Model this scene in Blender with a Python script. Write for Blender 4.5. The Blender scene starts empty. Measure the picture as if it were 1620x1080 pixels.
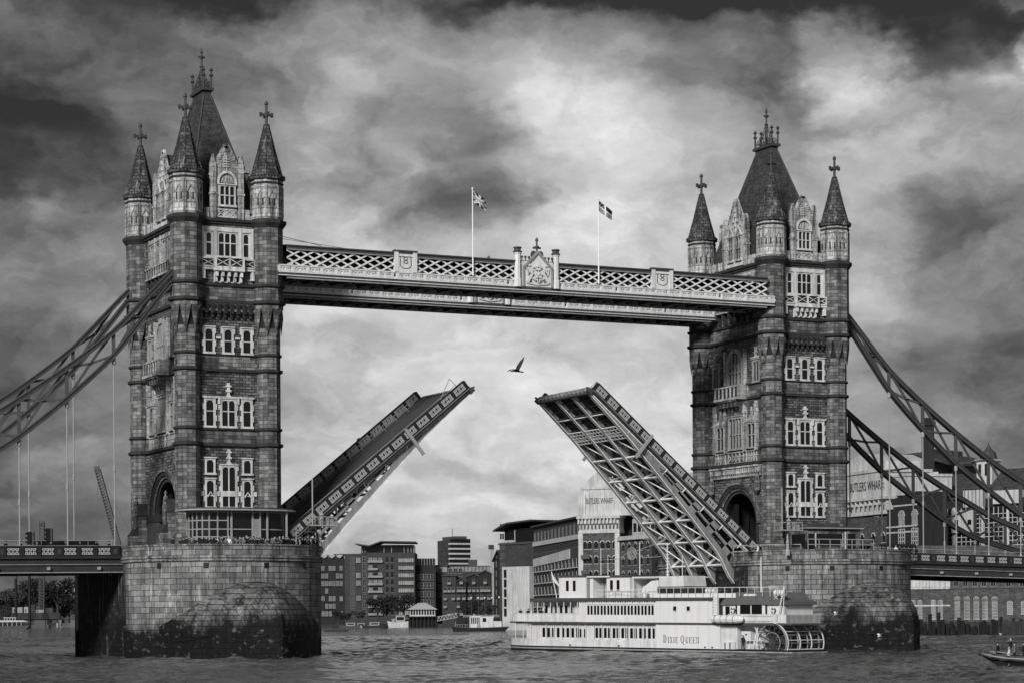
import bpy, math, random
from math import sin, cos, pi, radians, sqrt, atan2, exp, floor
from mathutils import Vector, Matrix
random.seed(7)
C = bpy.context.scene
COL = C.collection
# ------------------------------------------------------------------ camera
YAW = 0.4521; FPX = 3652.86; YH = 976.7; CAMP = Vector((-90.926, -274.36, 4.45)); ROLL = 0.0065
Rv = Vector((cos(YAW), -sin(YAW), 0)); Fv = Vector((sin(YAW), cos(YAW), 0)); Uv = Vector((0, 0, 1))
cam_d = bpy.data.cameras.new('camera'); cam = bpy.data.objects.new('camera', cam_d); COL.objects.link(cam)
cx_ = cos(ROLL) * Rv - sin(ROLL) * Uv; cy_ = sin(ROLL) * Rv + cos(ROLL) * Uv; cz_ = -Fv
mw = Matrix((cx_, cy_, cz_)).transposed().to_4x4(); mw.translation = CAMP
cam.matrix_world = mw
cam_d.sensor_width = 36; cam_d.sensor_fit = 'HORIZONTAL'; cam_d.lens = FPX / 1620 * 36
cam_d.shift_y = (YH - 540) / 1620; cam_d.clip_start = 1; cam_d.clip_end = 20000
C.camera = cam
C.view_settings.view_transform = 'Standard'; C.view_settings.look = 'None'
C.view_settings.exposure = 0.5; C.view_settings.gamma = 1; C.view_settings.use_curve_mapping = False
def ray(px, py):
    a = px - 810; b = YH - py
    u = a * cos(ROLL) + b * sin(ROLL); v = -a * sin(ROLL) + b * cos(ROLL)
    return Fv + Rv * (u / FPX) + Uv * (v / FPX)
def at(px, py, d): return CAMP + ray(px, py) * d
# ------------------------------------------------------------------ world
W = bpy.data.worlds.new('World'); C.world = W; W.use_nodes = True
nt = W.node_tree; N = nt.nodes; L = nt.links; N.clear()
def nd(t, **k):
    n = N.new(t)
    for a, b in k.items(): setattr(n, a, b)
    return n
def mth(op, a, b=None, c=None, clamp=False):
    n = N.new('ShaderNodeMath'); n.operation = op; n.use_clamp = clamp
    for i, x in enumerate((a, b, c)):
        if x is None: continue
        if isinstance(x, (int, float)): n.inputs[i].default_value = x
        else: L.new(x, n.inputs[i])
    return n.outputs[0]
SUN_AZ = radians(228); SUN_EL = radians(27)      # azimuth clockwise from +Y; behind the camera, to its right
out = nd('ShaderNodeOutputWorld'); bg = nd('ShaderNodeBackground'); L.new(bg.outputs[0], out.inputs[0])
sky = nd('ShaderNodeTexSky', sky_type='NISHITA'); sky.sun_disc = False; sky.sun_elevation = SUN_EL; sky.sun_rotation = SUN_AZ
sky.dust_density = 3; bwn = nd('ShaderNodeRGBToBW'); L.new(sky.outputs[0], bwn.inputs[0])
tc = nd('ShaderNodeTexCoord')
mp = nd('ShaderNodeMapping'); mp.inputs['Rotation'].default_value = (0, 0, YAW); L.new(tc.outputs['Generated'], mp.inputs[0])
sx = nd('ShaderNodeSeparateXYZ'); L.new(mp.outputs[0], sx.inputs[0])
az = mth('ARCTAN2', sx.outputs[0], sx.outputs[1]); el = mth('ARCSINE', sx.outputs[2])
cb = nd('ShaderNodeCombineXYZ'); L.new(az, cb.inputs[0]); L.new(el, cb.inputs[1])
def noise(vec, sc, det, rough, scale3=(1, 1, 1), dist=0.0, off=(0, 0, 0)):
    m = nd('ShaderNodeMapping'); m.inputs['Scale'].default_value = scale3; m.inputs['Location'].default_value = off; L.new(vec, m.inputs[0])
    n = nd('ShaderNodeTexNoise'); n.inputs['Scale'].default_value = sc; n.inputs['Detail'].default_value = det
    n.inputs['Roughness'].default_value = rough; n.inputs['Distortion'].default_value = dist; L.new(m.outputs[0], n.inputs['Vector'])
    return n
# warp the coordinates so that the cloud masses get ragged edges
wn = noise(cb.outputs[0], 16, 5, .6, (1, 1.5, 1))
vs = nd('ShaderNodeVectorMath', operation='SUBTRACT'); L.new(wn.outputs['Color'], vs.inputs[0]); vs.inputs[1].default_value = (.5, .5, .5)
vm = nd('ShaderNodeVectorMath', operation='MULTIPLY'); L.new(vs.outputs[0], vm.inputs[0]); vm.inputs[1].default_value = (.085, .05, 0)
va = nd('ShaderNodeVectorMath', operation='ADD'); L.new(cb.outputs[0], va.inputs[0]); L.new(vm.outputs[0], va.inputs[1])
WV = va.outputs[0]
# cloud masses: azimuth, elevation (from the photo's bearings), half sizes, brightness change
# broad light and dark of the overcast by bearing and elevation (separable terms), then single cloud masses
TERMS = [([0.231, 0.146, -0.01, -0.18, -0.285, -0.268, -0.284, -0.432, -0.442, -0.397, -0.291, -0.186, -0.024, 0.009], [0.776, -0.144, -0.444, -0.482, -0.478, -0.506, -0.53, -0.511, -0.428]), ([-0.457, -0.436, -0.383, -0.191, 0.022, 0.034, -0.028, -0.002, -0.028, -0.092, -0.174, -0.166, -0.444, -0.389], [0.855, 0.271, 0.187, 0.195, 0.019, 0.177, 0.189, 0.204, 0.336]), ([-0.393, -0.265, -0.14, -0.158, -0.206, -0.352, -0.311, 0.127, 0.103, -0.022, -0.046, 0.33, 0.3, 0.489], [-0.061, 0.21, 0.421, 0.019, -0.139, -0.17, -0.08, -0.112, -0.05]), ([0.109, -0.037, -0.144, -0.001, 0.214, 0.175, 0.37, -0.013, -0.315, -0.246, -0.132, 0.542, -0.368, 0.383], [-0.032, 0.239, -0.096, -0.083, 0.019, 0.056, 0.025, -0.016, -0.045]), ([0.015, -0.101, -0.251, -0.073, -0.265, -0.032, 0.647, 0.199, -0.161, -0.156, -0.128, -0.133, 0.538, -0.138], [-0.001, -0.03, 0.045, -0.152, -0.001, 0.016, 0.028, 0.022, 0.053])]
A0, A1 = math.atan(-810 / FPX), math.atan(815 / FPX); E0, E1 = math.atan((YH - 880) / FPX), math.atan(YH / FPX)
sw = nd('ShaderNodeSeparateXYZ'); L.new(WV, sw.inputs[0])
ta = mth('DIVIDE', mth('SUBTRACT', sw.outputs[0], A0), A1 - A0, None, True); te = mth('DIVIDE', mth('SUBTRACT', sw.outputs[1], E0), E1 - E0, None, True)
def fcurve(src, vals):
    lo, hi = min(vals), max(vals); n = nd('ShaderNodeFloatCurve'); cm = n.mapping; c = cm.curves[0]; k = len(vals)
    for i, v in enumerate(vals):
        x, y = i / (k - 1), (v - lo) / (hi - lo)
        if i == 0: c.points[0].location = (x, y)
        elif i == k - 1: c.points[-1].location = (x, y)
        else: c.points.new(x, y)
    cm.update(); L.new(src, n.inputs['Value']); return mth('MULTIPLY_ADD', n.outputs[0], hi - lo, lo)
acc = 0.542
for fa, ge in TERMS: acc = mth('MULTIPLY_ADD', fcurve(ta, fa), fcurve(te, ge[::-1]), acc)
CLOUDS = [ # px, py, sx, sy, amp
 (950, 175, 55, 30, .12), (745, 345, 90, 26, -.17), (670, 190, 130, 46, -.07), (960, 4, 230, 22, -.22), (1250, 8, 160, 18, -.16), (40, 250, 110, 50, -.10), (340, 12, 160, 22, -.12), (1000, 300, 60, 60, .06), (1355, 105, 34, 40, .10), (1440, 80, 44, 44, -.24), (1580, 150, 70, 18, .18), (1590, 70, 60, 24, -.26), (1250, 120, 70, 45, -.16), (1480, 330, 130, 34, -.08),
 (650, 90, 40, 30, .08), (95, 712, 55, 18, .14), (150, 700, 30, 16, .08), (690, 705, 40, 22, .08), (560, 775, 45, 18, .08), (640, 790, 70, 12, -.10), (780, 745, 60, 14, -.06), (620, 265, 40, 16, .10), (50, 330, 60, 14, .12), (1580, 560, 80, 20, -.08), (60, 610, 90, 16, -.08), (960, 12, 200, 10, -.10)]
for (px, py, sxx, syy, am) in CLOUDS:
    a0 = math.atan((px - 810) / FPX); e0 = math.atan((YH - py) / FPX)
    s1 = nd('ShaderNodeVectorMath', operation='SUBTRACT'); L.new(WV, s1.inputs[0]); s1.inputs[1].default_value = (a0, e0, 0)
    s2 = nd('ShaderNodeVectorMath', operation='MULTIPLY'); L.new(s1.outputs[0], s2.inputs[0]); s2.inputs[1].default_value = (FPX / sxx, FPX / syy, 0)
    s3 = nd('ShaderNodeVectorMath', operation='DOT_PRODUCT'); L.new(s2.outputs[0], s3.inputs[0]); L.new(s2.outputs[0], s3.inputs[1])
    g = mth('EXPONENT', mth('MULTIPLY', s3.outputs['Value'], -.55))
    acc = mth('MULTIPLY_ADD', g, am, acc)
n1 = noise(cb.outputs[0], 18, 7, .58, (1, 1.9, 1), 0, (3.1, 1.7, 0)); n2 = noise(WV, 36, 6, .6, (1, 1.5, 1), 0, (1.1, 4.7, 0))
dsp = mth('MULTIPLY_ADD', mth('SUBTRACT', n1.outputs[0], .5), .30, acc)
dsp = mth('MULTIPLY_ADD', mth('SUBTRACT', n2.outputs[0], .5), .22, dsp)
n3 = noise(WV, 9, 8, .5, (1, 2.1, 1), 0, (7.3, 2.2, 0)); r3 = nd('ShaderNodeMapRange', interpolation_type='SMOOTHSTEP'); L.new(n3.outputs[0], r3.inputs[0]); r3.inputs[1].default_value = .40; r3.inputs[2].default_value = .58; r3.inputs[3].default_value = -.065; r3.inputs[4].default_value = .065
n4 = noise(WV, 22, 7, .55, (1, 1.7, 1), 0, (2.3, 9.2, 0)); r4 = nd('ShaderNodeMapRange', interpolation_type='SMOOTHSTEP'); L.new(n4.outputs[0], r4.inputs[0]); r4.inputs[1].default_value = .41; r4.inputs[2].default_value = .57; r4.inputs[3].default_value = -.03; r4.inputs[4].default_value = .03
dsp = mth('ADD', dsp, mth('ADD', r3.outputs[0], r4.outputs[0]))
dsp = mth('MULTIPLY_ADD', dsp, 1.08, -.05); dsp = mth('MAXIMUM', dsp, .10); dsp = mth('MINIMUM', dsp, .97)
lin = mth('POWER', dsp, 2.2)
# brightness added to the unseen sky behind and above, to light the front faces
back = mth('MULTIPLY_ADD', sx.outputs[1], -.9, .35, True)
lin = mth('MULTIPLY_ADD', back, .22, lin)
lin = mth('ADD', mth('MULTIPLY', lin, 6.9), mth('MULTIPLY', bwn.outputs[0], .06))
L.new(lin, bg.inputs[0]); bg.inputs[1].default_value = 0.10
# ------------------------------------------------------------------ sun
sd = bpy.data.lights.new('sun', 'SUN'); sd.energy = 2.8; sd.angle = radians(12); sd.color = (1, .99, .98)
so = bpy.data.objects.new('sun', sd); COL.objects.link(so)
sdir = Vector((sin(SUN_AZ) * cos(SUN_EL), cos(SUN_AZ) * cos(SUN_EL), sin(SUN_EL)))
so.rotation_euler = sdir.to_track_quat('Z', 'Y').to_euler(); so.location = (0, -50, 150)
# ------------------------------------------------------------------ materials
def material(name, g, rough=.75, amt=.25, nsc=.6, brick=None, bump=.0, streak=0, metal=0, tide=None, mort=.35, bvar=.35, spec=.22, fine=0, pale=0, ssc=1.0):
    """grey procedural surface: value g, mottling, courses of blocks (UV in metres), rain streaks, a tide mark"""
    m = bpy.data.materials.new(name); m.use_nodes = True; t = m.node_tree; P = t.nodes['Principled BSDF']
    def n(tp, **k):
        x = t.nodes.new(tp)
        for a, b in k.items(): setattr(x, a, b)
        return x
    def mm(op, a, b=None, c=None, clamp=False):
        x = t.nodes.new('ShaderNodeMath'); x.operation = op; x.use_clamp = clamp
        for i, y in enumerate((a, b, c)):
            if y is None: continue
            if isinstance(y, (int, float)): x.inputs[i].default_value = y
            else: t.links.new(y, x.inputs[i])
        return x.outputs[0]
    geo = n('ShaderNodeNewGeometry'); pos = geo.outputs['Position']
    def nz(sc, det=4, scale3=(1, 1, 1), rg=.6):
        mp = n('ShaderNodeMapping'); mp.inputs['Scale'].default_value = scale3; t.links.new(pos, mp.inputs[0])
        x = n('ShaderNodeTexNoise'); x.inputs['Scale'].default_value = sc; x.inputs['Detail'].default_value = det; x.inputs['Roughness'].default_value = rg
        t.links.new(mp.outputs[0], x.inputs['Vector']); return x.outputs[0]
    v = g; hgt = None
    if brick:
        uv = n('ShaderNodeUVMap'); bt = n('ShaderNodeTexBrick'); t.links.new(uv.outputs[0], bt.inputs['Vector'])
        bt.inputs['Scale'].default_value = 1; bt.inputs['Brick Width'].default_value = brick[0]; bt.inputs['Row Height'].default_value = brick[1]
        bt.inputs['Mortar Size'].default_value = brick[2]; bt.inputs['Mortar Smooth'].default_value = .3
        bt.inputs['Color1'].default_value = (1 - bvar,) * 3 + (1,); bt.inputs['Color2'].default_value = (1 + bvar,) * 3 + (1,); bt.inputs['Mortar'].default_value = (mort,) * 3 + (1,)
        v = mm('MULTIPLY', bt.outputs['Color'], v); hgt = mm('MULTIPLY', bt.outputs['Fac'], -1.0)
    if amt:
        k = mm('MULTIPLY_ADD', mm('SUBTRACT', nz(nsc), .5), 2 * amt * 1.6, 1.0); v = mm('MULTIPLY', v, mm('MAXIMUM', k, .15))
    if fine:
        k = mm('MULTIPLY_ADD', mm('SUBTRACT', nz(3.2, 5, (1, 1, 1), .75), .5), 2 * fine * 2, 1.0); v = mm('MULTIPLY', v, mm('MAXIMUM', k, .1))
    if streak:
        s = nz(ssc, 5, (1.6, 1.6, .11), .65); s = mm('MULTIPLY', mm('SUBTRACT', s, .46), 5, clamp=True) if False else mm('MULTIPLY_ADD', s, 4.5, -1.95, True)
        v = mm('MULTIPLY', v, mm('MULTIPLY_ADD', s, -streak, 1.0))
    if pale:
        s = nz(1.3 * ssc, 5, (1.2, 1.2, .16), .6); s = mm('MULTIPLY_ADD', s, 7, -4.0, True)
        v = mm('MULTIPLY_ADD', s, pale, v)
    if tide:
        z0, wd, dark = tide
        sp = n('ShaderNodeSeparateXYZ'); t.links.new(pos, sp.inputs[0])
        zz = mm('MULTIPLY_ADD', mm('SUBTRACT', nz(.35, 4, (1, 1, .5)), .5), 7.0, sp.outputs[2])
        k = mm('DIVIDE', mm('SUBTRACT', zz, z0), wd, clamp=True)
        k2 = mm('MULTIPLY_ADD', k, 1 - dark, dark)
        v = mm('MULTIPLY', v, k2)
        v = mm('MULTIPLY_ADD', mm('MULTIPLY_ADD', nz(.9, 5, (1, 1, 1.6), .65), 9, -5.2, True), .09, v)
    if isinstance(v, float): v = float(v)
    if isinstance(v, (int, float)): P.inputs['Base Color'].default_value = (v, v, v, 1)
    else: t.links.new(mm('MINIMUM', v, .9), P.inputs['Base Color'])
    P.inputs['Roughness'].default_value = rough; P.inputs['Metallic'].default_value = metal; P.inputs['Specular IOR Level'].default_value = spec
    if bump:
        b = n('ShaderNodeBump'); b.inputs['Strength'].default_value = min(1, bump); b.inputs['Distance'].default_value = .08
        h = mm('MULTIPLY', nz(2.5, 6, (1, 1, 1), .7), .6)
        if hgt is not None: h = mm('ADD', h, hgt)
        t.links.new(h, b.inputs['Height']); t.links.new(b.outputs[0], P.inputs['Normal'])
    return m
M = {}
M['rubble'] = material('rough_granite_wall', .115, .9, .35, .5, (.75, .34, .04), .9, .4, mort=.15, bvar=.6, fine=.4)
M['ashlar'] = material('granite_ashlar', .145, .85, .35, .4, (1.15, .46, .028), .4, .55, mort=.25, bvar=.55, fine=.25)
M['portland'] = material('weathered_portland_stone', .62, .8, .22, .9, (1.3, .6, .014), .2, .50, mort=.6, bvar=.10, fine=.12)
M['drum'] = material('weathered_turret_stone', .40, .85, .4, .8, (1.2, .6, .024), .4, .85, mort=.3, bvar=.25, fine=.4)
M['trim'] = material('white_window_stone', .54, .75, .2, 1.5, None, .0, .4, fine=.12)
M['course'] = material('sooty_string_course', .035, .9, .4, 1.0, None, .3, .3)
M['spire'] = material('stone_spire_courses', .075, .85, .3, 1.2, (.8, .42, .05), .6, .5, mort=.25, bvar=.6, fine=.35, pale=.16)
M['slate'] = material('slate_roof', .05, .7, .3, .8, (.45, .26, .02), .5, .4, mort=.5, bvar=.35, fine=.15)
M['lead'] = material('dark_leadwork', .045, .6, .3, 1)
M['iron'] = material('dark_painted_iron', .06, .5, .3, 1.2)
M['glass'] = material('dark_window_glass', .008, .25, .3, .8, spec=.3)
M['sidetrim'] = material('darker_window_stone', .32, .8, .35, 1.2, None, .2, .6, fine=.2)  # darker tone of the window stone, for the W and E faces
M['dark_stone'] = material('dark_recess_stone', .02, .95, .4, .5)  # near-black stone; in recesses and gaps the shade is put into the colour
M['pier'] = material('pier_granite', .19, .85, .4, .16, (1.55, .66, .034), .8, .65, tide=(2.6, 1.6, .04), mort=.18, bvar=.38, fine=.3, pale=.22)
M['pier_dark'] = material('shaded_sooty_pier_granite', .02, .85, .6, .25, (1.55, .66, .028), .7, .6, tide=(3.5, 2.0, .3), mort=.5, bvar=.3, fine=.3, pale=.16, ssc=.55)  # soot, with the shade below the deck put into the colour
M['knee'] = material('stained_cutwater_granite', .115, .8, .35, .2, (1.5, .62, .05), .7, .9, tide=(3.6, 1.6, .04), mort=.12, bvar=.3, fine=.2, pale=.12, ssc=.7)
M['cream'] = material('pale_blue_white_paint', .62, .5, .12, 2.0, None, 0, .22)
M['white'] = material('white_paint', .8, .45, .05, .4, None, 0, .10)
M['midmetal'] = material('blue_grey_paint', .27, .5, .22, .9, None, 0, .3)
M['chain'] = material('chain_paint', .05, .45, .2, .9, None, 0, .2)
M['panel'] = material('pale_parapet_tracery', .36, .5, .25, 3.0)
M['darkpaint'] = material('dark_blue_paint', .02, .45, .3, .8)
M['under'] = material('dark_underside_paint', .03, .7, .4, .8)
M['road'] = material('asphalt', .05, .9, .2, 1)
M['wood'] = material('wet_timber', .018, .8, .5, 1.2, None, .3, .4)
M['hanger'] = material('hanger_paint', .27, .45, .1, .9)
M['black'] = material('black_paint', .012, .5, .2, 1)
# ------------------------------------------------------------------ mesh helpers
class MB:
    def __init__(s, mtx=None): s.v = []; s.f = []; s.uv = []; s.mi = []; s.M = mtx; s.sm = False
    def av(s, p):
        p = Vector(p)
        if s.M is not None: p = s.M @ p
        s.v.append(p); return len(s.v) - 1
    def poly(s, pts, m=0, uv=None):
        i = [s.av(p) for p in pts]; s.f.append(i); s.mi.append(m); s.uv.append(uv)
    def box(s, x0, x1, y0, y1, z0, z1, m=0):
        p = [(x0, y0, z0), (x1, y0, z0), (x1, y1, z0), (x0, y1, z0), (x0, y0, z1), (x1, y0, z1), (x1, y1, z1), (x0, y1, z1)]
        i = [s.av(q) for q in p]
        for a in ((0, 3, 2, 1), (4, 5, 6, 7), (0, 1, 5, 4), (1, 2, 6, 5), (2, 3, 7, 6), (3, 0, 4, 7)):
            s.f.append([i[k] for k in a]); s.mi.append(m); s.uv.append(None)
    def bar(s, p, q, w, h=None, up=(0, 0, 1), m=0):
        p = Vector(p); q = Vector(q); h = h or w; d = (q - p).normalized(); up = Vector(up)
        if abs(d.dot(up)) > .97: up = Vector((1, 0, 0)) if abs(d.x) < .9 else Vector((0, 1, 0))
        a = d.cross(up).normalized() * (w / 2); b = a.cross(d).normalized() * (h / 2)
        i = [s.av(x) for x in (p - a - b, p + a - b, p + a + b, p - a + b, q - a - b, q + a - b, q + a + b, q - a + b)]
        for k in ((0, 1, 2, 3), (7, 6, 5, 4), (0, 4, 5, 1), (1, 5, 6, 2), (2, 6, 7, 3), (3, 7, 4, 0)):
            s.f.append([i[j] for j in k]); s.mi.append(m); s.uv.append(None)
    def path(s, pts, w, h=None, up=(0, 0, 1), m=0):
        for a, b in zip(pts[:-1], pts[1:]): s.bar(a, b, w, h, up, m)
    def tube(s, p, q, r, n=8, r2=None, m=0, cap=True):
        p = Vector(p); q = Vector(q); r2 = r if r2 is None else r2; d = (q - p).normalized()
        up = Vector((0, 0, 1)) if abs(d.z) < .95 else Vector((1, 0, 0)); a = d.cross(up).normalized(); b = a.cross(d)
        A = [s.av(p + (a * cos(2 * pi * k / n) + b * sin(2 * pi * k / n)) * r) for k in range(n)]
        B = [s.av(q + (a * cos(2 * pi * k / n) + b * sin(2 * pi * k / n)) * r2) for k in range(n)]
        for k in range(n):
            s.f.append([A[k], A[(k + 1) % n], B[(k + 1) % n], B[k]]); s.mi.append(m); s.uv.append(None)
        if cap:
            s.f.append(A[::-1]); s.f.append(B); s.mi += [m, m]; s.uv += [None, None]
    def lathe(s, cx, cy, prof, n=8, ph=None, m=0, mats=None, a0=0, a1=2 * pi, uvs=1, sy=1):
        ph = pi / n if ph is None else ph; full = abs(a1 - a0 - 2 * pi) < 1e-6
        k = n if full else n + 1; R = []
        rm = max(r for r, z in prof)
        for r, z in prof:
            R.append([s.av((cx + r * cos(ph + a0 + (a1 - a0) * j / n), cy + sy * r * sin(ph + a0 + (a1 - a0) * j / n), z)) for j in range(k)])
        d = 0
        for i in range(len(prof) - 1):
            (r0, z0), (r1, z1) = prof[i], prof[i + 1]; ln = sqrt((r1 - r0) ** 2 + (z1 - z0) ** 2)
            v0, v1 = (z0, z1) if abs(z1 - z0) > .5 * ln else (d, d + ln)
            for j in range(n):
                j2 = (j + 1) % k; da = (a1 - a0) / n
                ua, ub = j * da * rm, (j + 1) * da * rm
                ro0, ro1 = rm * da / 2 * (1 - r0 / rm), rm * da / 2 * (1 - r1 / rm)
                s.f.append([R[i][j], R[i][j2], R[i + 1][j2], R[i + 1][j]]); s.mi.append(mats[i] if mats else m)
                s.uv.append([(ua + ro0, v0), (ub - ro0, v0), (ub - ro1, v1), (ua + ro1, v1)])
            d += ln
        if full:
            if prof[0][0] > .001: s.f.append(R[0][::-1]); s.mi.append(m); s.uv.append(None)
            if prof[-1][0] > .001: s.f.append(R[-1][:]); s.mi.append(m); s.uv.append(None)
    def ext(s, pts, d0, d1, fr=None, m=0):
        """prism: outline pts (u, v) swept from depth d0 to d1; fr maps (u, v, d) to a point"""
        fr = fr or (lambda u, v, d: (u, d, v))
        n = len(pts); A = [s.av(fr(u, v, d0)) for u, v in pts]; B = [s.av(fr(u, v, d1)) for u, v in pts]
        s.f.append(A); s.f.append(B[::-1]); s.mi += [m, m]; s.uv += [None, None]
        for k in range(n):
            s.f.append([A[k], B[k], B[(k + 1) % n], A[(k + 1) % n]]); s.mi.append(m); s.uv.append(None)
    def build(s, name, mats, parent=None, smooth=False, fix=True):
        me = bpy.data.meshes.new(name); me.from_pydata(s.v, [], s.f)
        if not isinstance(mats, (list, tuple)): mats = [mats]
        for mt in mats: me.materials.append(M[mt] if isinstance(mt, str) else mt)
        me.polygons.foreach_set('material_index', s.mi)
        ul = me.uv_layers.new(name='UVMap'); data = [0.0] * (2 * len(me.loops)); li = 0
        for fi, f in enumerate(s.f):
            uv = s.uv[fi]
            if uv is None:
                P = [s.v[k] for k in f]; nn = Vector((0, 0, 0))
                for a in range(len(P)):
                    b = P[(a + 1) % len(P)]; c = P[a]
                    nn.x += (c.y - b.y) * (c.z + b.z); nn.y += (c.z - b.z) * (c.x + b.x); nn.z += (c.x - b.x) * (c.y + b.y)
                if nn.length > 1e-9: nn.normalize()
                if abs(nn.z) > .9: uv = [(q.x, q.y) for q in P]
                else:
                    tx = Vector((-nn.y, nn.x, 0)).normalized(); cs = sqrt(max(.05, 1 - nn.z * nn.z))
                    uv = [(q.dot(tx), q.z / cs) for q in P]
            for a in uv: data[2 * li] = a[0]; data[2 * li + 1] = a[1]; li += 1
        ul.data.foreach_set('uv', data)
        if smooth: me.polygons.foreach_set('use_smooth', [True] * len(me.polygons))
        me.update(); me.validate()
        if fix:
            import bmesh
            bm = bmesh.new(); bm.from_mesh(me); bmesh.ops.recalc_face_normals(bm, faces=bm.faces); bm.to_mesh(me); bm.free()
        o = bpy.data.objects.new(name, me); COL.objects.link(o)
        if parent: o.parent = parent
        return o
def tag(o, label=None, cat=None, group=None, kind=None):
    if label: o['label'] = label
    if cat: o['category'] = cat
    if group: o['group'] = group
    if kind: o['kind'] = kind
    return o
def thing(name, label, cat, loc=(0, 0, 0), rz=0, group=None):
    o = bpy.data.objects.new(name, None); COL.objects.link(o); o.location = loc; o.rotation_euler = (0, 0, rz)
    o.empty_display_size = .5
    return tag(o, label, cat, group)
KIDS = {}
def kids(o): return list(o.children)
def dup(o, parent=None, loc=None, rz=None):
    c = o.copy(); COL.objects.link(c)
    if parent: c.parent = parent
    if loc is not None: c.location = loc
    if rz is not None: c.rotation_euler = (0, 0, rz)
    for k in kids(o): dup(k, c)
    return c
def put(o, parent, loc, rz=0, sc=None):
    o.parent = parent; o.location = loc; o.rotation_euler = (0, 0, rz)
    if sc: o.scale = sc
    return o
def text_mesh(txt, size, ext=.02, bold=0.0, sx=1.0, align='CENTER'):
    cu = bpy.data.curves.new('lettering', 'FONT'); cu.body = txt; cu.size = size; cu.extrude = ext; cu.offset = bold; cu.align_x = align; cu.align_y = 'CENTER'; cu.resolution_u = 3
    o = bpy.data.objects.new('lettering', cu); COL.objects.link(o); bpy.context.view_layer.update()
    me = bpy.data.meshes.new_from_object(o.evaluated_get(bpy.context.evaluated_depsgraph_get())); bpy.data.objects.remove(o)
    for v in me.vertices: v.co.x *= sx
    return me
def lettering(txt, size, mat, parent, loc, rot, name='lettering', **k):
    me = text_mesh(txt, size, **k); me.materials.clear(); me.materials.append(M[mat])
    o = bpy.data.objects.new(name, me); COL.objects.link(o); o.parent = parent; o.location = loc; o.rotation_euler = rot
    return o
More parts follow.
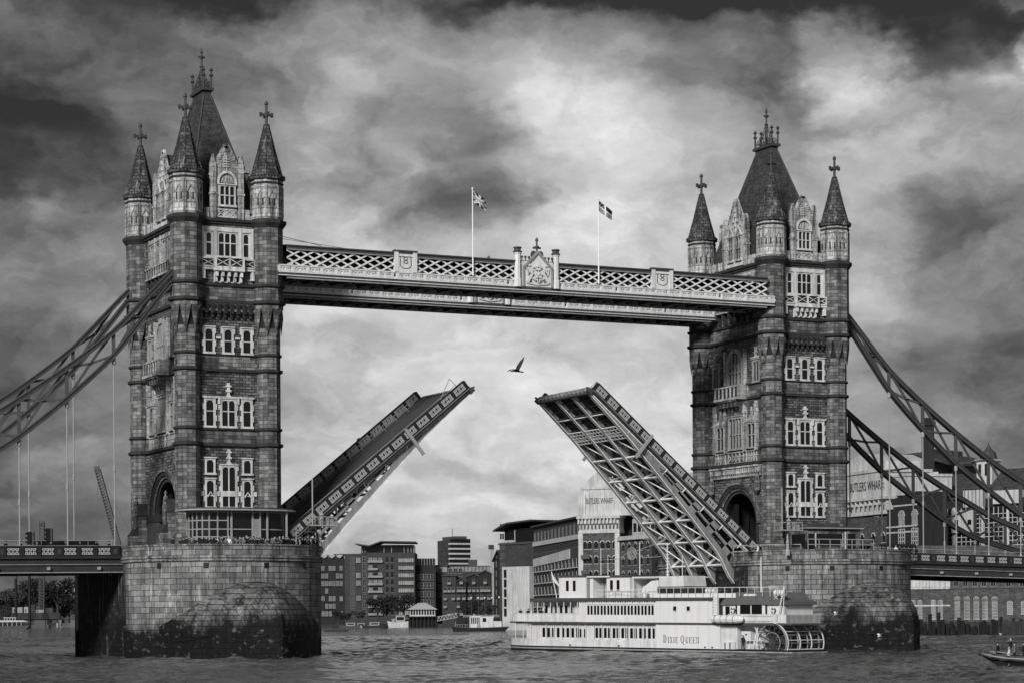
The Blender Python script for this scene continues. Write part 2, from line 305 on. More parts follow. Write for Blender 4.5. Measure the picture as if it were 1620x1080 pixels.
# ================================================================== water
def water():
    m = bpy.data.materials.new('river_water'); m.use_nodes = True; t = m.node_tree; P = t.nodes['Principled BSDF']
    P.inputs['Base Color'].default_value = (.035, .035, .035, 1); P.inputs['Roughness'].default_value = .08; P.inputs['IOR'].default_value = 1.33
    g = t.nodes.new('ShaderNodeNewGeometry')
    def nz(sc, det, s3, rg=.6):
        m0 = t.nodes.new('ShaderNodeMapping'); m0.inputs['Rotation'].default_value = (0, 0, .45); t.links.new(g.outputs['Position'], m0.inputs[0])
        mp = t.nodes.new('ShaderNodeMapping'); mp.inputs['Scale'].default_value = s3; t.links.new(m0.outputs[0], mp.inputs[0])
        x = t.nodes.new('ShaderNodeTexNoise'); x.inputs['Scale'].default_value = sc; x.inputs['Detail'].default_value = det; x.inputs['Roughness'].default_value = rg; t.links.new(mp.outputs[0], x.inputs[0]); return x.outputs[0]
    def mm(op, a, b, c=None):
        x = t.nodes.new('ShaderNodeMath'); x.operation = op
        for i, y in enumerate((a, b, c)):
            if y is None: continue
            if isinstance(y, (int, float)): x.inputs[i].default_value = y
            else: t.links.new(y, x.inputs[i])
        return x.outputs[0]
    h = mm('ADD', mm('MULTIPLY', nz(.16, 3, (1, .5, 1)), 1.6), mm('MULTIPLY', nz(1.6, 6, (1, .5, 1), .7), .8))
    b = t.nodes.new('ShaderNodeBump'); b.inputs['Strength'].default_value = 1; b.inputs['Distance'].default_value = .35
    t.links.new(h, b.inputs['Height']); t.links.new(b.outputs[0], P.inputs['Normal'])
    # silt and foam patches, with pale ripple highlights put into the base colour
    a = mm('MULTIPLY_ADD', nz(.9, 5, (1, .16, 1), .7), .45, mm('MULTIPLY', nz(.03, 4, (1, .35, 1)), .6)); r = t.nodes.new('ShaderNodeMapRange'); r.inputs[1].default_value = .42; r.inputs[2].default_value = .7; r.inputs[3].default_value = .01; r.inputs[4].default_value = .17
    t.links.new(a, r.inputs[0]); t.links.new(r.outputs[0], P.inputs['Base Color'])
    import numpy as np
    rng = np.random.default_rng(3)
    # rippled sheet where waves can be made out, flat sheets beyond it
    ds = np.concatenate([np.arange(135, 330, .55), np.arange(330, 620, 1.3)]); nu = 760; us = np.linspace(-.30, .30, nu + 1)
    Dg, Ug = np.meshgrid(ds, us, indexing='ij'); Xl = Dg * Ug
    H = np.zeros_like(Dg)
    for k in range(46):
        lam = np.exp(rng.uniform(np.log(1.3), np.log(9))); th = rng.normal(1.25, .55); kx, kd = 2 * np.pi / lam * np.cos(th), 2 * np.pi / lam * np.sin(th)
        am = .0105 * lam ** .75; ph = rng.uniform(0, 6.28); s_ = np.sin(kx * Xl + kd * Dg + ph + .8 * np.sin(Xl * .05 * rng.uniform(.5, 2) + Dg * .04)); H += am * (s_ + .35 * (1 - np.abs(s_)) * 1.0)
    gust = .75 + .35 * np.sin(Xl * .045 + 1.3 * np.sin(Dg * .021)) * np.sin(Dg * .037 + .6)
    fade = np.clip((Dg - 135) / 8, 0, 1) * np.clip((620 - Dg) / 60, 0, 1) * np.clip((.30 - np.abs(Ug)) / .02, 0, 1)
    H = (H - H.mean()) * gust * fade
    px = CAMP.x + Xl * cos(YAW) + Dg * sin(YAW); py = CAMP.y - Xl * sin(YAW) + Dg * cos(YAW)
    co = np.stack([px, py, H], -1).reshape(-1, 3); nr = len(ds); idx = np.arange(nr * (nu + 1)).reshape(nr, nu + 1)
    f = np.stack([idx[:-1, :-1], idx[:-1, 1:], idx[1:, 1:], idx[1:, :-1]], -1).reshape(-1, 4)
    W2 = lambda x, d: (CAMP.x + x * cos(YAW) + d * sin(YAW), CAMP.y - x * sin(YAW) + d * cos(YAW), 0)
    d0, d1 = ds[0], ds[-1]; S = 9000
    inn = [W2(-.3 * d0, d0), W2(.3 * d0, d0), W2(.3 * d1, d1), W2(-.3 * d1, d1)]; outr = [W2(-S, -500), W2(S, -500), W2(S, S), W2(-S, S)]
    n0 = len(co); co = np.concatenate([co, np.array(inn + outr)])
    g2 = np.array([[n0 + k, n0 + (k + 1) % 4, n0 + 4 + (k + 1) % 4, n0 + 4 + k] for k in range(4)])[:, ::-1]
    f = np.concatenate([f, g2]); me = bpy.data.meshes.new('river'); me.vertices.add(len(co)); me.vertices.foreach_set('co', co.ravel().astype('f'))
    me.loops.add(f.size); me.loops.foreach_set('vertex_index', f.ravel().astype('i')); me.polygons.add(len(f)); me.polygons.foreach_set('loop_start', np.arange(0, f.size, 4, dtype='i')); me.polygons.foreach_set('use_smooth', np.ones(len(f), bool))
    me.update(calc_edges=True); me.materials.append(m); o = bpy.data.objects.new('river', me); COL.objects.link(o); tag(o, kind='structure')
    b2 = MB(); b2.poly([(-S, -600, -6), (S, -600, -6), (S, S, -6), (-S, S, -6)]); tag(b2.build('river_bed', 'road'), kind='structure')
water()
# ================================================================== towers
TA, TB = 5.12, 9.19          # turret centres, tower local
DX = 82.3
ZC = 13.2
def facef(kind):
    """face frames: u along the face seen from outside (left to right), v up, w outward"""
    if kind == 'S': return Matrix(((1, 0, 0, 0), (0, 0, -1, -TB), (0, 1, 0, 0), (0, 0, 0, 1)))      # -Y
    if kind == 'N': return Matrix(((-1, 0, 0, 0), (0, 0, 1, TB), (0, 1, 0, 0), (0, 0, 0, 1)))
    if kind == 'W': return Matrix(((0, 0, -1, -TA), (-1, 0, 0, 0), (0, 1, 0, 0), (0, 0, 0, 1)))     # -X
    return Matrix(((0, 0, 1, TA), (1, 0, 0, 0), (0, 1, 0, 0), (0, 0, 0, 1)))
def ring(s, pts_out, pts_in, w0, w1, m=0):
    """flat frame between two outlines with the same number of points, in face space (u, v, w)"""
    n = len(pts_out)
    for k in range(n):
        a, b = pts_out[k], pts_out[(k + 1) % n]; c, d = pts_in[(k + 1) % n], pts_in[k]
        s.poly([(a[0], a[1], w1), (b[0], b[1], w1), (c[0], c[1], w1), (d[0], d[1], w1)], m)
        s.poly([(a[0], a[1], w0), (b[0], b[1], w0), (b[0], b[1], w1), (a[0], a[1], w1)], m)
        s.poly([(d[0], d[1], w1), (c[0], c[1], w1), (c[0], c[1], w0), (d[0], d[1], w0)], m)
def window(F, u, v0, w, h, nl=1, tr=None, fr=.22, quoin=True, head='pt', parent=None, depth=.22, arch=0, mat='trim'):
    """stone window: frame (> pane). F is the face frame; u the centre, v0 the sill"""
    a = MB(F); x0, x1 = u - w / 2, u + w / 2; z1 = v0 + h
    if not arch:
        a.box(x0, x0 + fr, v0, z1, .02, depth); a.box(x1 - fr, x1, v0, z1, .02, depth)
        a.box(x0 + fr, x1 - fr, z1 - fr, z1, .02, depth); a.box(x0 - .08, x1 + .08, v0 - .14, v0 + .1, .01, depth + .1)
        a.box(x0 - .1, x1 + .1, z1, z1 + .14, .01, depth + .12)
    else:
        n = 10; r = w / 2; zs = z1 - r * 1.15
        po = [(x0, v0)] + [(u - r * cos(pi * k / n), zs + r * 1.15 * sin(pi * k / n)) for k in range(n + 1)] + [(x1, v0)]
        pi_ = [(x0 + fr, v0)] + [(u - (r - fr) * cos(pi * k / n), zs + (r - fr) * 1.15 * sin(pi * k / n)) for k in range(n + 1)] + [(x1 - fr, v0)]
        ring(a, po, pi_, .02, depth)
        a.box(x0 - .1, x1 + .1, v0 - .15, v0 + .1, .01, depth + .1)
    if quoin:
        nq = int(h / .62)
        for k in range(nq):
            if k % 2 == 0: continue
            z = v0 + h * k / nq; a.box(x0 - .17, x0, z, z + h / nq, .015, depth - .04); a.box(x1, x1 + .17, z, z + h / nq, .015, depth - .04)
    iw = (w - 2 * fr); lw = iw / nl
    top = z1 - fr
    for k in range(1, nl): a.box(x0 + fr + lw * k - .06, x0 + fr + lw * k + .06, v0, (top if not arch else z1 - fr - .25), .03, depth - .05)
    if tr: a.box(x0 + fr, x1 - fr, v0 + h * tr - .06, v0 + h * tr + .06, .03, depth - .06)
    if head == 'pt' and not arch:
        for k in range(nl):
            l = x0 + fr + lw * k; c = l + lw / 2; hh = min(.34, lw * .45)
            for sgn in (-1, 1):
                e = c + sgn * lw / 2
                a.poly([(e, top, depth - .07), (c, top, depth - .07), (c + sgn * lw * .30, top - hh * .25, depth - .07), (e, top - hh, depth - .07)])
    if arch:
        for k in range(nl):
            l = x0 + fr + lw * k; c = l + lw / 2; zz = z1 - w * .62
            a.bar((l, zz, .1), (c, zz + lw * .8, .1), .09, .1, (0, 0, 1)); a.bar((c, zz + lw * .8, .1), (l + lw, zz, .1), .09, .1, (0, 0, 1))
    o = a.build('window', mat, parent)
    g = MB(F)
    if not arch: g.box(x0 + fr * .5, x1 - fr * .5, v0 + .05, z1 - fr * .5, .012, .045)
    else: g.ext([(x0 + fr * .5, v0 + .05)] + [(u - (r - fr * .5) * cos(pi * k / n), zs + (r - fr * .5) * 1.15 * sin(pi * k / n)) for k in range(n + 1)] + [(x1 - fr * .5, v0 + .05)], .012, .045, lambda p, q, d: (p, q, d))
    g.build('pane', 'glass', o)
    return o
def finial_cross(s, x, y, z, h=2.7, r=.17):
    s.lathe(x, y, [(r * 2, z), (r * 2.1, z + .12 * h / 2.7), (r, z + .2), (r, z + h * .33), (r * 1.6, z + h * .36), (r * 1.6, z + h * .5), (r * .9, z + h * .54), (r * .9, z + h * .82), (r * 1.5, z + h * .86), (r * 1.3, z + h * .92), (r * .4, z + h)], 6)
    for dx, dy in ((1, 0), (0, 1)):
        k = h * .24
        s.box(x - k * dx - r * .7 * dy, x + k * dx + r * .7 * dy, y - k * dy - r * .7 * dx, y + k * dy + r * .7 * dx, z + h * .39, z + h * .48)
        for sg in (-1, 1): s.box(x + sg * k * dx - .13, x + sg * k * dx + .13, y + sg * k * dy - .13, y + sg * k * dy + .13, z + h * .35, z + h * .52)
def build_tower():
    T = thing('bridge_tower', '', 'tower', (0, 0, ZC))
    K = Matrix.Translation((0, 0, -ZC)) if False else None
    # children carry world heights, so they hang at -ZC under the root
    def part(mb, name, mats, parent=None, smooth=False):
        o = mb.build(name, mats, parent or T, smooth)
        if parent is None: o.location = (0, 0, -ZC)
        return o
    Rr = 4.45; ZS = 17.2; zr = 12.25
    b = MB()
    # walls of the side faces (N, S) with ashlar bands
    BANDS = [(25.51, 27.43), (34.47, 36.37), (42.65, 44.69)]
    def bands(z0, z1):
        z = z0; o = []
        for a, c in BANDS:
            if c <= z0 or a >= z1: continue
            o.append((z, a, 0)); o.append((a, c, 1)); z = c
        o.append((z, z1, 0)); return o
    for sy in (-1, 1):
        for z0, z1, m in bands(zr, 52.08): b.box(-TA, TA, sy * TB - .6 if sy < 0 else TB - .6, sy * TB if sy > 0 else -TB + .0, z0, z1, m) if sy > 0 else b.box(-TA, TA, -TB, -TB + .6, z0, z1, m)
    for sx in (-1, 1):
        F = facef('W' if sx < 0 else 'E')
        o = MB(F)
        for z0, z1, m in bands(23.6, 52.08): o.box(-TB + .62, TB - .62, z0, z1, -.6, 0, m)
        # wall pierced by the road arch
        n = 18; Ro = 5.0
        o.box(-TB + .62, -Ro, zr, 23.6, -.6, 0, 0); o.box(Ro, TB - .62, zr, 23.6, -.6, 0, 0)
        arc = [(-Ro * cos(pi * k / n), ZS + Ro * sin(pi * k / n)) for k in range(n + 1)]
        for (p, q) in zip(arc[:-1], arc[1:]):
            o.poly([(p[0], p[1], 0), (q[0], q[1], 0), (q[0], 23.6, 0), (p[0], 23.6, 0)], 0)
            o.poly([(p[0], p[1], 0), (q[0], q[1], 0), (q[0], q[1], -.6), (p[0], p[1], -.6)], 1)
        for u in (-Ro, Ro): o.poly([(u, zr, 0), (u, ZS, 0), (u, ZS, -.6), (u, zr, -.6)], 1)
        i0 = len(b.v); b.v += o.v; b.f += [[k + i0 for k in f] for f in o.f]; b.uv += o.uv; b.mi += o.mi
    part(b, 'wall', ['rubble', 'ashlar'])
    # passage through the tower
    p = MB(); n = 12; Ri = 4.3
    arc = [(-Ri, zr)] + [(-Ri * cos(pi * k / n), ZS + Ri * sin(pi * k / n)) for k in range(n + 1)] + [(Ri, zr)]
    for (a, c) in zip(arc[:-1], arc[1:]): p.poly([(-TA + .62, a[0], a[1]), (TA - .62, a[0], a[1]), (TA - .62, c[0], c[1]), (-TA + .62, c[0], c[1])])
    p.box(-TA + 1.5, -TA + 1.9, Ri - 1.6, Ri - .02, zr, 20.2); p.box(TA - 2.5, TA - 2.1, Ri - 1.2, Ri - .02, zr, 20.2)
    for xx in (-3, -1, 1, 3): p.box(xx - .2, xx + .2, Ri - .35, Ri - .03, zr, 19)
    part(p, 'road_passage', 'black')  # black stands for the shade inside the passage
    for kd in 'WE':
        F = facef(kd); a = MB(F); n = 20
        for r0, r1, w0, w1, mm_ in ((6.0, 5.55, 0, .30, 0), (5.55, 5.1, -.2, .12, 1), (5.1, 4.75, -.4, -.12, 0), (4.75, 4.3, -.62, -.34, 1)):
            po = [(-r0 * cos(pi * k / n), ZS + r0 * sin(pi * k / n)) for k in range(n + 1)]; qi = [(-r1 * cos(pi * k / n), ZS + r1 * sin(pi * k / n)) for k in range(n + 1)]
            if r0 < 5.9: po = [(-r0, zr)] + po + [(r0, zr)]; qi = [(-r1, zr)] + qi + [(r1, zr)]
            for k in range(len(po) - 1):
                A, B, Cc, D = po[k], po[k + 1], qi[k + 1], qi[k]
                a.poly([(A[0], A[1], w1), (B[0], B[1], w1), (Cc[0], Cc[1], w1), (D[0], D[1], w1)], mm_)
                a.poly([(A[0], A[1], w1), (B[0], B[1], w1), (B[0], B[1], w0), (A[0], A[1], w0)], mm_); a.poly([(D[0], D[1], w1), (Cc[0], Cc[1], w1), (Cc[0], Cc[1], w0 - .3), (D[0], D[1], w0 - .3)], 1)
        part(a, 'arch_moulding', ['ashlar', 'course'])
    # string courses follow walls and turrets
    for z, h, pr in ((25.35, .34, .3), (27.3, .25, .2), (34.3, .34, .3), (36.25, .25, .2), (42.5, .36, .3), (44.55, .3, .26)):
        s = MB(); rt = (1.5 if z < 37 else 1.9)
        for sx in (-1, 1):
            for sy in (-1, 1): s.lathe(sx * TA, sy * TB, [(rt, z - .15), (rt + pr, z + .03), (rt + pr, z + h), (rt, z + h + .06)], 8)
        for sy in (-1, 1): s.box(-TA + rt * .9, TA - rt * .9, min(sy * TB, sy * (TB + pr)), max(sy * TB, sy * (TB + pr)), z, z + h)
        for sx in (-1, 1): s.box(min(sx * TA, sx * (TA + pr)), max(sx * TA, sx * (TA + pr)), -TB + rt * .9, TB - rt * .9, z + .003, z + h + .003)
        part(s, 'string_course', 'course')
    s = MB()
    for z, h, pr, in ((52.0, .3, .22), (52.3, .35, .42)):
        for sy in (-1, 1): s.box(-TA + 1.7, TA - 1.7, min(sy * TB, sy * (TB + pr)), max(sy * TB, sy * (TB + pr)), z, z + h)
        for sx in (-1, 1): s.box(min(sx * TA, sx * (TA + pr)), max(sx * TA, sx * (TA + pr)), -TB + 1.7, TB - 1.7, z + .003, z + h + .003)
    part(s, 'cornice', 'course')
    # turrets: each shaft carries drum panels, spire and cross
    tp = None
    for sx in (-1, 1):
        for sy in (-1, 1):
            if tp is None:
                s = MB(); zb = 0
                s.lathe(0, 0, [(1.95, 12.25), (1.95, 13.9), (1.75, 14.2), (1.7, 14.8), (1.5, 15.0), (1.5, 38.6)], 8, m=0)
                s.lathe(0, 0, [(1.9, 41.9), (1.9, 52.0)], 8, m=0)
                s.lathe(0, 0, [(1.5, 38.5), (1.5, 39.6)], 8, m=0); s.lathe(0, 0, [(1.5, 39.6), (1.5, 41.9)], 8, m=1)  # dark ring behind the teeth: gap shade put into its colour
                for k in range(8):            # pointed corbel teeth under the wider upper shaft
                    a = 2 * pi * k / 8 + pi / 8; da = pi / 8 * .98
                    R0, R1 = 1.62, 1.9
                    A = (R1 * cos(a - da), R1 * sin(a - da), 41.95); B = (R1 * cos(a + da), R1 * sin(a + da), 41.95)
                    Cc = (R1 * cos(a), R1 * sin(a), 40.9); D = (R0 * cos(a), R0 * sin(a), 38.6)
                    A2 = (1.4 * cos(a - da), 1.4 * sin(a - da), 41.95); B2 = (1.4 * cos(a + da), 1.4 * sin(a + da), 41.95)
                    s.poly([A, Cc, D]); s.poly([B, D, Cc]); s.poly([A, B, Cc]); s.poly([A, D, A2]); s.poly([B, B2, D])
                tp = s.build('turret', ['ashlar', 'dark_stone'], T); tp.location = (sx * TA, sy * TB, -ZC)
                c = MB(); c.lathe(0, 0, [(1.9, 51.7), (2.15, 52.05), (2.35, 52.3), (2.35, 52.65), (1.95, 52.8)], 8); c.build('turret_cornice', 'course', tp); c = MB(); c.lathe(0, 0, [(1.93, 57.0), (2.05, 57.1), (2.05, 57.25), (1.93, 57.3)], 8); c.build('turret_collar', 'course', tp)
                d = MB(); d.lathe(0, 0, [(1.95, 52.7), (1.95, 57.6)], 8)
                for k in range(8):             # blind tracery panels
                    a = 2 * pi * k / 8; ap = 1.95 * cos(pi / 8)
                    Fm = Matrix.Rotation(a, 4, 'Z') @ Matrix(((0, 0, 1, ap), (1, 0, 0, 0), (0, 1, 0, 0), (0, 0, 0, 1))); q = MB(Fm)
                    q.box(-.72, -.58, 53.0, 56.8, .0, .10); q.box(.58, .72, 53.0, 56.8, .0, .10); q.box(-.58, .58, 56.6, 56.8, 0, .1); q.box(-.06, .06, 53.0, 55.2, 0, .07); q.box(-.58, .58, 53.0, 53.35, 0, .08)
                    q.bar((-.5, 55.3, .05), (0, 56.2, .05), .13, .1, (0, 0, 1)); q.bar((.5, 55.3, .05), (0, 56.2, .05), .13, .1, (0, 0, 1)); q.box(-.5, .5, 54.1, 54.25, 0, .06)
                    q.box(-.42, -.2, 54.35, 55.25, .004, .012, 1); q.box(.2, .42, 54.35, 55.25, .004, .012, 1)
                    i0 = len(d.v); d.v += q.v; d.f += [[k2 + i0 for k2 in f] for f in q.f]; d.uv += q.uv; d.mi += q.mi
                d.build('turret_drum', ['drum', 'course'], tp)
                e = MB(); e.lathe(0, 0, [(1.9, 57.5), (2.25, 57.65), (2.25, 57.85), (1.95, 58.05), (1.05, 61.2), (.3, 64.4)], 8)
                for k in range(8):
                    a = pi / 8 + 2 * pi * k / 8
                    e.bar((1.98 * cos(a), 1.98 * sin(a), 58.0), (1.08 * cos(a), 1.08 * sin(a), 61.2), .1); e.bar((1.08 * cos(a), 1.08 * sin(a), 61.2), (.3 * cos(a), .3 * sin(a), 64.4), .1)
                    for j in range(3): e.box(-.1, .1, -.1, .1, 0, .001) if False else None
                    for j in range(4):         # crockets along the eaves
                        t_ = a + (j + .5) * (pi / 4) / 4; rr = 2.2 * cos(pi / 8) / cos(((t_ - pi / 8) % (pi / 4)) - pi / 8); e.lathe(rr * cos(t_), rr * sin(t_), [(.12, 57.85), (.16, 58.0), (.02, 58.2)], 5)
                e.build('spire', 'spire', tp)
                f = MB(); finial_cross(f, 0, 0, 64.35, 3.0); f.build('spire_cross', 'lead', tp)
            else:
                o = dup(tp, T, (sx * TA, sy * TB, -ZC))
    # battlements
    for kd in 'NSWE':
        F = facef(kd); a = MB(F); lim = TA - 1.7 if kd in 'NS' else TB - 1.7; g = 1.95 if kd in 'NS' else 3.0
        for sg in (-1, 1):
            u = g + .3
            while u < lim - .1:
                u1 = min(u + .62, lim); a.box(min(sg * u, sg * u1), max(sg * u, sg * u1), 52.6, 53.9, -.3, .12)
                u2 = min(u1 + .4, lim)
                if u2 > u1 + .05: a.box(min(sg * u1, sg * u2), max(sg * u1, sg * u2), 52.6, 53.2, -.3, .12)
                u = u2
        part(a, 'battlement', 'drum')
    # gables with their little roofs
    for kd in 'NSWE':
        F = facef(kd); ns = kd in 'NS'; g = 1.75 if ns else 2.75; zt = 61.2 if ns else 61.8; zs = 58.0 if ns else 57.4; dp = 3.2 if ns else 2.4
        fr = lambda u, v, d: (u, v, d)
        a = MB(F); a.ext([(-g, 52.6), (g, 52.6), (g, zs), (0, zt), (-g, zs)], -.5, .005, fr)
        go = part(a, 'gable', 'drum')
        c = MB(F)
        for sg in (-1, 1):
            c.bar((sg * (g + .15), zs - .3, -.15), (0, zt + .3, -.15), .75, .28, (0, 0, 1))
            c.box(sg * g - .32, sg * g + .32, 52.65, zs + 1.1, -.35, .32); c.ext([(sg * g - .36, zs + 1.1), (sg * g + .36, zs + 1.1), (sg * g, zs + 2.4)], -.3, .28, fr)
            c.box(sg * g - .42, sg * g + .42, 55.5, 55.75, -.4, .42)
        for k in range(1, 6):
            for sg in (-1, 1): c.box(sg * (g * k / 6) - .14, sg * (g * k / 6) + .14, zt + .15 - (zt - zs) * k / 6, zt + .55 - (zt - zs) * k / 6, -.2, .1)
        c.build('gable_coping', 'drum', go)
        r = MB(F); r.poly([(-g, zs - .1, -.5), (0, zt - .1, -.5), (0, zt - .1, -dp - 3.0), (-g, zs - .1, -dp - 1.0)]); r.poly([(g, zs - .1, -.5), (0, zt - .1, -.5), (0, zt - .1, -dp - 3.0), (g, zs - .1, -dp - 1.0)])
        for sg in (-1, 1): r.poly([(sg * g, 53, -.5), (sg * g, zs - .1, -.5), (sg * g, zs - .1, -dp - 1), (sg * g, 53, -dp)])
        r.build('gable_roof', 'slate', go)
        if ns:
            window(F, 0, 54.2, 2.1, 2.5, 3, .5, .16, False, parent=go, depth=.3)
            t_ = MB(F); n = 8; ring(t_, [(-1.25, 56.8)] + [(-1.25 * cos(pi * k / n), 57.0 + 1.45 * sin(pi * k / n)) for k in range(n + 1)] + [(1.25, 56.8)], [(-1.0, 56.8)] + [(-1.0 * cos(pi * k / n), 57.0 + 1.15 * sin(pi * k / n)) for k in range(n + 1)] + [(1.0, 56.8)], .0, .26)
            for k in range(4): t_.bar((-.75 + .5 * k, 57.0, .14), (-.5 + .35 * k, 57.7, .14), .07, .08, (0, 0, 1)); t_.bar((-.25 + .5 * k - .25, 57.7, .14), (-.5 + .5 * k, 57.0, .14), .07, .08, (0, 0, 1))
            for k in range(5): t_.box(-.35, .35, 58.9 + k * .3, 59.0 + k * .3, 0, .1) if k < 4 else None
            t_.box(-1.2, 1.2, 52.8, 52.95, .0, .12); t_.box(-1.2, 1.2, 53.7, 53.85, .0, .12); t_.box(-.05, .05, 52.8, 60.2, .0, .03)
            for k in range(3):
                u = -.8 + .8 * k; t_.bar((u - .4, 52.95, .06), (u + .4, 53.7, .06), .08, .06, (0, 0, 1)); t_.bar((u + .4, 52.95, .06), (u - .4, 53.7, .06), .08, .06, (0, 0, 1))
            t_.build('gable_tracery', 'trim', go)
        else:
            for u in (-1.05, 1.05): window(F, u, 53.6, 1.5, 3.3, 2, .5, .15, False, parent=go, mat='drum', depth=.3)
            t_ = MB(F)
            for u in (-1.05, 1.05):
                t_.bar((u - .85, 57.0, .2), (u, 58.3, .2), .12, .2, (0, 0, 1)); t_.bar((u + .85, 57.0, .2), (u, 58.3, .2), .12, .2, (0, 0, 1)); t_.lathe(u, -.2, [(0.01, 0), (0.01, .01)], 3) if False else None
            for (u, v) in ((0, 58.6), (-.5, 59.2), (.5, 59.2), (0, 59.9), (0, 60.6), (-1.3, 58.6), (1.3, 58.6)): t_.box(u - .16, u + .16, v - .22, v + .22, .0, .2)
            t_.box(-2.4, 2.4, 52.85, 53.4, .0, .14); t_.box(-.06, .06, 53.3, 60.7, 0, .04); t_.box(-1.4, 1.4, 58.3, 58.5, 0, .05); t_.build('gable_tracery', 'trim', go)
    # main roof, dormer chimneys, cresting
    r = MB(); b0 = (4.3, 7.6, 53.0); b1 = (4.25, 6.2, 60.5); b2 = (.95, 2.55, 69.1)
    lv = [(4.6, 8.6, 52.8), (4.1, 7.0, 56.5), (3.0, 5.3, 60.8), (1.75, 3.6, 65.2), (.95, 2.5, 69.0)]
    lv = [(4.6, 8.5, 52.8), (.45, 2.1, 69.0)]
    for (a, c, z), (a2, c2, z2) in zip(lv[:-1], lv[1:]):
        q = [(-a, -c, z), (a, -c, z), (a, c, z), (-a, c, z)]; q2 = [(-a2, -c2, z2), (a2, -c2, z2), (a2, c2, z2), (-a2, c2, z2)]
        for k in range(4): r.poly([q[k], q[(k + 1) % 4], q2[(k + 1) % 4], q2[k]])
    ro = part(r, 'main_roof', 'slate')
    c = MB(); c.box(-.6, .6, -2.25, 2.25, 68.5, 68.8); c.box(-.5, .5, -2.15, 2.15, 68.8, 69.6); c.box(-.75, .75, -2.5, 2.5, 69.6, 69.95)
    c.build('roof_cap', 'lead', ro)
    hb = MB()
    for sg in (-1, 1):
        for sg2 in (-1, 1): hb.bar((sg * 4.6, sg2 * 8.5, 52.8), (sg * .47, sg2 * 2.12, 69.0), .16)
    hb.build('roof_hips', 'lead', ro)
    c = MB()
    for sg in (-1, 1):
        for sg2 in (-1, 1): c.lathe(sg * .5, sg2 * 2.15, [(.12, 70.0), (.12, 71.3), (.3, 71.5), (.12, 71.7), (.12, 72.0), (.28, 72.15), (.02, 72.5)], 6)
        for k in range(9):
            y = -1.9 + .475 * k; c.box(sg * .5 - .04, sg * .5 + .04, y - .04, y + .04, 69.95, 71.6 - .22 * abs(k - 4)); c.box(sg * .5 - .03, sg * .5 + .03, y - .12, y + .12, 71.0 - .1 * abs(k - 4), 71.12 - .1 * abs(k - 4))
        c.box(sg * .5 - .04, sg * .5 + .04, -2.1, 2.1, 70.4, 70.48)
        c.bar((sg * .5, -1.2, 70.2), (0, 0, 73.2), .07); c.bar((sg * .5, 1.2, 70.2), (0, 0, 73.2), .07); c.bar((0, sg * 1.9, 70.0), (0, 0, 72.6), .07)
    c.lathe(0, 0, [(.22, 70.0), (.18, 72.8), (.32, 73.0), (.12, 73.1), (.11, 73.9), (.26, 74.05), (.1, 74.3), (.1, 74.6), (.2, 74.75), (.02, 75.43)], 6); c.box(-.42, .42, -.07, .07, 74.1, 74.3); c.box(-.07, .07, -.42, .42, 74.1, 74.3)
    c.build('roof_cresting', 'lead', ro)
    for (x, y) in ((-3.5, -4.9), (-3.5, 4.9), (3.5, -4.9), (3.5, 4.9)):
        h = MB(); h.box(x - .55, x + .55, y - .6, y + .6, 53, 59.1); h.box(x - .75, x + .75, y - .8, y + .8, 59.1, 59.45); part(h, 'chimney_stack', 'drum')
    # ---- windows of the side faces
    for kd in 'SN':
        F = facef(kd)
        for u in (-2.35, 2.35):
            window(F, u, 22.0, 1.3, 1.85, 1, None, .2, False, parent=T).location = (0, 0, -ZC)
            window(F, u, 17.95, 1.3, 3.4, 1, .42, .2, True, parent=T).location = (0, 0, -ZC)
            window(F, u, 27.65, 1.42, 3.4, 1, .55, .24, True, parent=T).location = (0, 0, -ZC)
            window(F, u, 48.05, 1.05, 3.0, 1, .55, .2, False, parent=T).location = (0, 0, -ZC)
        window(F, 0, 17.95, 2.1, 5.1, 2, .38, .24, True, parent=T).location = (0, 0, -ZC)
        window(F, 0, 27.65, 2.1, 3.4, 2, .55, .24, True, parent=T).location = (0, 0, -ZC)
        window(F, 0, 48.05, 2.6, 3.0, 3, .55, .2, False, parent=T).location = (0, 0, -ZC)
        for u in (-2.4, 0, 2.4): window(F, u, 36.5, 1.42, 3.05, 1, .48, .24, True, parent=T).location = (0, 0, -ZC)
        o = MB(F)                                      # trims: hood moulds, bands, finials
        for u0, u1 in ((-3.55, -3.1), (-1.6, -1.15), (1.15, 1.6), (3.1, 3.55)): o.box(u0, u1, 19.35, 19.9, .01, .16)
        for u in (-2.35, 2.35): o.bar((u - .38, 19.2, .26), (u, 19.85, .26), .1, .1, (0, 0, 1)); o.bar((u + .38, 19.2, .26), (u, 19.85, .26), .1, .1, (0, 0, 1))
        o.box(-.8, .8, 19.3, 19.95, .2, .27)
        for zt, hh in ((23.1, 1.9), (31.15, 1.8)):
            o.ext([(-.45, zt), (.45, zt), (.12, zt + .4), (.12, zt + .7), (-.12, zt + .7), (-.12, zt + .4)], .02, .32, lambda u, v, d: (u, v, d))
            o.box(-.3, .3, zt + .7, zt + .95, .02, .4); o.box(-.14, .14, zt + .95, zt + hh, .02, .3); o.box(-.32, .32, zt + hh - .5, zt + hh - .3, .02, .36)
        o.box(-3.3, 3.3, 31.15, 31.3, .02, .34)
        for u in (-1.2, 1.2): o.box(u - .12, u + .12, 30.4, 31.15, .1, .36)
        for u in (-1.2, 1.2): o.box(u - .28, u + .28, 38.2, 38.42, .02, .22)
        x = part(o, 'window_tracery', 'trim')
        # fourth storey surround + balcony
        o = MB(F)
        for u in (-3.05, -1.55, 1.55, 3.05): o.box(u - .2, u + .2, 47.9, 51.6, .01, .34)
        o.box(-3.25, 3.25, 51.05, 51.6, .01, .28); o.box(-3.2, 3.2, 47.75, 48.0, .01, .42)
        part(o, 'window_surround', 'trim')
        bc = MB(F)
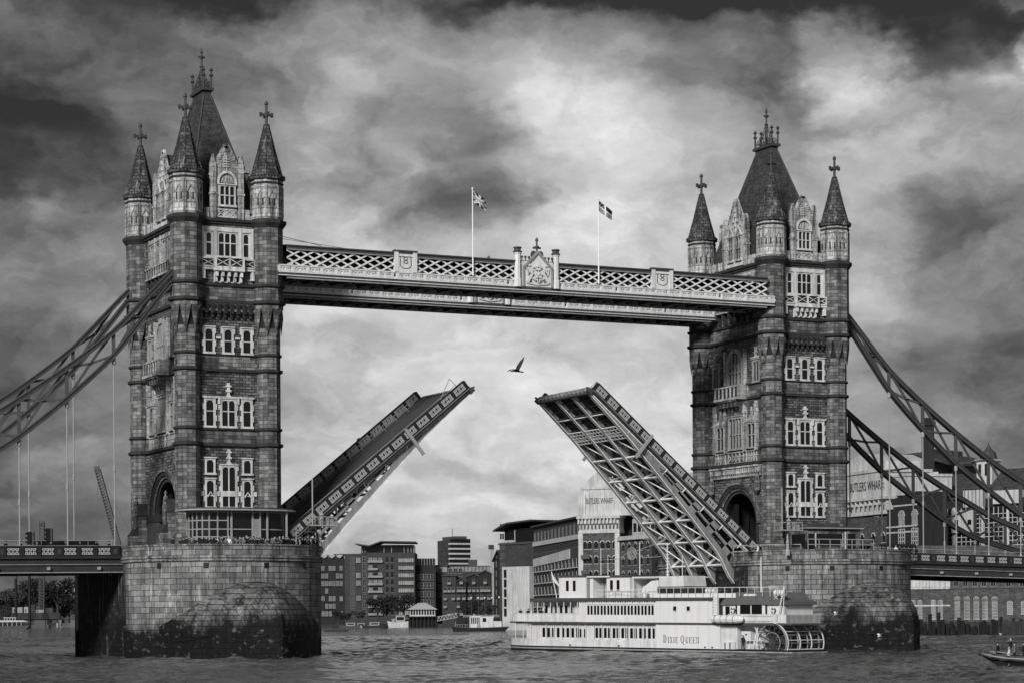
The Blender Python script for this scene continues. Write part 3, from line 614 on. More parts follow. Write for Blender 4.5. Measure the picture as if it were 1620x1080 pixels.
        def balus(q, u0, u1, z0, z1, w, n):
            q.box(u0, u1, z0, z0 + .18, w - .18, w); q.box(u0, u1, z1 - .16, z1, w - .2, w + .04); q.box(u0, u1, z0 + .18, z1 - .16, w - .16, w - .12, 1)
            for k in range(n + 1):
                u = u0 + (u1 - u0) * k / n; q.box(u - .11, u + .11, z0, z1 + .02, w - .2, w + .02)
                if k < n: du = (u1 - u0) / n; q.bar((u, z0 + .2, w - .07), (u + du, z1 - .2, w - .07), .08, .07, (0, 0, 1)); q.bar((u + du, z0 + .2, w - .07), (u, z1 - .2, w - .07), .08, .07, (0, 0, 1))
        balus(bc, -3.35, -1.75, 46.7, 47.85, .55, 1); balus(bc, 1.75, 3.35, 46.7, 47.85, .55, 1); balus(bc, -1.75, 1.75, 46.6, 47.95, 1.05, 2)
        bc.box(-3.45, 3.45, 46.4, 46.62, .01, .6); bc.box(-1.85, 1.85, 46.25, 46.58, .01, 1.1)
        for u in (-1.55, -.8, 0, .8, 1.55):
            bc.box(u - .15, u + .15, 45.6, 46.25, .01, .9); bc.box(u - .15, u + .15, 45.0, 45.6, .01, .55)
        for u in (-3.1, 3.1): bc.box(u - .2, u + .2, 45.3, 46.4, .01, .5)
        bc.box(-1.8, 1.8, 44.9, 45.0, .01, .4)
        part(bc, 'balcony', ['portland', 'dark_stone'])
        # machicolation row
        mc = MB(F); mc.box(-3.3, 3.3, 41.45, 41.75, .02, .45, 1)
        for k in range(8):
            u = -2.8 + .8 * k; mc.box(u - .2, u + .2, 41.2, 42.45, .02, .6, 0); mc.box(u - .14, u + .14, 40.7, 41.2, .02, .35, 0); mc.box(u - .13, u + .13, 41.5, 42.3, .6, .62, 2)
            mc.box(u + .22, u + .58, 41.75, 42.45, .02, .2, 1)
        part(mc, 'corbel_table', ['course', 'ashlar', 'dark_stone'])
    for kd in 'WE':
        F = facef(kd)
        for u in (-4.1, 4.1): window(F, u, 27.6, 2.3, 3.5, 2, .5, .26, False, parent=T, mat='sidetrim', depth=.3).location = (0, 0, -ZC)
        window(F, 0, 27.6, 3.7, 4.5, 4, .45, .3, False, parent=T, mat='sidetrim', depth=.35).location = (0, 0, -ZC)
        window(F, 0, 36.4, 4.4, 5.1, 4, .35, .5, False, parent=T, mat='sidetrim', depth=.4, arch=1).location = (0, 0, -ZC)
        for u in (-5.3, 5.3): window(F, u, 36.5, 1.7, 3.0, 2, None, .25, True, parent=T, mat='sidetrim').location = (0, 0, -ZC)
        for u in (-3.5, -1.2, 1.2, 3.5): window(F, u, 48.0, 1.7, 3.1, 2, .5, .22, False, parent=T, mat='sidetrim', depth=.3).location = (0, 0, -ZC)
        o = MB(F)
        for u in (-5.5, -2.5, 2.5, 5.5):
            o.box(u - .2, u + .2, 27.2, 32.4, .02, .5); o.ext([(u - .3, 32.4), (u + .3, 32.4), (u, 33.9)], .05, .55, lambda p, q, d: (p, q, d)); o.box(u - .35, u + .35, 31.0, 31.3, .02, .6)
        for u in (-4.1, 4.1): o.ext([(u - 1.2, 31.3), (u + 1.2, 31.3), (u + .15, 32.1), (u, 33.2), (u - .15, 32.1)], .02, .3, lambda p, q, d: (p, q, d))
        for u in (-5.3, 5.3): o.box(u - 1.1, u + 1.1, 39.7, 39.9, .02, .4); o.box(u - .1, u + .1, 39.9, 41.2, .02, .3); o.box(u - .3, u + .3, 40.4, 40.6, .02, .3)
        for u in (-2.55, 2.55): o.box(u - .15, u + .15, 36.3, 41.3, .02, .45)
        part(o, 'window_tracery', 'drum')
        o = MB(F)                                      # carved panels below the second storey
        for u, w in ((-4.1, 1.3), (0, 2.0), (4.1, 1.3)):
            o.box(u - w, u + w, 25.75, 27.1, .02, .12, 1); o.box(u - w - .15, u + w + .15, 25.6, 25.75, .02, .3); o.box(u - w - .15, u + w + .15, 27.1, 27.25, .02, .3)
            for k in range(5): uu = u - w + 2 * w * k / 4; o.box(uu - .08, uu + .08, 25.75, 27.1, .1, .28)
            for k in range(4):
                uu = u - w + 2 * w * (k + .5) / 4; d = w / 4.6; o.bar((uu - d, 25.9, .15), (uu + d, 26.95, .15), .08, .08, (0, 0, 1)); o.bar((uu + d, 25.9, .15), (uu - d, 26.95, .15), .08, .08, (0, 0, 1))
        part(o, 'carved_panels', ['drum', 'course'])
        bc = MB(F)                                     # oriel balcony on a swelling corbel
        prof = [(32.1, .35), (32.7, .45), (33.2, .75), (33.7, 1.25), (34.1, 1.7), (34.3, 1.75)]
        for (z0, w0), (z1, w1) in zip(prof[:-1], prof[1:]):
            h0, h1 = 2.0 + w0 * .55, 2.0 + w1 * .55
            P0 = [(-h0, z0, 0), (-h0 + w0 * .35, z0, w0), (h0 - w0 * .35, z0, w0), (h0, z0, 0)]; P1 = [(-h1, z1, 0), (-h1 + w1 * .35, z1, w1), (h1 - w1 * .35, z1, w1), (h1, z1, 0)]
            for k in range(3): bc.poly([P0[k], P0[k + 1], P1[k + 1], P1[k]], 2)
        for k in range(5): u = -2 + k; bc.box(u - .15, u + .15, 33.4, 34.1, .6, 1.5, 2)
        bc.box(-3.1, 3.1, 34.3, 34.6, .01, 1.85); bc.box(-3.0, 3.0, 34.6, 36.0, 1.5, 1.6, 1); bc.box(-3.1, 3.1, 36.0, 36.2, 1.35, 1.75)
        for k in range(7): u = -3 + k; bc.box(u - .14, u + .14, 34.6, 36.25, 1.45, 1.72)
        for sg in (-1, 1): bc.box(sg * 3.0 - .08, sg * 3.0 + .08, 34.6, 36.2, .01, 1.5)
        part(bc, 'oriel_balcony', ['drum', 'dark_stone', 'ashlar'])
        bc = MB(F)
        bc.box(-4.9, 4.9, 46.5, 46.75, .01, 1.0); bc.box(-4.8, 4.8, 46.75, 47.8, .75, .85, 1); bc.box(-4.9, 4.9, 47.8, 47.98, .7, 1.02)
        for k in range(11): u = -4.8 + .96 * k; bc.box(u - .11, u + .11, 46.75, 48.0, .72, .98); 
        for k in range(6): u = -4 + 1.6 * k; bc.box(u - .18, u + .18, 45.0, 46.5, .01, .5, 2); bc.box(u - .18, u + .18, 45.7, 46.5, .5, .85, 2)
        part(bc, 'balcony', ['drum', 'dark_stone', 'course'])
        o = MB(F)
        for u in (-4.7, -2.35, 0, 2.35, 4.7): o.box(u - .16, u + .16, 47.9, 51.7, .01, .4)
        o.box(-4.9, 4.9, 51.25, 51.6, .01, .35); part(o, 'window_surround', 'drum')
    return T
tower_a = build_tower()
tower_b = dup(tower_a, None, (DX, 0, ZC))
tag(tower_a, 'left bridge tower, nearer and larger, with glazed cabin and crowd at its foot', 'tower', 'stone towers of the bascule bridge')
tag(tower_b, 'right bridge tower, farther and smaller, the raised leaf meeting its arch', 'tower', 'stone towers of the bascule bridge')
# the river arch of the far tower carries a dentil table and lantern pendants; the shore arch of the near one has low buttress houses
F = facef('W')
o = MB(F)
for k in range(26): u = -6.3 + 12.6 * k / 25; o.box(u - .14, u + .14, 24.2, 24.95, .02, .55); o.box(u - .1, u + .1, 23.7, 24.2, .02, .35)
o.box(-6.5, 6.5, 24.95, 25.2, .02, .7); q = o.build('dentil_table', 'drum', tower_b); q.location = (0, 0, -ZC)
for u in (-6.0, 6.0):
    o = MB(F); o.M = F @ Matrix.Translation((u, 0, .55)) @ Matrix(((1, 0, 0, 0), (0, 0, 1, 0), (0, -1, 0, 0), (0, 0, 0, 1)))
    o.lathe(0, 0, [(.08, 21.3), (.4, 21.6), (.42, 22.6), (.5, 22.7), (.3, 23.5), (.06, 24.8)], 6); q = o.build('pendant', 'ashlar', tower_b); q.location = (0, 0, -ZC)
for yy in (-5.6, 6.6):
    o = MB(); o.box(-6.7, -5.14, yy - .75, yy + .75, 12.2, 17.5, 0); o.box(-6.85, -5.14, yy - .85, yy + .85, 17.5, 17.7, 1)
    o.ext([(-.8, 17.7), (.8, 17.7), (0, 19.1)], -6.8, -5.14, lambda u, v, d: (d, yy + u, v), 1); o.box(-7.0, -6.8, yy - .5, yy + .5, 15.6, 18.0, 0); o.ext([(-.6, 18.0), (.6, 18.0), (0, 19.3)], -7.0, -6.8, lambda u, v, d: (d, yy + u, v), 0)
    o.box(-7.7, -6.7, yy - .7, yy + .7, 12.2, 15.0, 0); o.ext([(-7.75, 15.0), (-6.7, 15.0), (-6.7, 16.3)], yy - .75, yy + .75, lambda u, v, d: (u, d, v), 1)
    o.lathe(-6.75, yy, [(.25, 19.0), (.3, 19.3), (.1, 19.5), (.2, 19.8), (.02, 20.1)], 6, m=0)
    q = o.build('porch_buttress', ['ashlar', 'course'], tower_a); q.location = (0, 0, -ZC)
o = MB(); o.box(-5.6, -5.3, .8, 5.9, 12.2, 16.6, 0); o.box(-5.7, -5.2, .5, 5.95, 16.6, 17.5, 1); q = o.build('hoarding', ['chain', 'dark_stone'], tower_a); q.location = (0, 0, -ZC)
# ================================================================== piers
def build_pier(px, lab, side):
    T = thing('bridge_pier', lab, 'pier', (px, 0, 0), 0, 'granite piers of the bridge')
    Rp = 11.8; yc = 11.0; n = 36
    def plan(r=Rp, extra=0):
        P = []
        for k in range(n + 1): a = pi + pi * k / n; P.append((r * cos(a), -yc + r * sin(a)))
        for k in range(n + 1): a = pi * k / n; P.append((r * cos(a), yc - 1 + r * sin(a)))
        return P
    def shell(s, r0, z0, r1, z1, m=0):
        A, B = plan(r0), plan(r1); k = len(A); d = 0
        for i in range(k):
            j = (i + 1) % k; ln = (Vector(A[i]) - Vector(A[j])).length
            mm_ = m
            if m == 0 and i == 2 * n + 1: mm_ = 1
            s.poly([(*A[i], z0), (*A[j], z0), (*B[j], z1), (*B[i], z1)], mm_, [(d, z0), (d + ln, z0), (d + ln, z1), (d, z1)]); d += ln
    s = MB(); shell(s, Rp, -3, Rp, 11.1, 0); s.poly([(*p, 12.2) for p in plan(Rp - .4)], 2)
    # flank facing -X is near-black: soot plus deck shade put into its colour
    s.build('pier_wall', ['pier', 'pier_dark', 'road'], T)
    c = MB()
    shell(c, Rp, 11.1, Rp + .22, 11.25); shell(c, Rp + .22, 11.25, Rp + .22, 11.42); shell(c, Rp + .08, 11.42, Rp + .08, 11.55); shell(c, Rp + .22, 11.42, Rp + .08, 11.42)
    shell(c, Rp + .08, 11.55, Rp + .25, 11.6); shell(c, Rp + .25, 11.6, Rp + .25, 11.85); shell(c, Rp + .25, 11.85, Rp, 11.95)
    shell(c, Rp, 11.95, Rp, 13.0); shell(c, Rp, 13.0, Rp + .12, 13.0); shell(c, Rp + .12, 13.0, Rp + .12, 13.2); shell(c, Rp + .12, 13.2, Rp - .45, 13.2); shell(c, Rp - .45, 13.2, Rp - .45, 12.1)
    c.build('parapet', ['pier', 'pier'], T)
    w = MB()
    for a in (-2.55, -2.05, -1.45, -.95):
        ca, sa = cos(a), sin(a); R = Matrix.Translation((Rp * ca, -yc + Rp * sa, 10.7)) @ Matrix.Rotation(a, 4, 'Z'); q = MB(R); q.box(-.3, .03, -.3, .3, -.32, .32)
        i0 = len(w.v); w.v += q.v; w.f += [[k + i0 for k in f] for f in q.f]; w.uv += q.uv; w.mi += q.mi
    w.build('drain_openings', 'black', T)
    # cutwater: pointed base under a swelling stone knee
    for sg in (-1, 1):
        y0 = yc if sg < 0 else yc - 1
        k = MB(); m_ = 28; zb = 3.0
        def base(t, o=0):       # t 0..1 from +X side round the point to -X side: pointed arch outline
            tt = abs(2 * t - 1); x = (Rp + .25 + o) * (1 if t < .5 else -1)
            # arc from (x, 0) to (0, tip)
            tip = 20.8 + o; ph = (1 - tt) * pi / 2
            return (x * cos(ph) ** 1.6 if ph < pi / 2 - 1e-4 else 0, tip * (sin(ph) ** 1.55))
        B = [base(i / m_) for i in range(m_ + 1)]
        rows = 9; d = [0]
        for i in range(m_): d.append(d[-1] + (Vector(B[i]) - Vector(B[i + 1])).length)
        def P(i, r):
            t = i / m_; a = pi * t; wx, wy = (Rp - .1) * cos(a), (Rp - .1) * sin(a); zt = zb + .2 + 5.7 * max(0, sin(a)) ** 3.4; ph = r / rows * pi / 2
            f = 1 - cos(ph); g = sin(ph)
            return (B[i][0] + (wx - B[i][0]) * f, sg * (y0 + B[i][1] + (wy - B[i][1]) * f), zb + (zt - zb) * g)
        for i in range(m_):
            for r in range(rows):
                k.poly([P(i, r), P(i + 1, r), P(i + 1, r + 1), P(i, r + 1)], 0, [(d[i], P(i, r)[2]), (d[i + 1], P(i + 1, r)[2]), (d[i + 1], P(i + 1, r + 1)[2]), (d[i], P(i, r + 1)[2])])
            b0, b1 = B[i], B[i + 1]
            k.poly([(b0[0], sg * (y0 + b0[1]), -3), (b1[0], sg * (y0 + b1[1]), -3), (b1[0], sg * (y0 + b1[1]), zb), (b0[0], sg * (y0 + b0[1]), zb)], 0, [(d[i], -3), (d[i + 1], -3), (d[i + 1], zb), (d[i], zb)])
        k.build('cutwater', 'knee', T)
        # mooring chains looping along the water line
        ch = MB()
        for (ta, tb) in ((.30, .42), (.42, .5), (.5, .58), (.58, .72), (.72, .86)):
            pts = []
            for q in range(9):
                t = ta + (tb - ta) * q / 8; b_ = base(t, .12); pts.append((b_[0], sg * (y0 + b_[1]), 2.9 - .8 * 4 * (q / 8) * (1 - q / 8)))
            ch.path(pts, .05)
        ch.build('mooring_chain', 'black', T)
    return T
pier_a = build_pier(-1.53, 'left granite pier with crowd along its parapet and a stained dome shaped cutwater', -1)
pier_b = build_pier(DX + 1.53, 'right granite pier behind the paddle steamer stern, with mossy dome shaped cutwater', 1)
# ================================================================== high level walkways
def planeY(px, py, Y):
    r = ray(px, py); return CAMP + r * ((Y - CAMP.y) / r.y)
WX0, WX1, WF, WB = 5.9, 76.4, -11.1, -5.0
def build_walkway():
    T = thing('high_walkway', '', 'footbridge', (41.15, -8, 45.7), 0, 'high level footbridges between the towers')
    def part(mb, name, mats, parent=None):
        o = mb.build(name, mats, parent or T)
        if parent is None: o.location = (-41.15, 8, -45.7)
        return o
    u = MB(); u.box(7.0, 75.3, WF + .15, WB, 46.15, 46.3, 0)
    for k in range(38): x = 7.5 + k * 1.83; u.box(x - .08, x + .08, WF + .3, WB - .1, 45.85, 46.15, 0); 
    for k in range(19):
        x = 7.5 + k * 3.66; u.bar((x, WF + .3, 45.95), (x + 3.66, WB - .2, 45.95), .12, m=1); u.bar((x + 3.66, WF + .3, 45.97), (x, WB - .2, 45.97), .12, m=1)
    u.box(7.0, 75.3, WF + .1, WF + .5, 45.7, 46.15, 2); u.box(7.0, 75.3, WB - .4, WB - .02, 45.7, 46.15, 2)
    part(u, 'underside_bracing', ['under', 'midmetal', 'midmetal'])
    for Y0, sg in ((WF, -1), (WB + .02, 1)):
        a = MB(); ya, yb = (Y0, Y0 + .25) if sg < 0 else (Y0 - .25, Y0)
        yo = lambda d: Y0 + sg * d     # outward
        def bx(x0, x1, d0, d1, z0, z1, m=0): a.box(x0, x1, min(yo(d0), yo(d1)), max(yo(d0), yo(d1)), z0, z1, m)
        bx(WX0, WX1, -.3, 0, 46.5, 47.3, 1); bx(WX0, WX1, -.35, .14, 47.18, 47.32); bx(WX0, WX1, -.35, .10, 46.38, 46.52); bx(WX0, WX1, -.3, .02, 46.1, 46.38, 2); bx(WX0, WX1, -.3, .12, 46.0, 46.1, 0)
        k = 0; x = WX0
        while x < WX1 - .5:
            wide = (k % 9 == 8); w_ = .7 if wide else 1.86
            bx(x - .14, x + .14, 0, .10, 46.52, 47.18)
            x2 = min(x + w_, WX1)
            if not wide:       # little arched tracery in each panel
                bx(x + .25, x2 - .25, 0, .05, 46.55, 46.64); bx(x + .25, x2 - .25, 0, .05, 47.04, 47.14); bx(x + .14, x + .28, 0, .06, 46.55, 47.16); bx(x2 - .28, x2 - .14, 0, .06, 46.55, 47.16)
                c = (x + x2) / 2; n = 6; r = .55
                for j in range(n): t0, t1 = pi * j / n, pi * (j + 1) / n; a.bar((c - r * cos(t0), yo(.03), 46.62 + .42 * sin(t0)), (c - r * cos(t1), yo(.03), 46.62 + .42 * sin(t1)), .09, .06, (0, 1, 0))
                bx(c - .05, c + .05, 0, .05, 46.64, 47.0); bx(c - .4, c - .22, .001, .012, 46.82, 47.02, 2); bx(c + .22, c + .4, .001, .012, 46.82, 47.02, 2); bx(c - .68, c - .52, .001, .012, 46.85, 47.03, 2); bx(c + .52, c + .68, .001, .012, 46.85, 47.03, 2)
            else: bx(x + .25, x + .45, 0, .012, 46.7, 47.05, 2)
            x = x2; k += 1
        bx(WX1 - .14, WX1, 0, .1, 46.52, 47.18)
        part(a, 'panelled_parapet', ['cream', 'cream', 'iron'])
        # lattice
        z0, z1 = 47.32, 49.15; p = 1.83; segs = ((7.0, 21.05), (24.0, 37.75), (43.7, 57.5), (60.6, 75.3))
        for (s0, s1) in segs:
            l = MB(); n = max(1, round((s1 - s0) / p)); q = (s1 - s0) / n
            for k in range(-1, n + 1):
                for dr in (1, -1):
                    xa, xb = s0 + k * q + (0 if dr > 0 else 2 * q) , s0 + k * q + (2 * q if dr > 0 else 0)
                    def clip(x): return min(max(x, s0), s1)
                    za = z0 + (z1 - z0) * (abs(clip(xa) - xa) / (2 * q)); zb_ = z1 - (z1 - z0) * (abs(clip(xb) - xb) / (2 * q))
                    if abs(clip(xa) - clip(xb)) < .2: continue
                    y = yo(-.08 if dr > 0 else -.17)
                    l.bar((clip(xa), y, za), (clip(xb), y, zb_), .2, .07, (0, 1, 0))
            part(l, 'lattice', 'cream')
        e = MB()
        y0, y1 = min(yo(-.3), yo(.12)), max(yo(-.3), yo(.12)); e.box(7.0, 75.3, y0, y1, 49.15, 49.25, 1); e.box(7.0, 75.3, min(yo(-.3), yo(.04)), max(yo(-.3), yo(.04)), 49.25, 49.6); e.box(7.0, 75.3, min(yo(-.3), yo(.2)), max(yo(-.3), yo(.2)), 49.6, 49.75)
        part(e, 'eaves_beam', ['iron', 'midmetal'])
        for (s0, s1) in ((21.05, 24.0), (57.5, 60.6)):
            h = MB(); b_ = lambda x0, x1, d0, d1, za, zb_, m=0: h.box(x0, x1, min(yo(d0), yo(d1)), max(yo(d0), yo(d1)), za, zb_, m)
            b_(s0, s1, -.35, .12, 47.32, 49.8); b_(s0 - .05, s0 + .5, .12, .22, 47.32, 49.8); b_(s1 - .5, s1 + .05, .12, .22, 47.32, 49.8); b_(s0 - .1, s1 + .1, -.4, .3, 49.8, 50.0, 1)
            c = (s0 + s1) / 2
            for j in range(6): t0, t1 = pi * j / 6, pi * (j + 1) / 6; h.bar((c - .75 * cos(t0), yo(.14), 48.2 - .45 * sin(t0)), (c - .75 * cos(t1), yo(.14), 48.2 - .45 * sin(t1)), .07, .05, (0, 1, 0), 1)
            for sgn in (-1, 1): h.bar((c + sgn * .75, yo(.14), 48.2), (c + sgn * .7, yo(.14), 49.2), .07, .05, (0, 1, 0), 1)
            # entwined monogram
            for j in range(8):
                t0, t1 = j / 8, (j + 1) / 8; f_ = lambda t, s_: (c + s_ * .28 * sin(t * 2 * pi), yo(.15), 48.35 + .85 * t)
                h.bar(f_(t0, 1), f_(t1, 1), .08, .05, (0, 1, 0), 1); h.bar(f_(t0, -1), f_(t1, -1), .08, .05, (0, 1, 0), 1)
            part(h, 'monogram_panel', ['cream', 'iron'])
    r = MB(); r.bar((6.6, WF + 1, 50.9), (11.5, WF + .2, 49.9), .06); r.bar((6.6, WF + 1, 50.6), (14.5, WF + .2, 49.8), .05); part(r, 'stay_cable', 'iron')
    r = MB(); r.poly([(7, WF - .15, 49.76), (75.3, WF - .15, 49.76), (75.3, (WF + WB) / 2, 50.15), (7, (WF + WB) / 2, 50.15)]); r.poly([(7, WB + .15, 49.76), (75.3, WB + .15, 49.76), (75.3, (WF + WB) / 2, 50.15), (7, (WF + WB) / 2, 50.15)])
    part(r, 'roof', 'lead')
    g = MB(); g.box(7, 75.3, -8.2, -8.0, 46.3, 49.5)
    part(g, 'glazing', 'glass')
    g = MB()
    for k in range(36):
        x = 8 + k * 1.9; g.bar((x, -9.2, 47.35), (x + .9, -8.3, 48.3 + .3 * (k % 3)), .3, .12); g.box(x, x + .35, -8.4, -8.25, 46.4, 48.0 + .25 * (k % 2))
    part(g, 'walkway_fittings', 'white')
    # central armorial panel with pylons
    c = 40.75; F0 = WF - .25
    a = MB(); a.box(c - 2.2, c + 2.2, F0, F0 + .5, 46.5, 49.7)
    n = 10
    arch = []
    def og(t):      # ogee, t -1..1
        s_ = abs(t); return 49.3 + 1.75 * (1 - s_) ** 1.7 - .35 * s_ ** 3 + .35 * (1 - s_) * s_ * 2
    pts = [(c - 2.2, 46.5), (c - 2.2, 49.3)] + [(c + 2.2 * (2 * k / 16 - 1), og(2 * k / 16 - 1)) for k in range(17)] + [(c + 2.2, 46.5)]
    a.ext(pts, F0 + .02, F0 + .45, lambda u, v, d: (u, d, v))
    for k in range(16):
        t0, t1 = 2 * k / 16 - 1, 2 * (k + 1) / 16 - 1; a.bar((c + 2.05 * t0, F0 - .05, og(t0) - .1), (c + 2.05 * t1, F0 - .05, og(t1) - .1), .28, .3, (0, 1, 0), 1)
    for sg in (-1, 1): a.box(c + sg * 2.0 - .12, c + sg * 2.0 + .12, F0 - .15, F0, 46.5, 48.9, 1)
    ap = part(a, 'armorial_panel', ['cream', 'midmetal'])
    m_ = MB()                    # the arms in relief: shield, helm, crown and two rearing supporters
    F1 = F0 - .02
    def blob(x, z, rx, rz, m=0, d=.14): m_.ext([(c + x + rx * cos(2 * pi * k / 9), z + rz * sin(2 * pi * k / 9)) for k in range(9)], F1 - d, F1, lambda u, v, dd: (u, dd, v), m)
    m_.ext([(c - .5, 47.9), (c + .5, 47.9), (c + .48, 47.3), (c, 46.85), (c - .48, 47.3)], F1 - .2, F1, lambda u, v, dd: (u, dd, v)); m_.box(c - .44, c + .44, F1 - .22, F1 - .2, 47.5, 47.58, 1); m_.box(c - .05, c + .05, F1 - .22, F1 - .2, 47.0, 47.85, 1)
    blob(0, 48.25, .36, .3); blob(0, 48.75, .5, .16); blob(0, 49.15, .22, .3); blob(-.35, 49.0, .12, .22); blob(.35, 49.0, .12, .22)
    for sg in (-1, 1):
        m_.bar((c + sg * 1.5, F1 - .1, 47.0), (c + sg * .75, F1 - .1, 48.3), .34, .16, (0, 1, 0)); blob(sg * .85, 48.55, .24, .24); m_.bar((c + sg * .9, F1 - .1, 48.0), (c + sg * .5, F1 - .1, 48.1), .14, .14, (0, 1, 0)); m_.bar((c + sg * 1.15, F1 - .1, 47.7), (c + sg * .6, F1 - .1, 47.4), .14, .14, (0, 1, 0))
        m_.bar((c + sg * 1.4, F1 - .1, 47.9), (c + sg * 1.6, F1 - .1, 48.9), .1, .1, (0, 1, 0)); blob(sg * 1.2, 49.2, .2, .14); blob(sg * 1.5, 48.6, .15, .12, 1, .05); blob(sg * .3, 47.2, .1, .1, 1, .24); blob(sg * 1.15, 48.1, .12, .16, 1, .16); blob(sg * .62, 48.0, .1, .2, 1, .05); blob(sg * 1.0, 47.15, .2, .1, 1, .06)
    m_.bar((c - 1.6, F1 - .08, 46.95), (c, F1 - .08, 46.72), .14, .1, (0, 1, 0)); m_.bar((c + 1.6, F1 - .08, 46.95), (c, F1 - .08, 46.72), .14, .1, (0, 1, 0))
    for (x, z) in ((-.15, 48.5), (.18, 48.48), (0, 48.95), (-.55, 48.85), (.55, 48.85)): blob(x, z, .08, .07, 1, .2)
    m_.build('relief_arms', ['cream', 'iron'], ap)
    f = MB(); f.lathe(c, F0 + .2, [(.2, 50.9), (.12, 51.1), (.12, 51.5), (.3, 51.55), (.3, 51.7), (.12, 51.75), (.12, 52.3), (.22, 52.4), (.2, 52.55), (.05, 52.8)], 6); f.box(c - .55, c + .55, F0 + .1, F0 + .3, 51.35, 51.6)
    for sg in (-1, 1):
        f.ext([(c + sg * .5 + .38 * cos(2 * pi * k / 10), 50.6 + .5 * sin(2 * pi * k / 10)) for k in range(10)], F0 + .05, F0 + .3, lambda u, v, dd: (u, dd, v))
        for k in range(3): x = c + sg * (1.15 + .5 * k); f.box(x - .05, x + .05, F0 + .1, F0 + .2, 49.75, 50.2); f.box(x - .14, x + .14, F0 + .08, F0 + .22, 50.1, 50.35)
        f.box(min(c + sg * .9, c + sg * 2.5), max(c + sg * .9, c + sg * 2.5), F0 + .05, F0 + .3, 49.62, 49.78)
    f.build('panel_finial', 'iron', ap)
    for sg in (-1, 1):
        p = MB(); x = c + sg * 2.72
        p.lathe(x, F0 + .25, [(.52, 46.4), (.52, 47.35), (.42, 47.5), (.42, 50.55), (.5, 50.6), (.5, 50.7), (.4, 50.75)], 8, m=0); p.lathe(x, F0 + .25, [(.55, 50.75), (.6, 50.9), (.42, 51.0), (.42, 51.2), (.55, 51.3), (.5, 51.45)], 8, m=1)
        part(p, 'pylon', ['cream', 'iron'])
    return T
wk = build_walkway()
wk2 = dup(wk, None, (41.7, -8 + 15.5, 45.65))
tag(wk, 'near white lattice footbridge joining the tower tops, bearing a coat of arms', 'footbridge')
tag(wk2, 'far footbridge, only its white panelled edge showing below the near one', 'footbridge')
# ================================================================== flags
def flag(x, lab, pattern, w=2.3, h=1.55, group='flags flying above the footbridge'):
    T = thing('flagpole', lab, 'flag', (x, WF - .28, 47.4), 0, group)
    p = MB(); p.tube((0, 0, 0), (0, 0, 10.9), .1, 8, .06); p.lathe(0, 0, [(.12, 10.85), (.14, 10.95), (.02, 11.1)], 6); p.build('pole', 'white', T)
    f = MB(); nu, nv = 46, 30
    def P(i, j):
        u, v = i / nu, j / nv; X = .08 + u * 1.85 * (w / 2.3); Z = 10.75 - v * h * (1 - .12 * u) - 1.15 * u ** .9 * (w / 2.3)
        return (X, .16 * sin(u * 7 + v * 1.5) * u ** .5, Z + .05 * sin(u * 6 + v * 2))
    for i in range(nu):
        for j in range(nv): f.poly([P(i, j), P(i + 1, j), P(i + 1, j + 1), P(i, j + 1)], pattern((i + .5) / nu, (j + .5) / nv))
    f.build('flag_cloth', ['black', 'white', 'midmetal'], T)
def jack(u, v):
    x, y = (u - .5) * 2, (v - .5)       # 2:1
    x *= 1.0; ax, ay = abs(x), abs(y)
    if ax < .085 or ay < .085: return 2
    if ax < .14 or ay < .14: return 1
    d = abs(abs(x) * .5 - abs(y)) / 1.118
    if d < .035: return 2
    if d < .085: return 1
    return 0
def city(u, v):
    if u < .4 and v < .42: return 0 if (int(u * 14) + int(v * 9)) % 3 else 2
    if abs(v - .48) < .05 or abs(u - .45) < .04: return 1
    return 0 if v < .5 else 2
flag(31.65, 'flagpole left of the coat of arms, flying a dark flag with crossed white diagonals', jack)
flag(49.55, 'flagpole right of the coat of arms, two tone flag with dark upper corner', city, 2.5, 1.4)
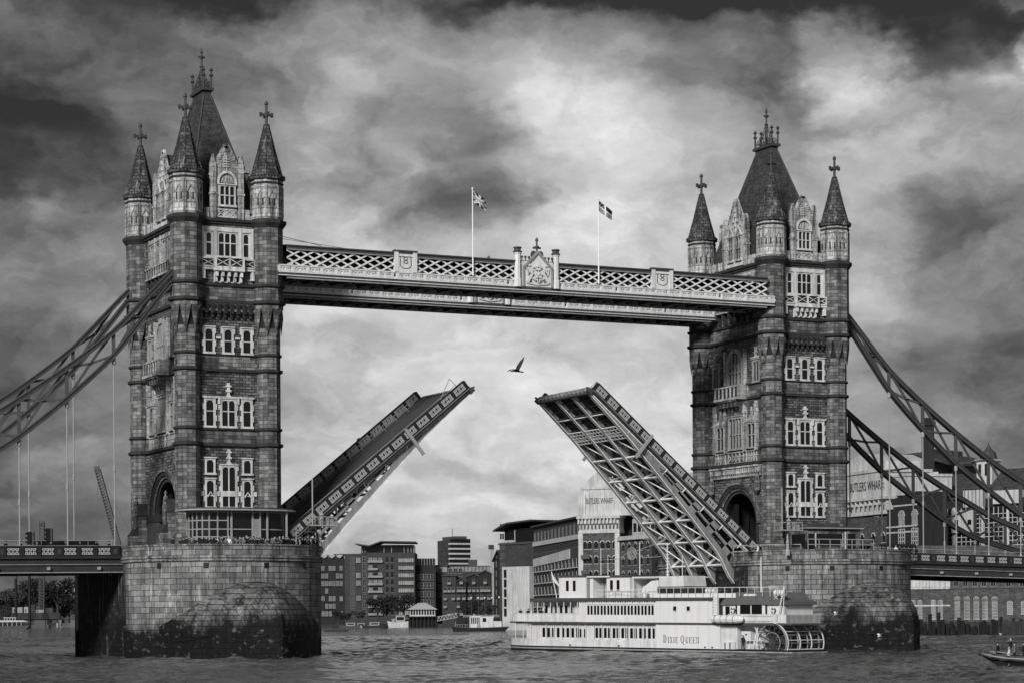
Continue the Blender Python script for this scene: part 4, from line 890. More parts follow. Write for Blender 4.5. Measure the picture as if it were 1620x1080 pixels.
# ================================================================== bascule leaves
NT = [(-3, 6.6), (-.6, 6.2), (2, 5.1), (8, 4.2), (14.9, 3.3), (23.4, 2.35), (30.6, 1.95)]
def nb(s):
    for (a, b), (c, d) in zip(NT[:-1], NT[1:]):
        if s <= c: return b + (d - b) * (s - a) / (c - a)
    return NT[-1][1]
def build_leaf(mirror, lab):
    if not mirror: O_ = Vector((8.0, 0, 15.25)); an = radians(39.1); Mx = Matrix(((cos(an), 0, sin(an), O_.x), (0, 1, 0, 0), (sin(an), 0, -cos(an), O_.z), (0, 0, 0, 1)))
    else: O_ = Vector((74.7, 0, 15.1)); an = radians(40.7); Mx = Matrix(((-cos(an), 0, -sin(an), O_.x), (0, 1, 0, 0), (sin(an), 0, -cos(an), O_.z), (0, 0, 0, 1)))
    T = thing('bascule_leaf', lab, 'bascule', (O_.x, 0, O_.z), 0, 'raised bascule leaves of the roadway')
    def part(mb, name, mats, parent=None):
        o = mb.build(name, mats, parent or T)
        if parent is None: o.location = (-O_.x, 0, -O_.z)
        return o
    S1 = 30.7; S0 = -2.2
    d = MB(Mx); d.box(S0, S1, -7.5, 7.5, 1.3, 1.5, 0); d.box(S0, S1, -7.4, -5.4, 1.12, 1.3, 1); d.box(S0, S1, 5.4, 7.4, 1.12, 1.3, 1)
    for k in range(32): s_ = S0 + .5 + k; d.box(s_, s_ + .07, -5.4, 5.4, 1.27, 1.3, 1)
    part(d, 'road_deck', ['road', 'iron'])
    t = MB(Mx); t.box(S1, S1 + .25, -7.5, 7.5, 1.1, 2.1, 0)
    for k in range(26): y = -7.2 + k * .57; t.box(S1 + .25, S1 + .55, y, y + .3, 1.15, 1.45 + .35 * (k % 2), 1)
    for y in (-7.5, 7.5): t.box(S1 - .1, S1 + .6, y - .3, y + .3, 1.4, 2.0, 0); t.box(S1 + .4, S1 + .9, y - .12, y + .12, 1.5, 1.7, 0)
    part(t, 'leaf_nose', ['iron', 'midmetal'])
    for y0 in (-7.6, 7.6):
        p = MB(Mx); np_ = 15; L_ = (S1 - S0) / np_
        p.box(S0, S1, y0 - .16, y0 + .16, 0, .13, 0); p.box(S0, S1, y0 - .14, y0 + .14, 1.12, 1.3, 0); p.box(S0, S1, y0 - .03, y0 + .03, .13, 1.12, 0); p.box(S0, S1, y0 - .18, y0 + .18, 1.3, 1.62, 0)
        p.box(S0, S1, y0 - .2, y0 + .2, 1.26, 1.32, 2)
        for k in range(np_ + 1): s_ = S0 + k * L_; p.box(s_ - .2, s_ + .2, y0 - .17, y0 + .17, .1, 1.15, 0)
        part(p, 'parapet', ['darkpaint', 'panel', 'midmetal'])
        for k in range(np_):
            s0 = S0 + k * L_ + .26; s1 = s0 + L_ - .52; q = MB(Mx); n = 3; w = (s1 - s0) / n
            for sd in (-1, 1):
                ya, yb = y0 + sd * .03, y0 + sd * .09; A = (min(ya, yb), max(ya, yb))
                q.box(s0, s1, *A, .2, .28); q.box(s0, s1, *A, .98, 1.06); q.box(s0, s0 + .07, *A, .28, .98); q.box(s1 - .07, s1, *A, .28, .98)
                for j in range(n):
                    a, b = s0 + j * w, s0 + (j + 1) * w; y = y0 + sd * .07; c_ = (a + b) / 2
                    q.bar((a, y, .24), (b, y, 1.02), .13, .05, (0, 1, 0)); q.bar((b, y, .24), (a, y, 1.02), .13, .05, (0, 1, 0)); q.bar((c_, y, .24), (c_, y, 1.02), .07, .05, (0, 1, 0)); q.box(c_ - .15, c_ + .15, *A, .5, .76)
            part(q, 'tracery_panel', 'panel')
    h = MB(Mx)                   # hand rails along the footway edge
    for y in (-5.5, 5.5):
        h.bar((S0, y, .25), (S1 - 2, y, .25), .07); h.bar((S0, y, .75), (S1 - 2, y, .75), .05)
        for k in range(15): s_ = S0 + .3 + k * 2.1; h.bar((s_, y, .25), (s_, y, 1.2), .07)
    part(h, 'handrail', 'midmetal')
    h = MB(Mx)
    for y in (-3.4, 1.2, 3.4): h.box(S0, S1, y - .05, y + .05, 1.2, 1.3)
    part(h, 'kerb_rail', 'iron')
    st = 3.75
    for gi, y in enumerate((-7.2, -2.4, 2.4, 7.2)):
        g = MB(Mx); s_ = S0
        g.box(S0, S1, y - .25, y + .25, 1.5, 1.75)
        pts = []; s_ = S0
        while s_ < S1: pts.append(s_); s_ += 1.25
        pts.append(S1)
        for a, b in zip(pts[:-1], pts[1:]):
            A = [(a, nb(a)), (b, nb(b)), (b, nb(b) - .5 - .14 * (nb(b) - 1.9)), (a, nb(a) - .5 - .14 * (nb(a) - 1.9))]
            for w, o in ((.12, 0), (.62, 1)):
                if o == 0: g.ext(A, y - w, y + w, lambda u, v, d: (u, d, v), 1)
                else: g.bar((a, y, nb(a)), (b, y, nb(b)), w, .1, (0, 1, 0)) if False else g.poly([(a, y - .33, nb(a)), (b, y - .33, nb(b)), (b, y + .33, nb(b)), (a, y + .33, nb(a))], 0)
            g.poly([(a, y - .33, nb(a) - .09), (b, y - .33, nb(b) - .09), (b, y + .33, nb(b) - .09), (a, y + .33, nb(a) - .09)], 0)
            for sd in (-1, 1): g.poly([(a, y + sd * .33, nb(a)), (b, y + sd * .33, nb(b)), (b, y + sd * .33, nb(b) - .09), (a, y + sd * .33, nb(a) - .09)], 0)
        s_ = S0
        while s_ < 23.4 and abs(y) < 6:      # inner girders are open trusses
            b = min(s_ + st, 23.5); g.bar((s_, y, 1.6), (s_, y, nb(s_) - .4), .35, .2, (0, 1, 0), 1); g.bar((s_ + .1, y, nb(s_) - .4), (b - .1, y, 1.8), .32, .18, (0, 1, 0), 1); s_ = b
        while s_ < 23.4:              # web plate with long slots left open
            b = min(s_ + st, 23.5); na, nb_ = nb(s_) - .45, nb(b) - .45
            W4 = lambda q: [g.ext(q, y - .1, y + .1, lambda u, v, d: (u, d, v), 1)]
            if nb_ - 1.7 < .7: W4([(s_, 1.7), (b, 1.7), (b, nb_), (s_, na)])
            else:
                pw = .42; f0, f1 = lambda f: 1.7 + (na - 1.7) * f, lambda f: 1.7 + (nb_ - 1.7) * f
                W4([(s_, 1.7), (s_ + pw, 1.7), (s_ + pw * 2.2, na), (s_, na)]); W4([(b - pw * 2, 1.7), (b, 1.7), (b, nb_), (b - pw * .6, nb_)])
                W4([(s_, f0(.0)), (b, f1(.0)), (b, f1(.10)), (s_, f0(.10))]); W4([(s_, f0(.42)), (b, f1(.42)), (b, f1(.55)), (s_, f0(.55))]); W4([(s_, f0(.86)), (b, f1(.86)), (b, nb_ + .2), (s_, na + .2)])
            s_ = b
        g.ext([(23.5, 1.7), (S1, 1.7), (S1, nb(S1)), (23.5, nb(23.5))], y - .08, y + .08, lambda u, v, d: (u, d, v), 1)
        part(g, 'main_girder', ['leafflange', 'leafweb'])
    # cross frames between the girders
    x = MB(Mx); s_ = .6
    ys = (-7.2, -2.4, 2.4, 7.2)
    while s_ < 29:
        n_ = nb(s_) - .3
        for a, b in zip(ys[:-1], ys[1:]):
            x.bar((s_, a, n_), (s_, b, n_), .24); x.box(s_ - .1, s_ + .1, a, b, 1.5, 2.0, 1)
            if n_ > 2.6: x.bar((s_, a, n_), (s_, (a + b) / 2, 1.8), .22); x.bar((s_, b, n_), (s_, (a + b) / 2, 1.8), .22)
        for sg in (-1, 1):       # outriggers under the footways
            x.bar((s_, sg * 7.0, min(n_, 2.4)), (s_, sg * 7.5, 1.6), .14)
        s_ += st
    s_ = S0 + .6
    while s_ < S1: x.box(s_ - .06, s_ + .06, -7.4, 7.4, 1.5, 1.8, 1); s_ += 1.25
    for y in (-4.2, 0, 4.2): x.box(S0, S1, y - .08, y + .08, 1.5, 1.8, 1)
    s_ = .6
    while s_ < 22:
        for a, b in zip(ys[:-1], ys[1:]): x.bar((s_, a, nb(s_) - .35), (s_ + st, b, nb(s_ + st) - .35), .13)
        s_ += st
    part(x, 'cross_frames', ['leafflange', 'iron'])
    g = MB(Mx)                    # maintenance grids near the tip
    for a, b in zip(ys[:-1], ys[1:]):
        n_ = 2.25
        for k in range(5): s_ = 22.6 + k * .55; g.bar((s_, a + .4, n_), (s_, b - .4, n_), .11)
        for k in range(5): y = a + .5 + k * (b - a - 1) / 4; g.bar((22.6, y, n_), (24.8, y, n_), .11)
    part(g, 'access_grid', 'white')
    g = MB(Mx); g.box(20.2, 20.6, -8.05, -7.8, -.1, 3.9); g.box(20.2, 20.6, 7.8, 8.05, -.1, 3.0); part(g, 'marker_bar', 'hanger')
    g = MB(Mx); g.tube((26, -5.5, 1.2), (30.3, -5.5, -.9), .05, 5); g.tube((30.3, -5.5, -.9), (30.6, -5.5, 1.2), .05, 5); g.tube((27.5, -5.5, .5), (30.4, -5.5, .2), .03, 5); part(g, 'tip_rail', 'midmetal')
    return T
M['leafflange'] = material('lit_flange_tone', .72, .5, .2, .8, None, 0, .3); M['leafweb'] = material('web_plate_paint', .22, .55, .2, .8, None, 0, .35); M['leafpaint'] = material('leaf_steel_paint', .55, .55, .28, .8, None, 0, .35)  # one steel paint in two tones; light on the flanges put into the colour
build_leaf(False, 'left raised bridge leaf, seen from its road side, sloping up to the right')
build_leaf(True, 'right raised bridge leaf showing the steel girders of its underside, sloping up to the left')
# ================================================================== suspension chains
ZUT = [(5.2, 47.5), (7.9, 44.9), (14.05, 38.3), (19.8, 33.85), (25.45, 29.95), (31.1, 26.4), (37.0, 23.3), (45.3, 19.3), (51.3, 17.3), (57, 15.9), (63, 15.0)]
ZLT = [(5.2, 46.6), (7.9, 43.5), (14.05, 35.5), (19.8, 30.2), (25.45, 25.6), (31.1, 22.0), (37.0, 18.4), (42, 16.1), (51.3, 13.95), (57, 13.4), (63, 13.4)]
def lerp(tb, t):
    for (a, b), (c, d) in zip(tb[:-1], tb[1:]):
        if t <= c: return b + (d - b) * (t - a) / (c - a)
    return tb[-1][1]
def build_chain(side, y, lab):
    x0 = 0 if side < 0 else DX; X = lambda t: x0 + side * t
    T = thing('suspension_chain', lab, 'suspension chain', (X(7), y, 44), 0, 'suspension chains of the side spans')
    def part(mb, name, mats):
        o = mb.build(name, mats, T); o.location = (-X(7), -y, -44); return o
    ts = [5.2 + k * (63 - 5.2) / 46 for k in range(47)]
    def smooth(tb, t): return (lerp(tb, t - 1.6) + lerp(tb, t) * 2 + lerp(tb, min(t + 1.6, 62.9))) / 4 if 8 < t < 60 else lerp(tb, t)
    for tb, nm in ((ZUT, 'upper_chord'), (ZLT, 'lower_chord')):
        c = MB()
        for a, b in zip(ts[:-1], ts[1:]):
            za, zb_ = smooth(tb, a), smooth(tb, b)
            for dy in (-.22, .22): c.bar((X(a), y + dy, za), (X(b), y + dy, zb_), .2, .56, (0, 0, 1), 0)
            c.bar((X(a), y, za + .3), (X(b), y, zb_ + .3), .85, .09, (0, 0, 1), 1); c.bar((X(a), y, za - .3), (X(b), y, zb_ - .3), .85, .09, (0, 0, 1), 1); c.bar((X(a), y, za), (X(b), y, zb_), .5, .08, (0, 0, 1), 2)
        part(c, nm, ['chain', 'chainedge', 'black'])
    t = 14.05; k = 0; prev = 8.6
    while t < 62:
        zu, zl = smooth(ZUT, t), smooth(ZLT, t); w = MB()
        w.bar((X(t), y, zl), (X(t), y, zu), .36, .36); part(w, 'web_post', 'chainedge')
        zr_ = 12.6
        if zl - zr_ > 1.0:
            h = MB(); h.tube((X(t), y, zl - .3), (X(t), y, zr_), .085, 8); h.lathe(X(t), y, [(.13, zl - 1.1), (.24, zl - .9), (.24, zl - .35), (.12, zl - .2)], 8); h.lathe(X(t), y, [(.09, 12 + (zl - 12) * .42), (.15, 12.1 + (zl - 12) * .42), (.15, 12.7 + (zl - 12) * .42), (.09, 12.8 + (zl - 12) * .42)], 8); h.lathe(X(t), y, [(.22, 12.3), (.22, 12.7), (.12, 13.2)], 8)
            part(h, 'hanger_rod', 'hanger')
        if zu - zl > 1.4:
            d = MB(); p = t - 5.65; pu, pl = smooth(ZUT, max(p, 8)), smooth(ZLT, max(p, 8)); p = max(p, 8)
            cxm = (t + p) / 2; cz = (zu + zl + pu + pl) / 4
            for (ta, za) in ((t, zl), (p, pl), (t, zu), (p, pu)): d.bar((X(cxm), y, cz), (X(ta), y, za), .3, .2, (0, 1, 0))
            d.lathe(X(cxm), y, [(.01, cz - .25), (.4, cz), (.01, cz + .25)], 6)
            part(d, 'web_brace', 'chainedge')
        t += 5.65
    return T
M['chainedge'] = material('chain_edge_paint', .075, .45, .15, .9, None, 0, .2)
build_chain(-1, -9.0, 'near suspension chain at the left, its end crossing the left tower face')
build_chain(-1, 9.0, 'far suspension chain at the left, ending behind the left tower edge')
build_chain(1, -9.0, 'upper nearer suspension chain dropping rightwards from the right tower')
build_chain(1, 9.0, 'lower farther suspension chain appearing from behind the right tower')
# ================================================================== approach spans
def build_approach(side, lab):
    x0 = -13.2 if side < 0 else DX + 13.2; Lx = 85; sl = .010 if side < 0 else .022
    T = thing('approach_span', lab, 'bridge span', (x0, 0, 10), 0, 'approach spans of the bridge')
    Sh = Matrix(((side, 0, 0, 0), (0, 1, 0, 0), (-sl, 0, 1, 0), (0, 0, 0, 1)))
    g = MB(Sh); g.box(0, Lx, -9.5, 9.5, 1.85, 2.05, 1)
    for y in (-9.45, 9.45):
        g.box(0, Lx, y - .2, y + .2, .2, 2.0, 0); g.box(0, Lx, y - .45, y + .45, .1, .2, 2); g.box(0, Lx, y - .4, y + .4, 1.05, 1.12, 2); g.box(0, Lx, y - .5, y + .5, 1.78, 1.95, 0)
        k = 0
        while k * 6.0 + 3 < Lx: 
            s_ = 3 + k * 6.0; g.box(s_ - .16, s_ + .16, y - .55, y + .55, .45, .8, 3); k += 1
    for y in (-6, -3, 0, 3, 6): g.box(0, Lx, y - .15, y + .15, .6, 1.85, 0)
    for k in range(28): g.box(k * 3, k * 3 + .3, -9.2, 9.2, .5, 1.85, 0)
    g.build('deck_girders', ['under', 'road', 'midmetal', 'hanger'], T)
    for y in (-9.5, 9.5):
        p = MB(Sh); p.box(0, Lx, y - .2, y + .2, 3.1, 3.27, 0); p.box(0, Lx, y - .04, y + .04, 2.0, 3.1, 0); p.box(0, Lx, y - .2, y + .2, 1.95, 2.15, 0); p.box(0, Lx, y - .23, y + .23, 3.27, 3.31, 1)
        xx = 1.0; k = 0; P_ = []
        while xx < Lx - 2.5:
            wide = k % 3 == 0; w = .5 if wide else .22; p.box(xx - w, xx + w, y - .24, y + .24, 2.0, 3.15, 0)
            if wide: p.box(xx - .2, xx + .2, y - .26, y + .26, 2.3, 2.9, 2)
            nxt = xx + 2.0 + (.35 if wide or k % 3 == 2 else 0); P_.append((xx + w + .12, nxt - (.5 if (k + 1) % 3 == 0 else .22) - .12)); xx = nxt; k += 1
        p.build('parapet', ['darkpaint', 'midmetal', 'chain'], T)
        for i, (a, b) in enumerate(P_):
            if i > 20: break
            q = MB(Sh); n = 3; w = (b - a) / n
            for sd in (-1, 1):
                A = (min(y + sd * .05, y + sd * .1), max(y + sd * .05, y + sd * .1)); q.box(a, b, *A, 2.24, 2.32); q.box(a, b, *A, 2.92, 3.0)
                for j in range(n): c_ = a + (j + .5) * w; q.bar((a + j * w, y + sd * .08, 2.28), (a + (j + 1) * w, y + sd * .08, 2.96), .12, .05, (0, 1, 0)); q.bar((a + (j + 1) * w, y + sd * .08, 2.28), (a + j * w, y + sd * .08, 2.96), .12, .05, (0, 1, 0)); q.box(c_ - .1, c_ + .1, *A, 2.5, 2.74)
            q.build('tracery_panel', 'panel', T)
    r = MB(Sh)
    for y in (-6.2, 6.2):
        r.bar((0, y, 4.0), (Lx, y, 4.0), .06)
        for k in range(30): r.bar((k * 2.8 + .5, y, 2.0), (k * 2.8 + .5, y, 4.0), .05)
    r.build('guard_rail', 'hanger', T)
build_approach(-1, 'approach span running left from the left pier, dark girder under pale tracery panels')
build_approach(1, 'approach span running right from the right pier, dark girder with pale tracery panels')
# ================================================================== cabins, rails and masts on the piers
T = thing('control_cabin', 'glazed control cabin with curved flat roof on the left pier', 'cabin', (-1.3, -15.5, ZC - 1))
o = MB()
def oval(rx, ry, n=28): return [(rx * (abs(cos(2 * pi * k / n)) ** .7) * (1 if cos(2 * pi * k / n) > 0 else -1), ry * (abs(sin(2 * pi * k / n)) ** .7) * (1 if sin(2 * pi * k / n) > 0 else -1)) for k in range(n)]
hor = lambda u, v, d: (u, v, d)
o.ext(oval(7.1, 4.2), 4.95, 5.12, hor, 0); o.ext(oval(6.7, 3.8), 5.12, 5.3, hor, 1); o.build('roof', ['hanger', 'lead'], T)
o = MB(); o.ext(oval(5.7, 3.0), 1.0, 4.9, hor); o.build('glass_wall', 'glass', T)
o = MB(); pts = oval(5.76, 3.06)
for z in (1.9, 2.8, 3.8, 4.8):
    for k in range(28):
        a, b = pts[k], pts[(k + 1) % 28]
        if z in (1.9, 3.8) and (a[0] + b[0]) / 2 > -1.2: continue
        o.bar((a[0], a[1], z), (b[0], b[1], z), .1, .12, m=0)
for k in range(28):
    a = pts[k]
    if a[0] < -1.0: o.bar((a[0], a[1], 1.0), (a[0], a[1], 4.95), .14 if a[0] < -1 else .26)
for x in (-1.6, 1.0, 1.9, 2.8, 5.2): o.bar((x, -3.06, 1), (x, -3.06, 4.95), .2)
o.box(-6.0, 6.0, -3.1, 3.0, .2, 1.0); o.build('window_bars', 'hanger', T)
o = MB(); o.box(1.05, 1.85, -3.12, -3.04, 1.2, 4.0); o.build('door', 'midmetal', T)
T = thing('control_cabin', 'stone coloured control cabin with dark strip windows on the right pier', 'cabin', (DX + 1.0, -13.5, ZC - 1))
o = MB(); o.box(-4.6, 3.9, -1.6, 2.4, 0, 3.9, 0); o.box(-3.2, 1.0, -1.66, -1.6, 1.6, 3.2, 1); o.box(1.9, 3.1, -1.66, -1.6, .6, 3.3, 1); o.box(-4.4, -3.5, -1.66, -1.6, .8, 3.2, 1); o.box(-4.66, -4.6, -1.2, 2, 1.6, 3.2, 1)
o.box(-3.3, -3.2, -1.7, -1.6, 1.5, 3.3, 2); o.box(1.0, 1.1, -1.7, -1.6, 1.5, 3.3, 2); o.box(1.4, 1.55, -1.7, -1.6, 0, 3.5, 2); o.build('cabin_wall', ['ashlar', 'glass', 'portland'], T)
o = MB(); o.box(-4.9, 4.2, -2.1, 2.6, 3.9, 4.05, 1); o.box(-4.8, 4.1, -2.0, 2.5, 4.05, 4.25, 0); o.box(-2, 1, -1, 1, 4.25, 4.7, 0)
for x in (-4.0, -2.6, 2.6, 3.4): o.box(x - .2, x + .2, -1.4, -1, 4.25, 4.6 + .2 * (x > 2), 0)
o.build('cabin_roof', ['lead', 'midmetal'], T)
def railing(pts, z0, z1, lab, group, step=1.6, mat='hanger', r=.05):
    T = thing('railing', lab, 'railing', (pts[0][0], pts[0][1], z0), 0, group); o = MB(Matrix.Translation((-pts[0][0], -pts[0][1], -z0)))
    for z in (z1, (z0 + z1) / 2): 
        for a, b in zip(pts[:-1], pts[1:]): o.bar((*a, z), (*b, z), r * 2)
    o.build('rail', mat, T); o = MB(Matrix.Translation((-pts[0][0], -pts[0][1], -z0)))
    for a, b in zip(pts[:-1], pts[1:]):
        L_ = (Vector(a) - Vector(b)).length; n = max(1, int(L_ / step))
        for k in range(n + 1): t = k / n; x, y = a[0] + (b[0] - a[0]) * t, a[1] + (b[1] - a[1]) * t; o.bar((x, y, z0), (x, y, z1), r * 1.6)
    o.build('uprights', mat, T)
def arcp(cx, r, a0, a1, n): return [(cx + r * cos(a0 + (a1 - a0) * k / n), -11 + r * sin(a0 + (a1 - a0) * k / n)) for k in range(n + 1)]
railing(arcp(-1.53, 11.5, -1.05, -.15, 7), 13.2, 14.75, 'pale steel railing on the parapet right end of the left pier', 'pale railings on the piers')
railing([(DX - 5.2, -17.8), (DX + 5.2, -17.8)], 13.2, 14.6, 'pale railing in front of the right pier cabin', 'pale railings on the piers', 1.7)
railing([(DX - 11.6, -9.5), (DX - 9.5, -14.8), (DX - 6.2, -17.6)], 12.4, 13.9, 'railing left of the right pier cabin, near the leaf end', 'pale railings on the piers', 3.0)
def lampost(x, y, lab, h=3.2):
    T = thing('signal_post', lab, 'post', (x, y, ZC - .8), 0); o = MB(); o.lathe(0, 0, [(.35, 0), (.35, .6), (.22, .8), (.18, h * .5), (.26, h * .52), (.14, h * .6), (.12, h)], 8); o.build('post', 'hanger', T)
    o = MB(); o.box(-1.6, 2.0, -.7, .7, h, h + .14)
    o.build('platform', 'hanger', T); o = MB()
    for yy in (-.65, .65):
        o.bar((-1.55, yy, h + 1.1), (1.9, yy, h + 1.1), .07)
        for k in range(4): o.bar((-1.55 + k * 1.15, yy, h), (-1.55 + k * 1.15, yy, h + 1.1), .06)
    o.build('platform_rail', 'hanger', T); o = MB(); o.tube((-1.2, -.6, h), (-1.2, -.6, h + 5.6), .09, 6); o.build('mast', 'hanger', T)
    o = MB(); o.lathe(.2, 0, [(.2, h + .14), (.3, h + .5), (.2, h + 1.2), (.35, h + 1.3), (.05, h + 1.7)], 8); o.box(.8, 1.6, -.4, .4, h + .14, h + 1.0); o.build('signal_lamp', 'midmetal', T)
p = planeY(508, 862, -16); lampost(9.4, -15.3, 'signal post with small platform and tall mast beside the left raised leaf')
p = planeY(1246, 862, -18.5); lampost(p.x, -18.5, 'signal post with railed platform and mast left of the right pier cabin')
# ================================================================== gull
T = thing('seagull', 'dark gull in flight with raised wing between the raised leaves', 'bird', at(818, 586, 285))
s = 1.0; mb = MB(Matrix.Rotation(-YAW, 4, 'Z'))
prof = [(-.85, .02, -.12), (-.55, .09, -.02), (-.2, .13, .0), (.2, .12, -.06), (.5, .07, -.14), (.68, .09, -.17), (.85, .02, -.17)]
for (xa, ra, za), (xb, rb, zb_) in zip(prof[:-1], prof[1:]): mb.tube((xa, 0, za), (xb, 0, zb_), ra, 8, rb, cap=False)
mb.build('body', 'black', T, True)
mb = MB(Matrix.Rotation(-YAW, 4, 'Z'))
W_ = [(.0, 0, .0, .5), (.25, .25, .6, .55), (.55, .45, 1.15, .42), (.9, .5, 1.75, .05)]
for (xa, ya, za, ca), (xb, yb, zb_, cb_) in zip(W_[:-1], W_[1:]):
    for dz in (0, .04): mb.poly([(xa - ca / 2, ya, za + dz), (xa + ca / 2, ya, za + dz), (xb + cb_ / 2, yb, zb_ + dz), (xb - cb_ / 2, yb, zb_ + dz)])
mb.build('wing', 'black', T)
mb = MB(Matrix.Rotation(-YAW, 4, 'Z'))
W_ = [(.0, 0, .02, .5), (-.35, -.6, .1, .5), (-.75, -1.1, -.02, .35), (-1.2, -1.5, -.25, .05)]
for (xa, ya, za, ca), (xb, yb, zb_, cb_) in zip(W_[:-1], W_[1:]):
    for dz in (0, .04): mb.poly([(xa - ca / 2, ya, za + dz), (xa + ca / 2, ya, za + dz), (xb + cb_ / 2, yb, zb_ + dz), (xb - cb_ / 2, yb, zb_ + dz)])
mb.build('wing', 'black', T)
# ================================================================== people
def person_mesh(seed, coat, legs, hair, arms):
    """one continuous skinned body; materials by height"""
    rnd = random.Random(seed)
    V = [((0, 0, .95), .15), ((0, 0, 1.15), .14), ((0, -.02, 1.38), .17), ((0, -.02, 1.5), .075), ((0, .02, 1.58), .07), ((0, .03, 1.68), .105), ((0, .03, 1.77), .07)]
    E_ = [(0, 1), (1, 2), (2, 3), (3, 4), (4, 5), (5, 6)]
    def add(p, r, c): V.append((p, r)); E_.append((c, len(V) - 1)); return len(V) - 1
    for s in (-1, 1):
        st = rnd.uniform(-.1, .1)
        a = add((s * .1, 0, .86), .11, 0); b = add((s * .12, .02 + st * .5, .48), .075, a); c = add((s * .12, st, .09), .05, b); add((s * .13, st + .16, .05), .045, c)
        a = add((s * .2, -.02, 1.42), .07, 2)
        if arms == 0: b = add((s * .27, -.02, 1.15), .052, a); c = add((s * .26, .08, .9), .042, b); add((s * .25, .12, .8), .035, c)
        elif arms == 1: b = add((s * .26, .12, 1.2), .052, a); c = add((s * .18, .34, 1.12), .042, b); add((s * .14, .42, 1.12), .035, c)
        else: b = add((s * .27, .14, 1.28), .052, a); c = add((s * .13, .26, 1.5), .042, b); add((s * .06, .24, 1.6), .035, c)
    me = bpy.data.meshes.new('person'); me.from_pydata([v for v, r in V], E_, []); o = bpy.data.objects.new('person', me); COL.objects.link(o)
    md = o.modifiers.new('skin', 'SKIN')
    for i, (v, r) in enumerate(V): me.skin_vertices[0].data[i].radius = (r, r * .85)
    me.skin_vertices[0].data[0].use_root = True
    ss = o.modifiers.new('ss', 'SUBSURF'); ss.levels = 1
    bpy.context.view_layer.update(); r = bpy.data.meshes.new_from_object(o.evaluated_get(bpy.context.evaluated_depsgraph_get())); bpy.data.objects.remove(o)
    r.materials.clear()
    for m in (coat, legs, 'skin'): r.materials.append(M[m])
    for p in r.polygons:
        z = p.center.z; p.material_index = 2 if (z > 1.53 or (abs(p.center.x) > .2 and z < .86 and arms == 0)) else (0 if z > .84 else 1)
        p.use_smooth = True
    h = MB()
    n = 8
    for i in range(4):
        for j in range(n):
            def q(i, j): a, t = 2 * pi * j / n, pi / 2 * i / 4 * 1.15; return (.115 * sin(t) * cos(a) * .95, .02 + .12 * sin(t) * sin(a), 1.69 + .125 * cos(t))
            h.poly([q(i, j), q(i + 1, j), q(i + 1, j + 1), q(i, j + 1)])
    ho = h.build('hair', hair, None); hm = ho.data; bpy.data.objects.remove(ho)
    return r, hm
M['skin'] = material('skin', .38, .6, 0); M['coat_d'] = material('dark_coat', .015, .9, .1, 5); M['coat_m'] = material('grey_jacket', .12, .9, .1, 5); M['coat_l'] = material('pale_jacket', .55, .9, .1, 5); M['hair_d'] = material('dark_hair', .02, .7, 0); M['hair_l'] = material('fair_hair', .25, .7, 0)
PV = [person_mesh(1, 'coat_d', 'coat_d', 'hair_d', 0), person_mesh(2, 'coat_m', 'coat_d', 'hair_d', 1), person_mesh(3, 'coat_l', 'coat_m', 'hair_l', 0), person_mesh(4, 'coat_d', 'coat_m', 'hair_l', 2), person_mesh(5, 'coat_m', 'coat_m', 'hair_l', 1)]
PN = ['dark coat', 'grey jacket', 'pale jacket', 'dark coat and raised hands', 'grey clothes leaning forward']
def person(k, loc, rz, label, group, sc=1.0):
    me, hm = PV[k]; o = bpy.data.objects.new('person', me); COL.objects.link(o); o.location = loc; o.rotation_euler = (0, 0, rz); o.scale = (sc,) * 3
    tag(o, label, 'person', group); h = bpy.data.objects.new('hair', hm); COL.objects.link(h); h.parent = o; return o
rp = random.Random(11)
def nth(i): return '%d%s' % (i, 'th' if 10 <= i % 100 <= 20 else {1: 'st', 2: 'nd', 3: 'rd'}.get(i % 10, 'th'))
for row, (rr, cnt) in enumerate(((11.0, 62), (10.2, 46))):
    q = 0
    for i in range(cnt):
        a = -2.5 + 2.2 * (i + rp.uniform(.1, .9)) / cnt
        if a < -2.1 and rp.random() < .6: continue
        k = rp.choice((0, 0, 0, 1, 3, 2, 4, 1, 0)); q += 1
        person(k, (-1.53 + rr * cos(a), -11 + rr * sin(a), 12.2), a - pi / 2 + rp.uniform(-.6, .6), 'spectator in %s, %s from left in the %s row' % (PN[k], nth(q), 'front' if row == 0 else 'back'), 'crowd watching from the left pier parapet', rp.uniform(.92, 1.08))
for i in range(6):
    k = rp.choice((0, 1, 2)); person(k, (DX - 11.0 + rp.uniform(-.5, 1.8), -13.5 + i * .5, 12.2), rp.uniform(0, 6), 'person in %s before the right tower arch, %s from the front' % (PN[k], nth(i + 1)), 'people near the arch of the right pier')
for i in range(12):
    k = rp.choice((0, 1, 2, 0)); xx = DX + 6.5 + i * .95; person(k, (xx, -9.0 + rp.uniform(-2, .4) if i > 6 else -12.5 - rp.uniform(0, 2.), 12.2), rp.uniform(0, 6), 'person in %s, %s going right from the right tower' % (PN[k], nth(i + 1)), 'people right of the right tower')
for i in range(9):
    k = rp.choice((0, 0, 1)); xx = -14.5 - i * 1.75; person(k, (xx, -8.8 + rp.uniform(0, .8), 12.05 - .01 * i), rp.uniform(0, 6), 'person in %s, %s leftwards along the left approach' % (PN[k], nth(i + 1)), 'people on the left approach span')
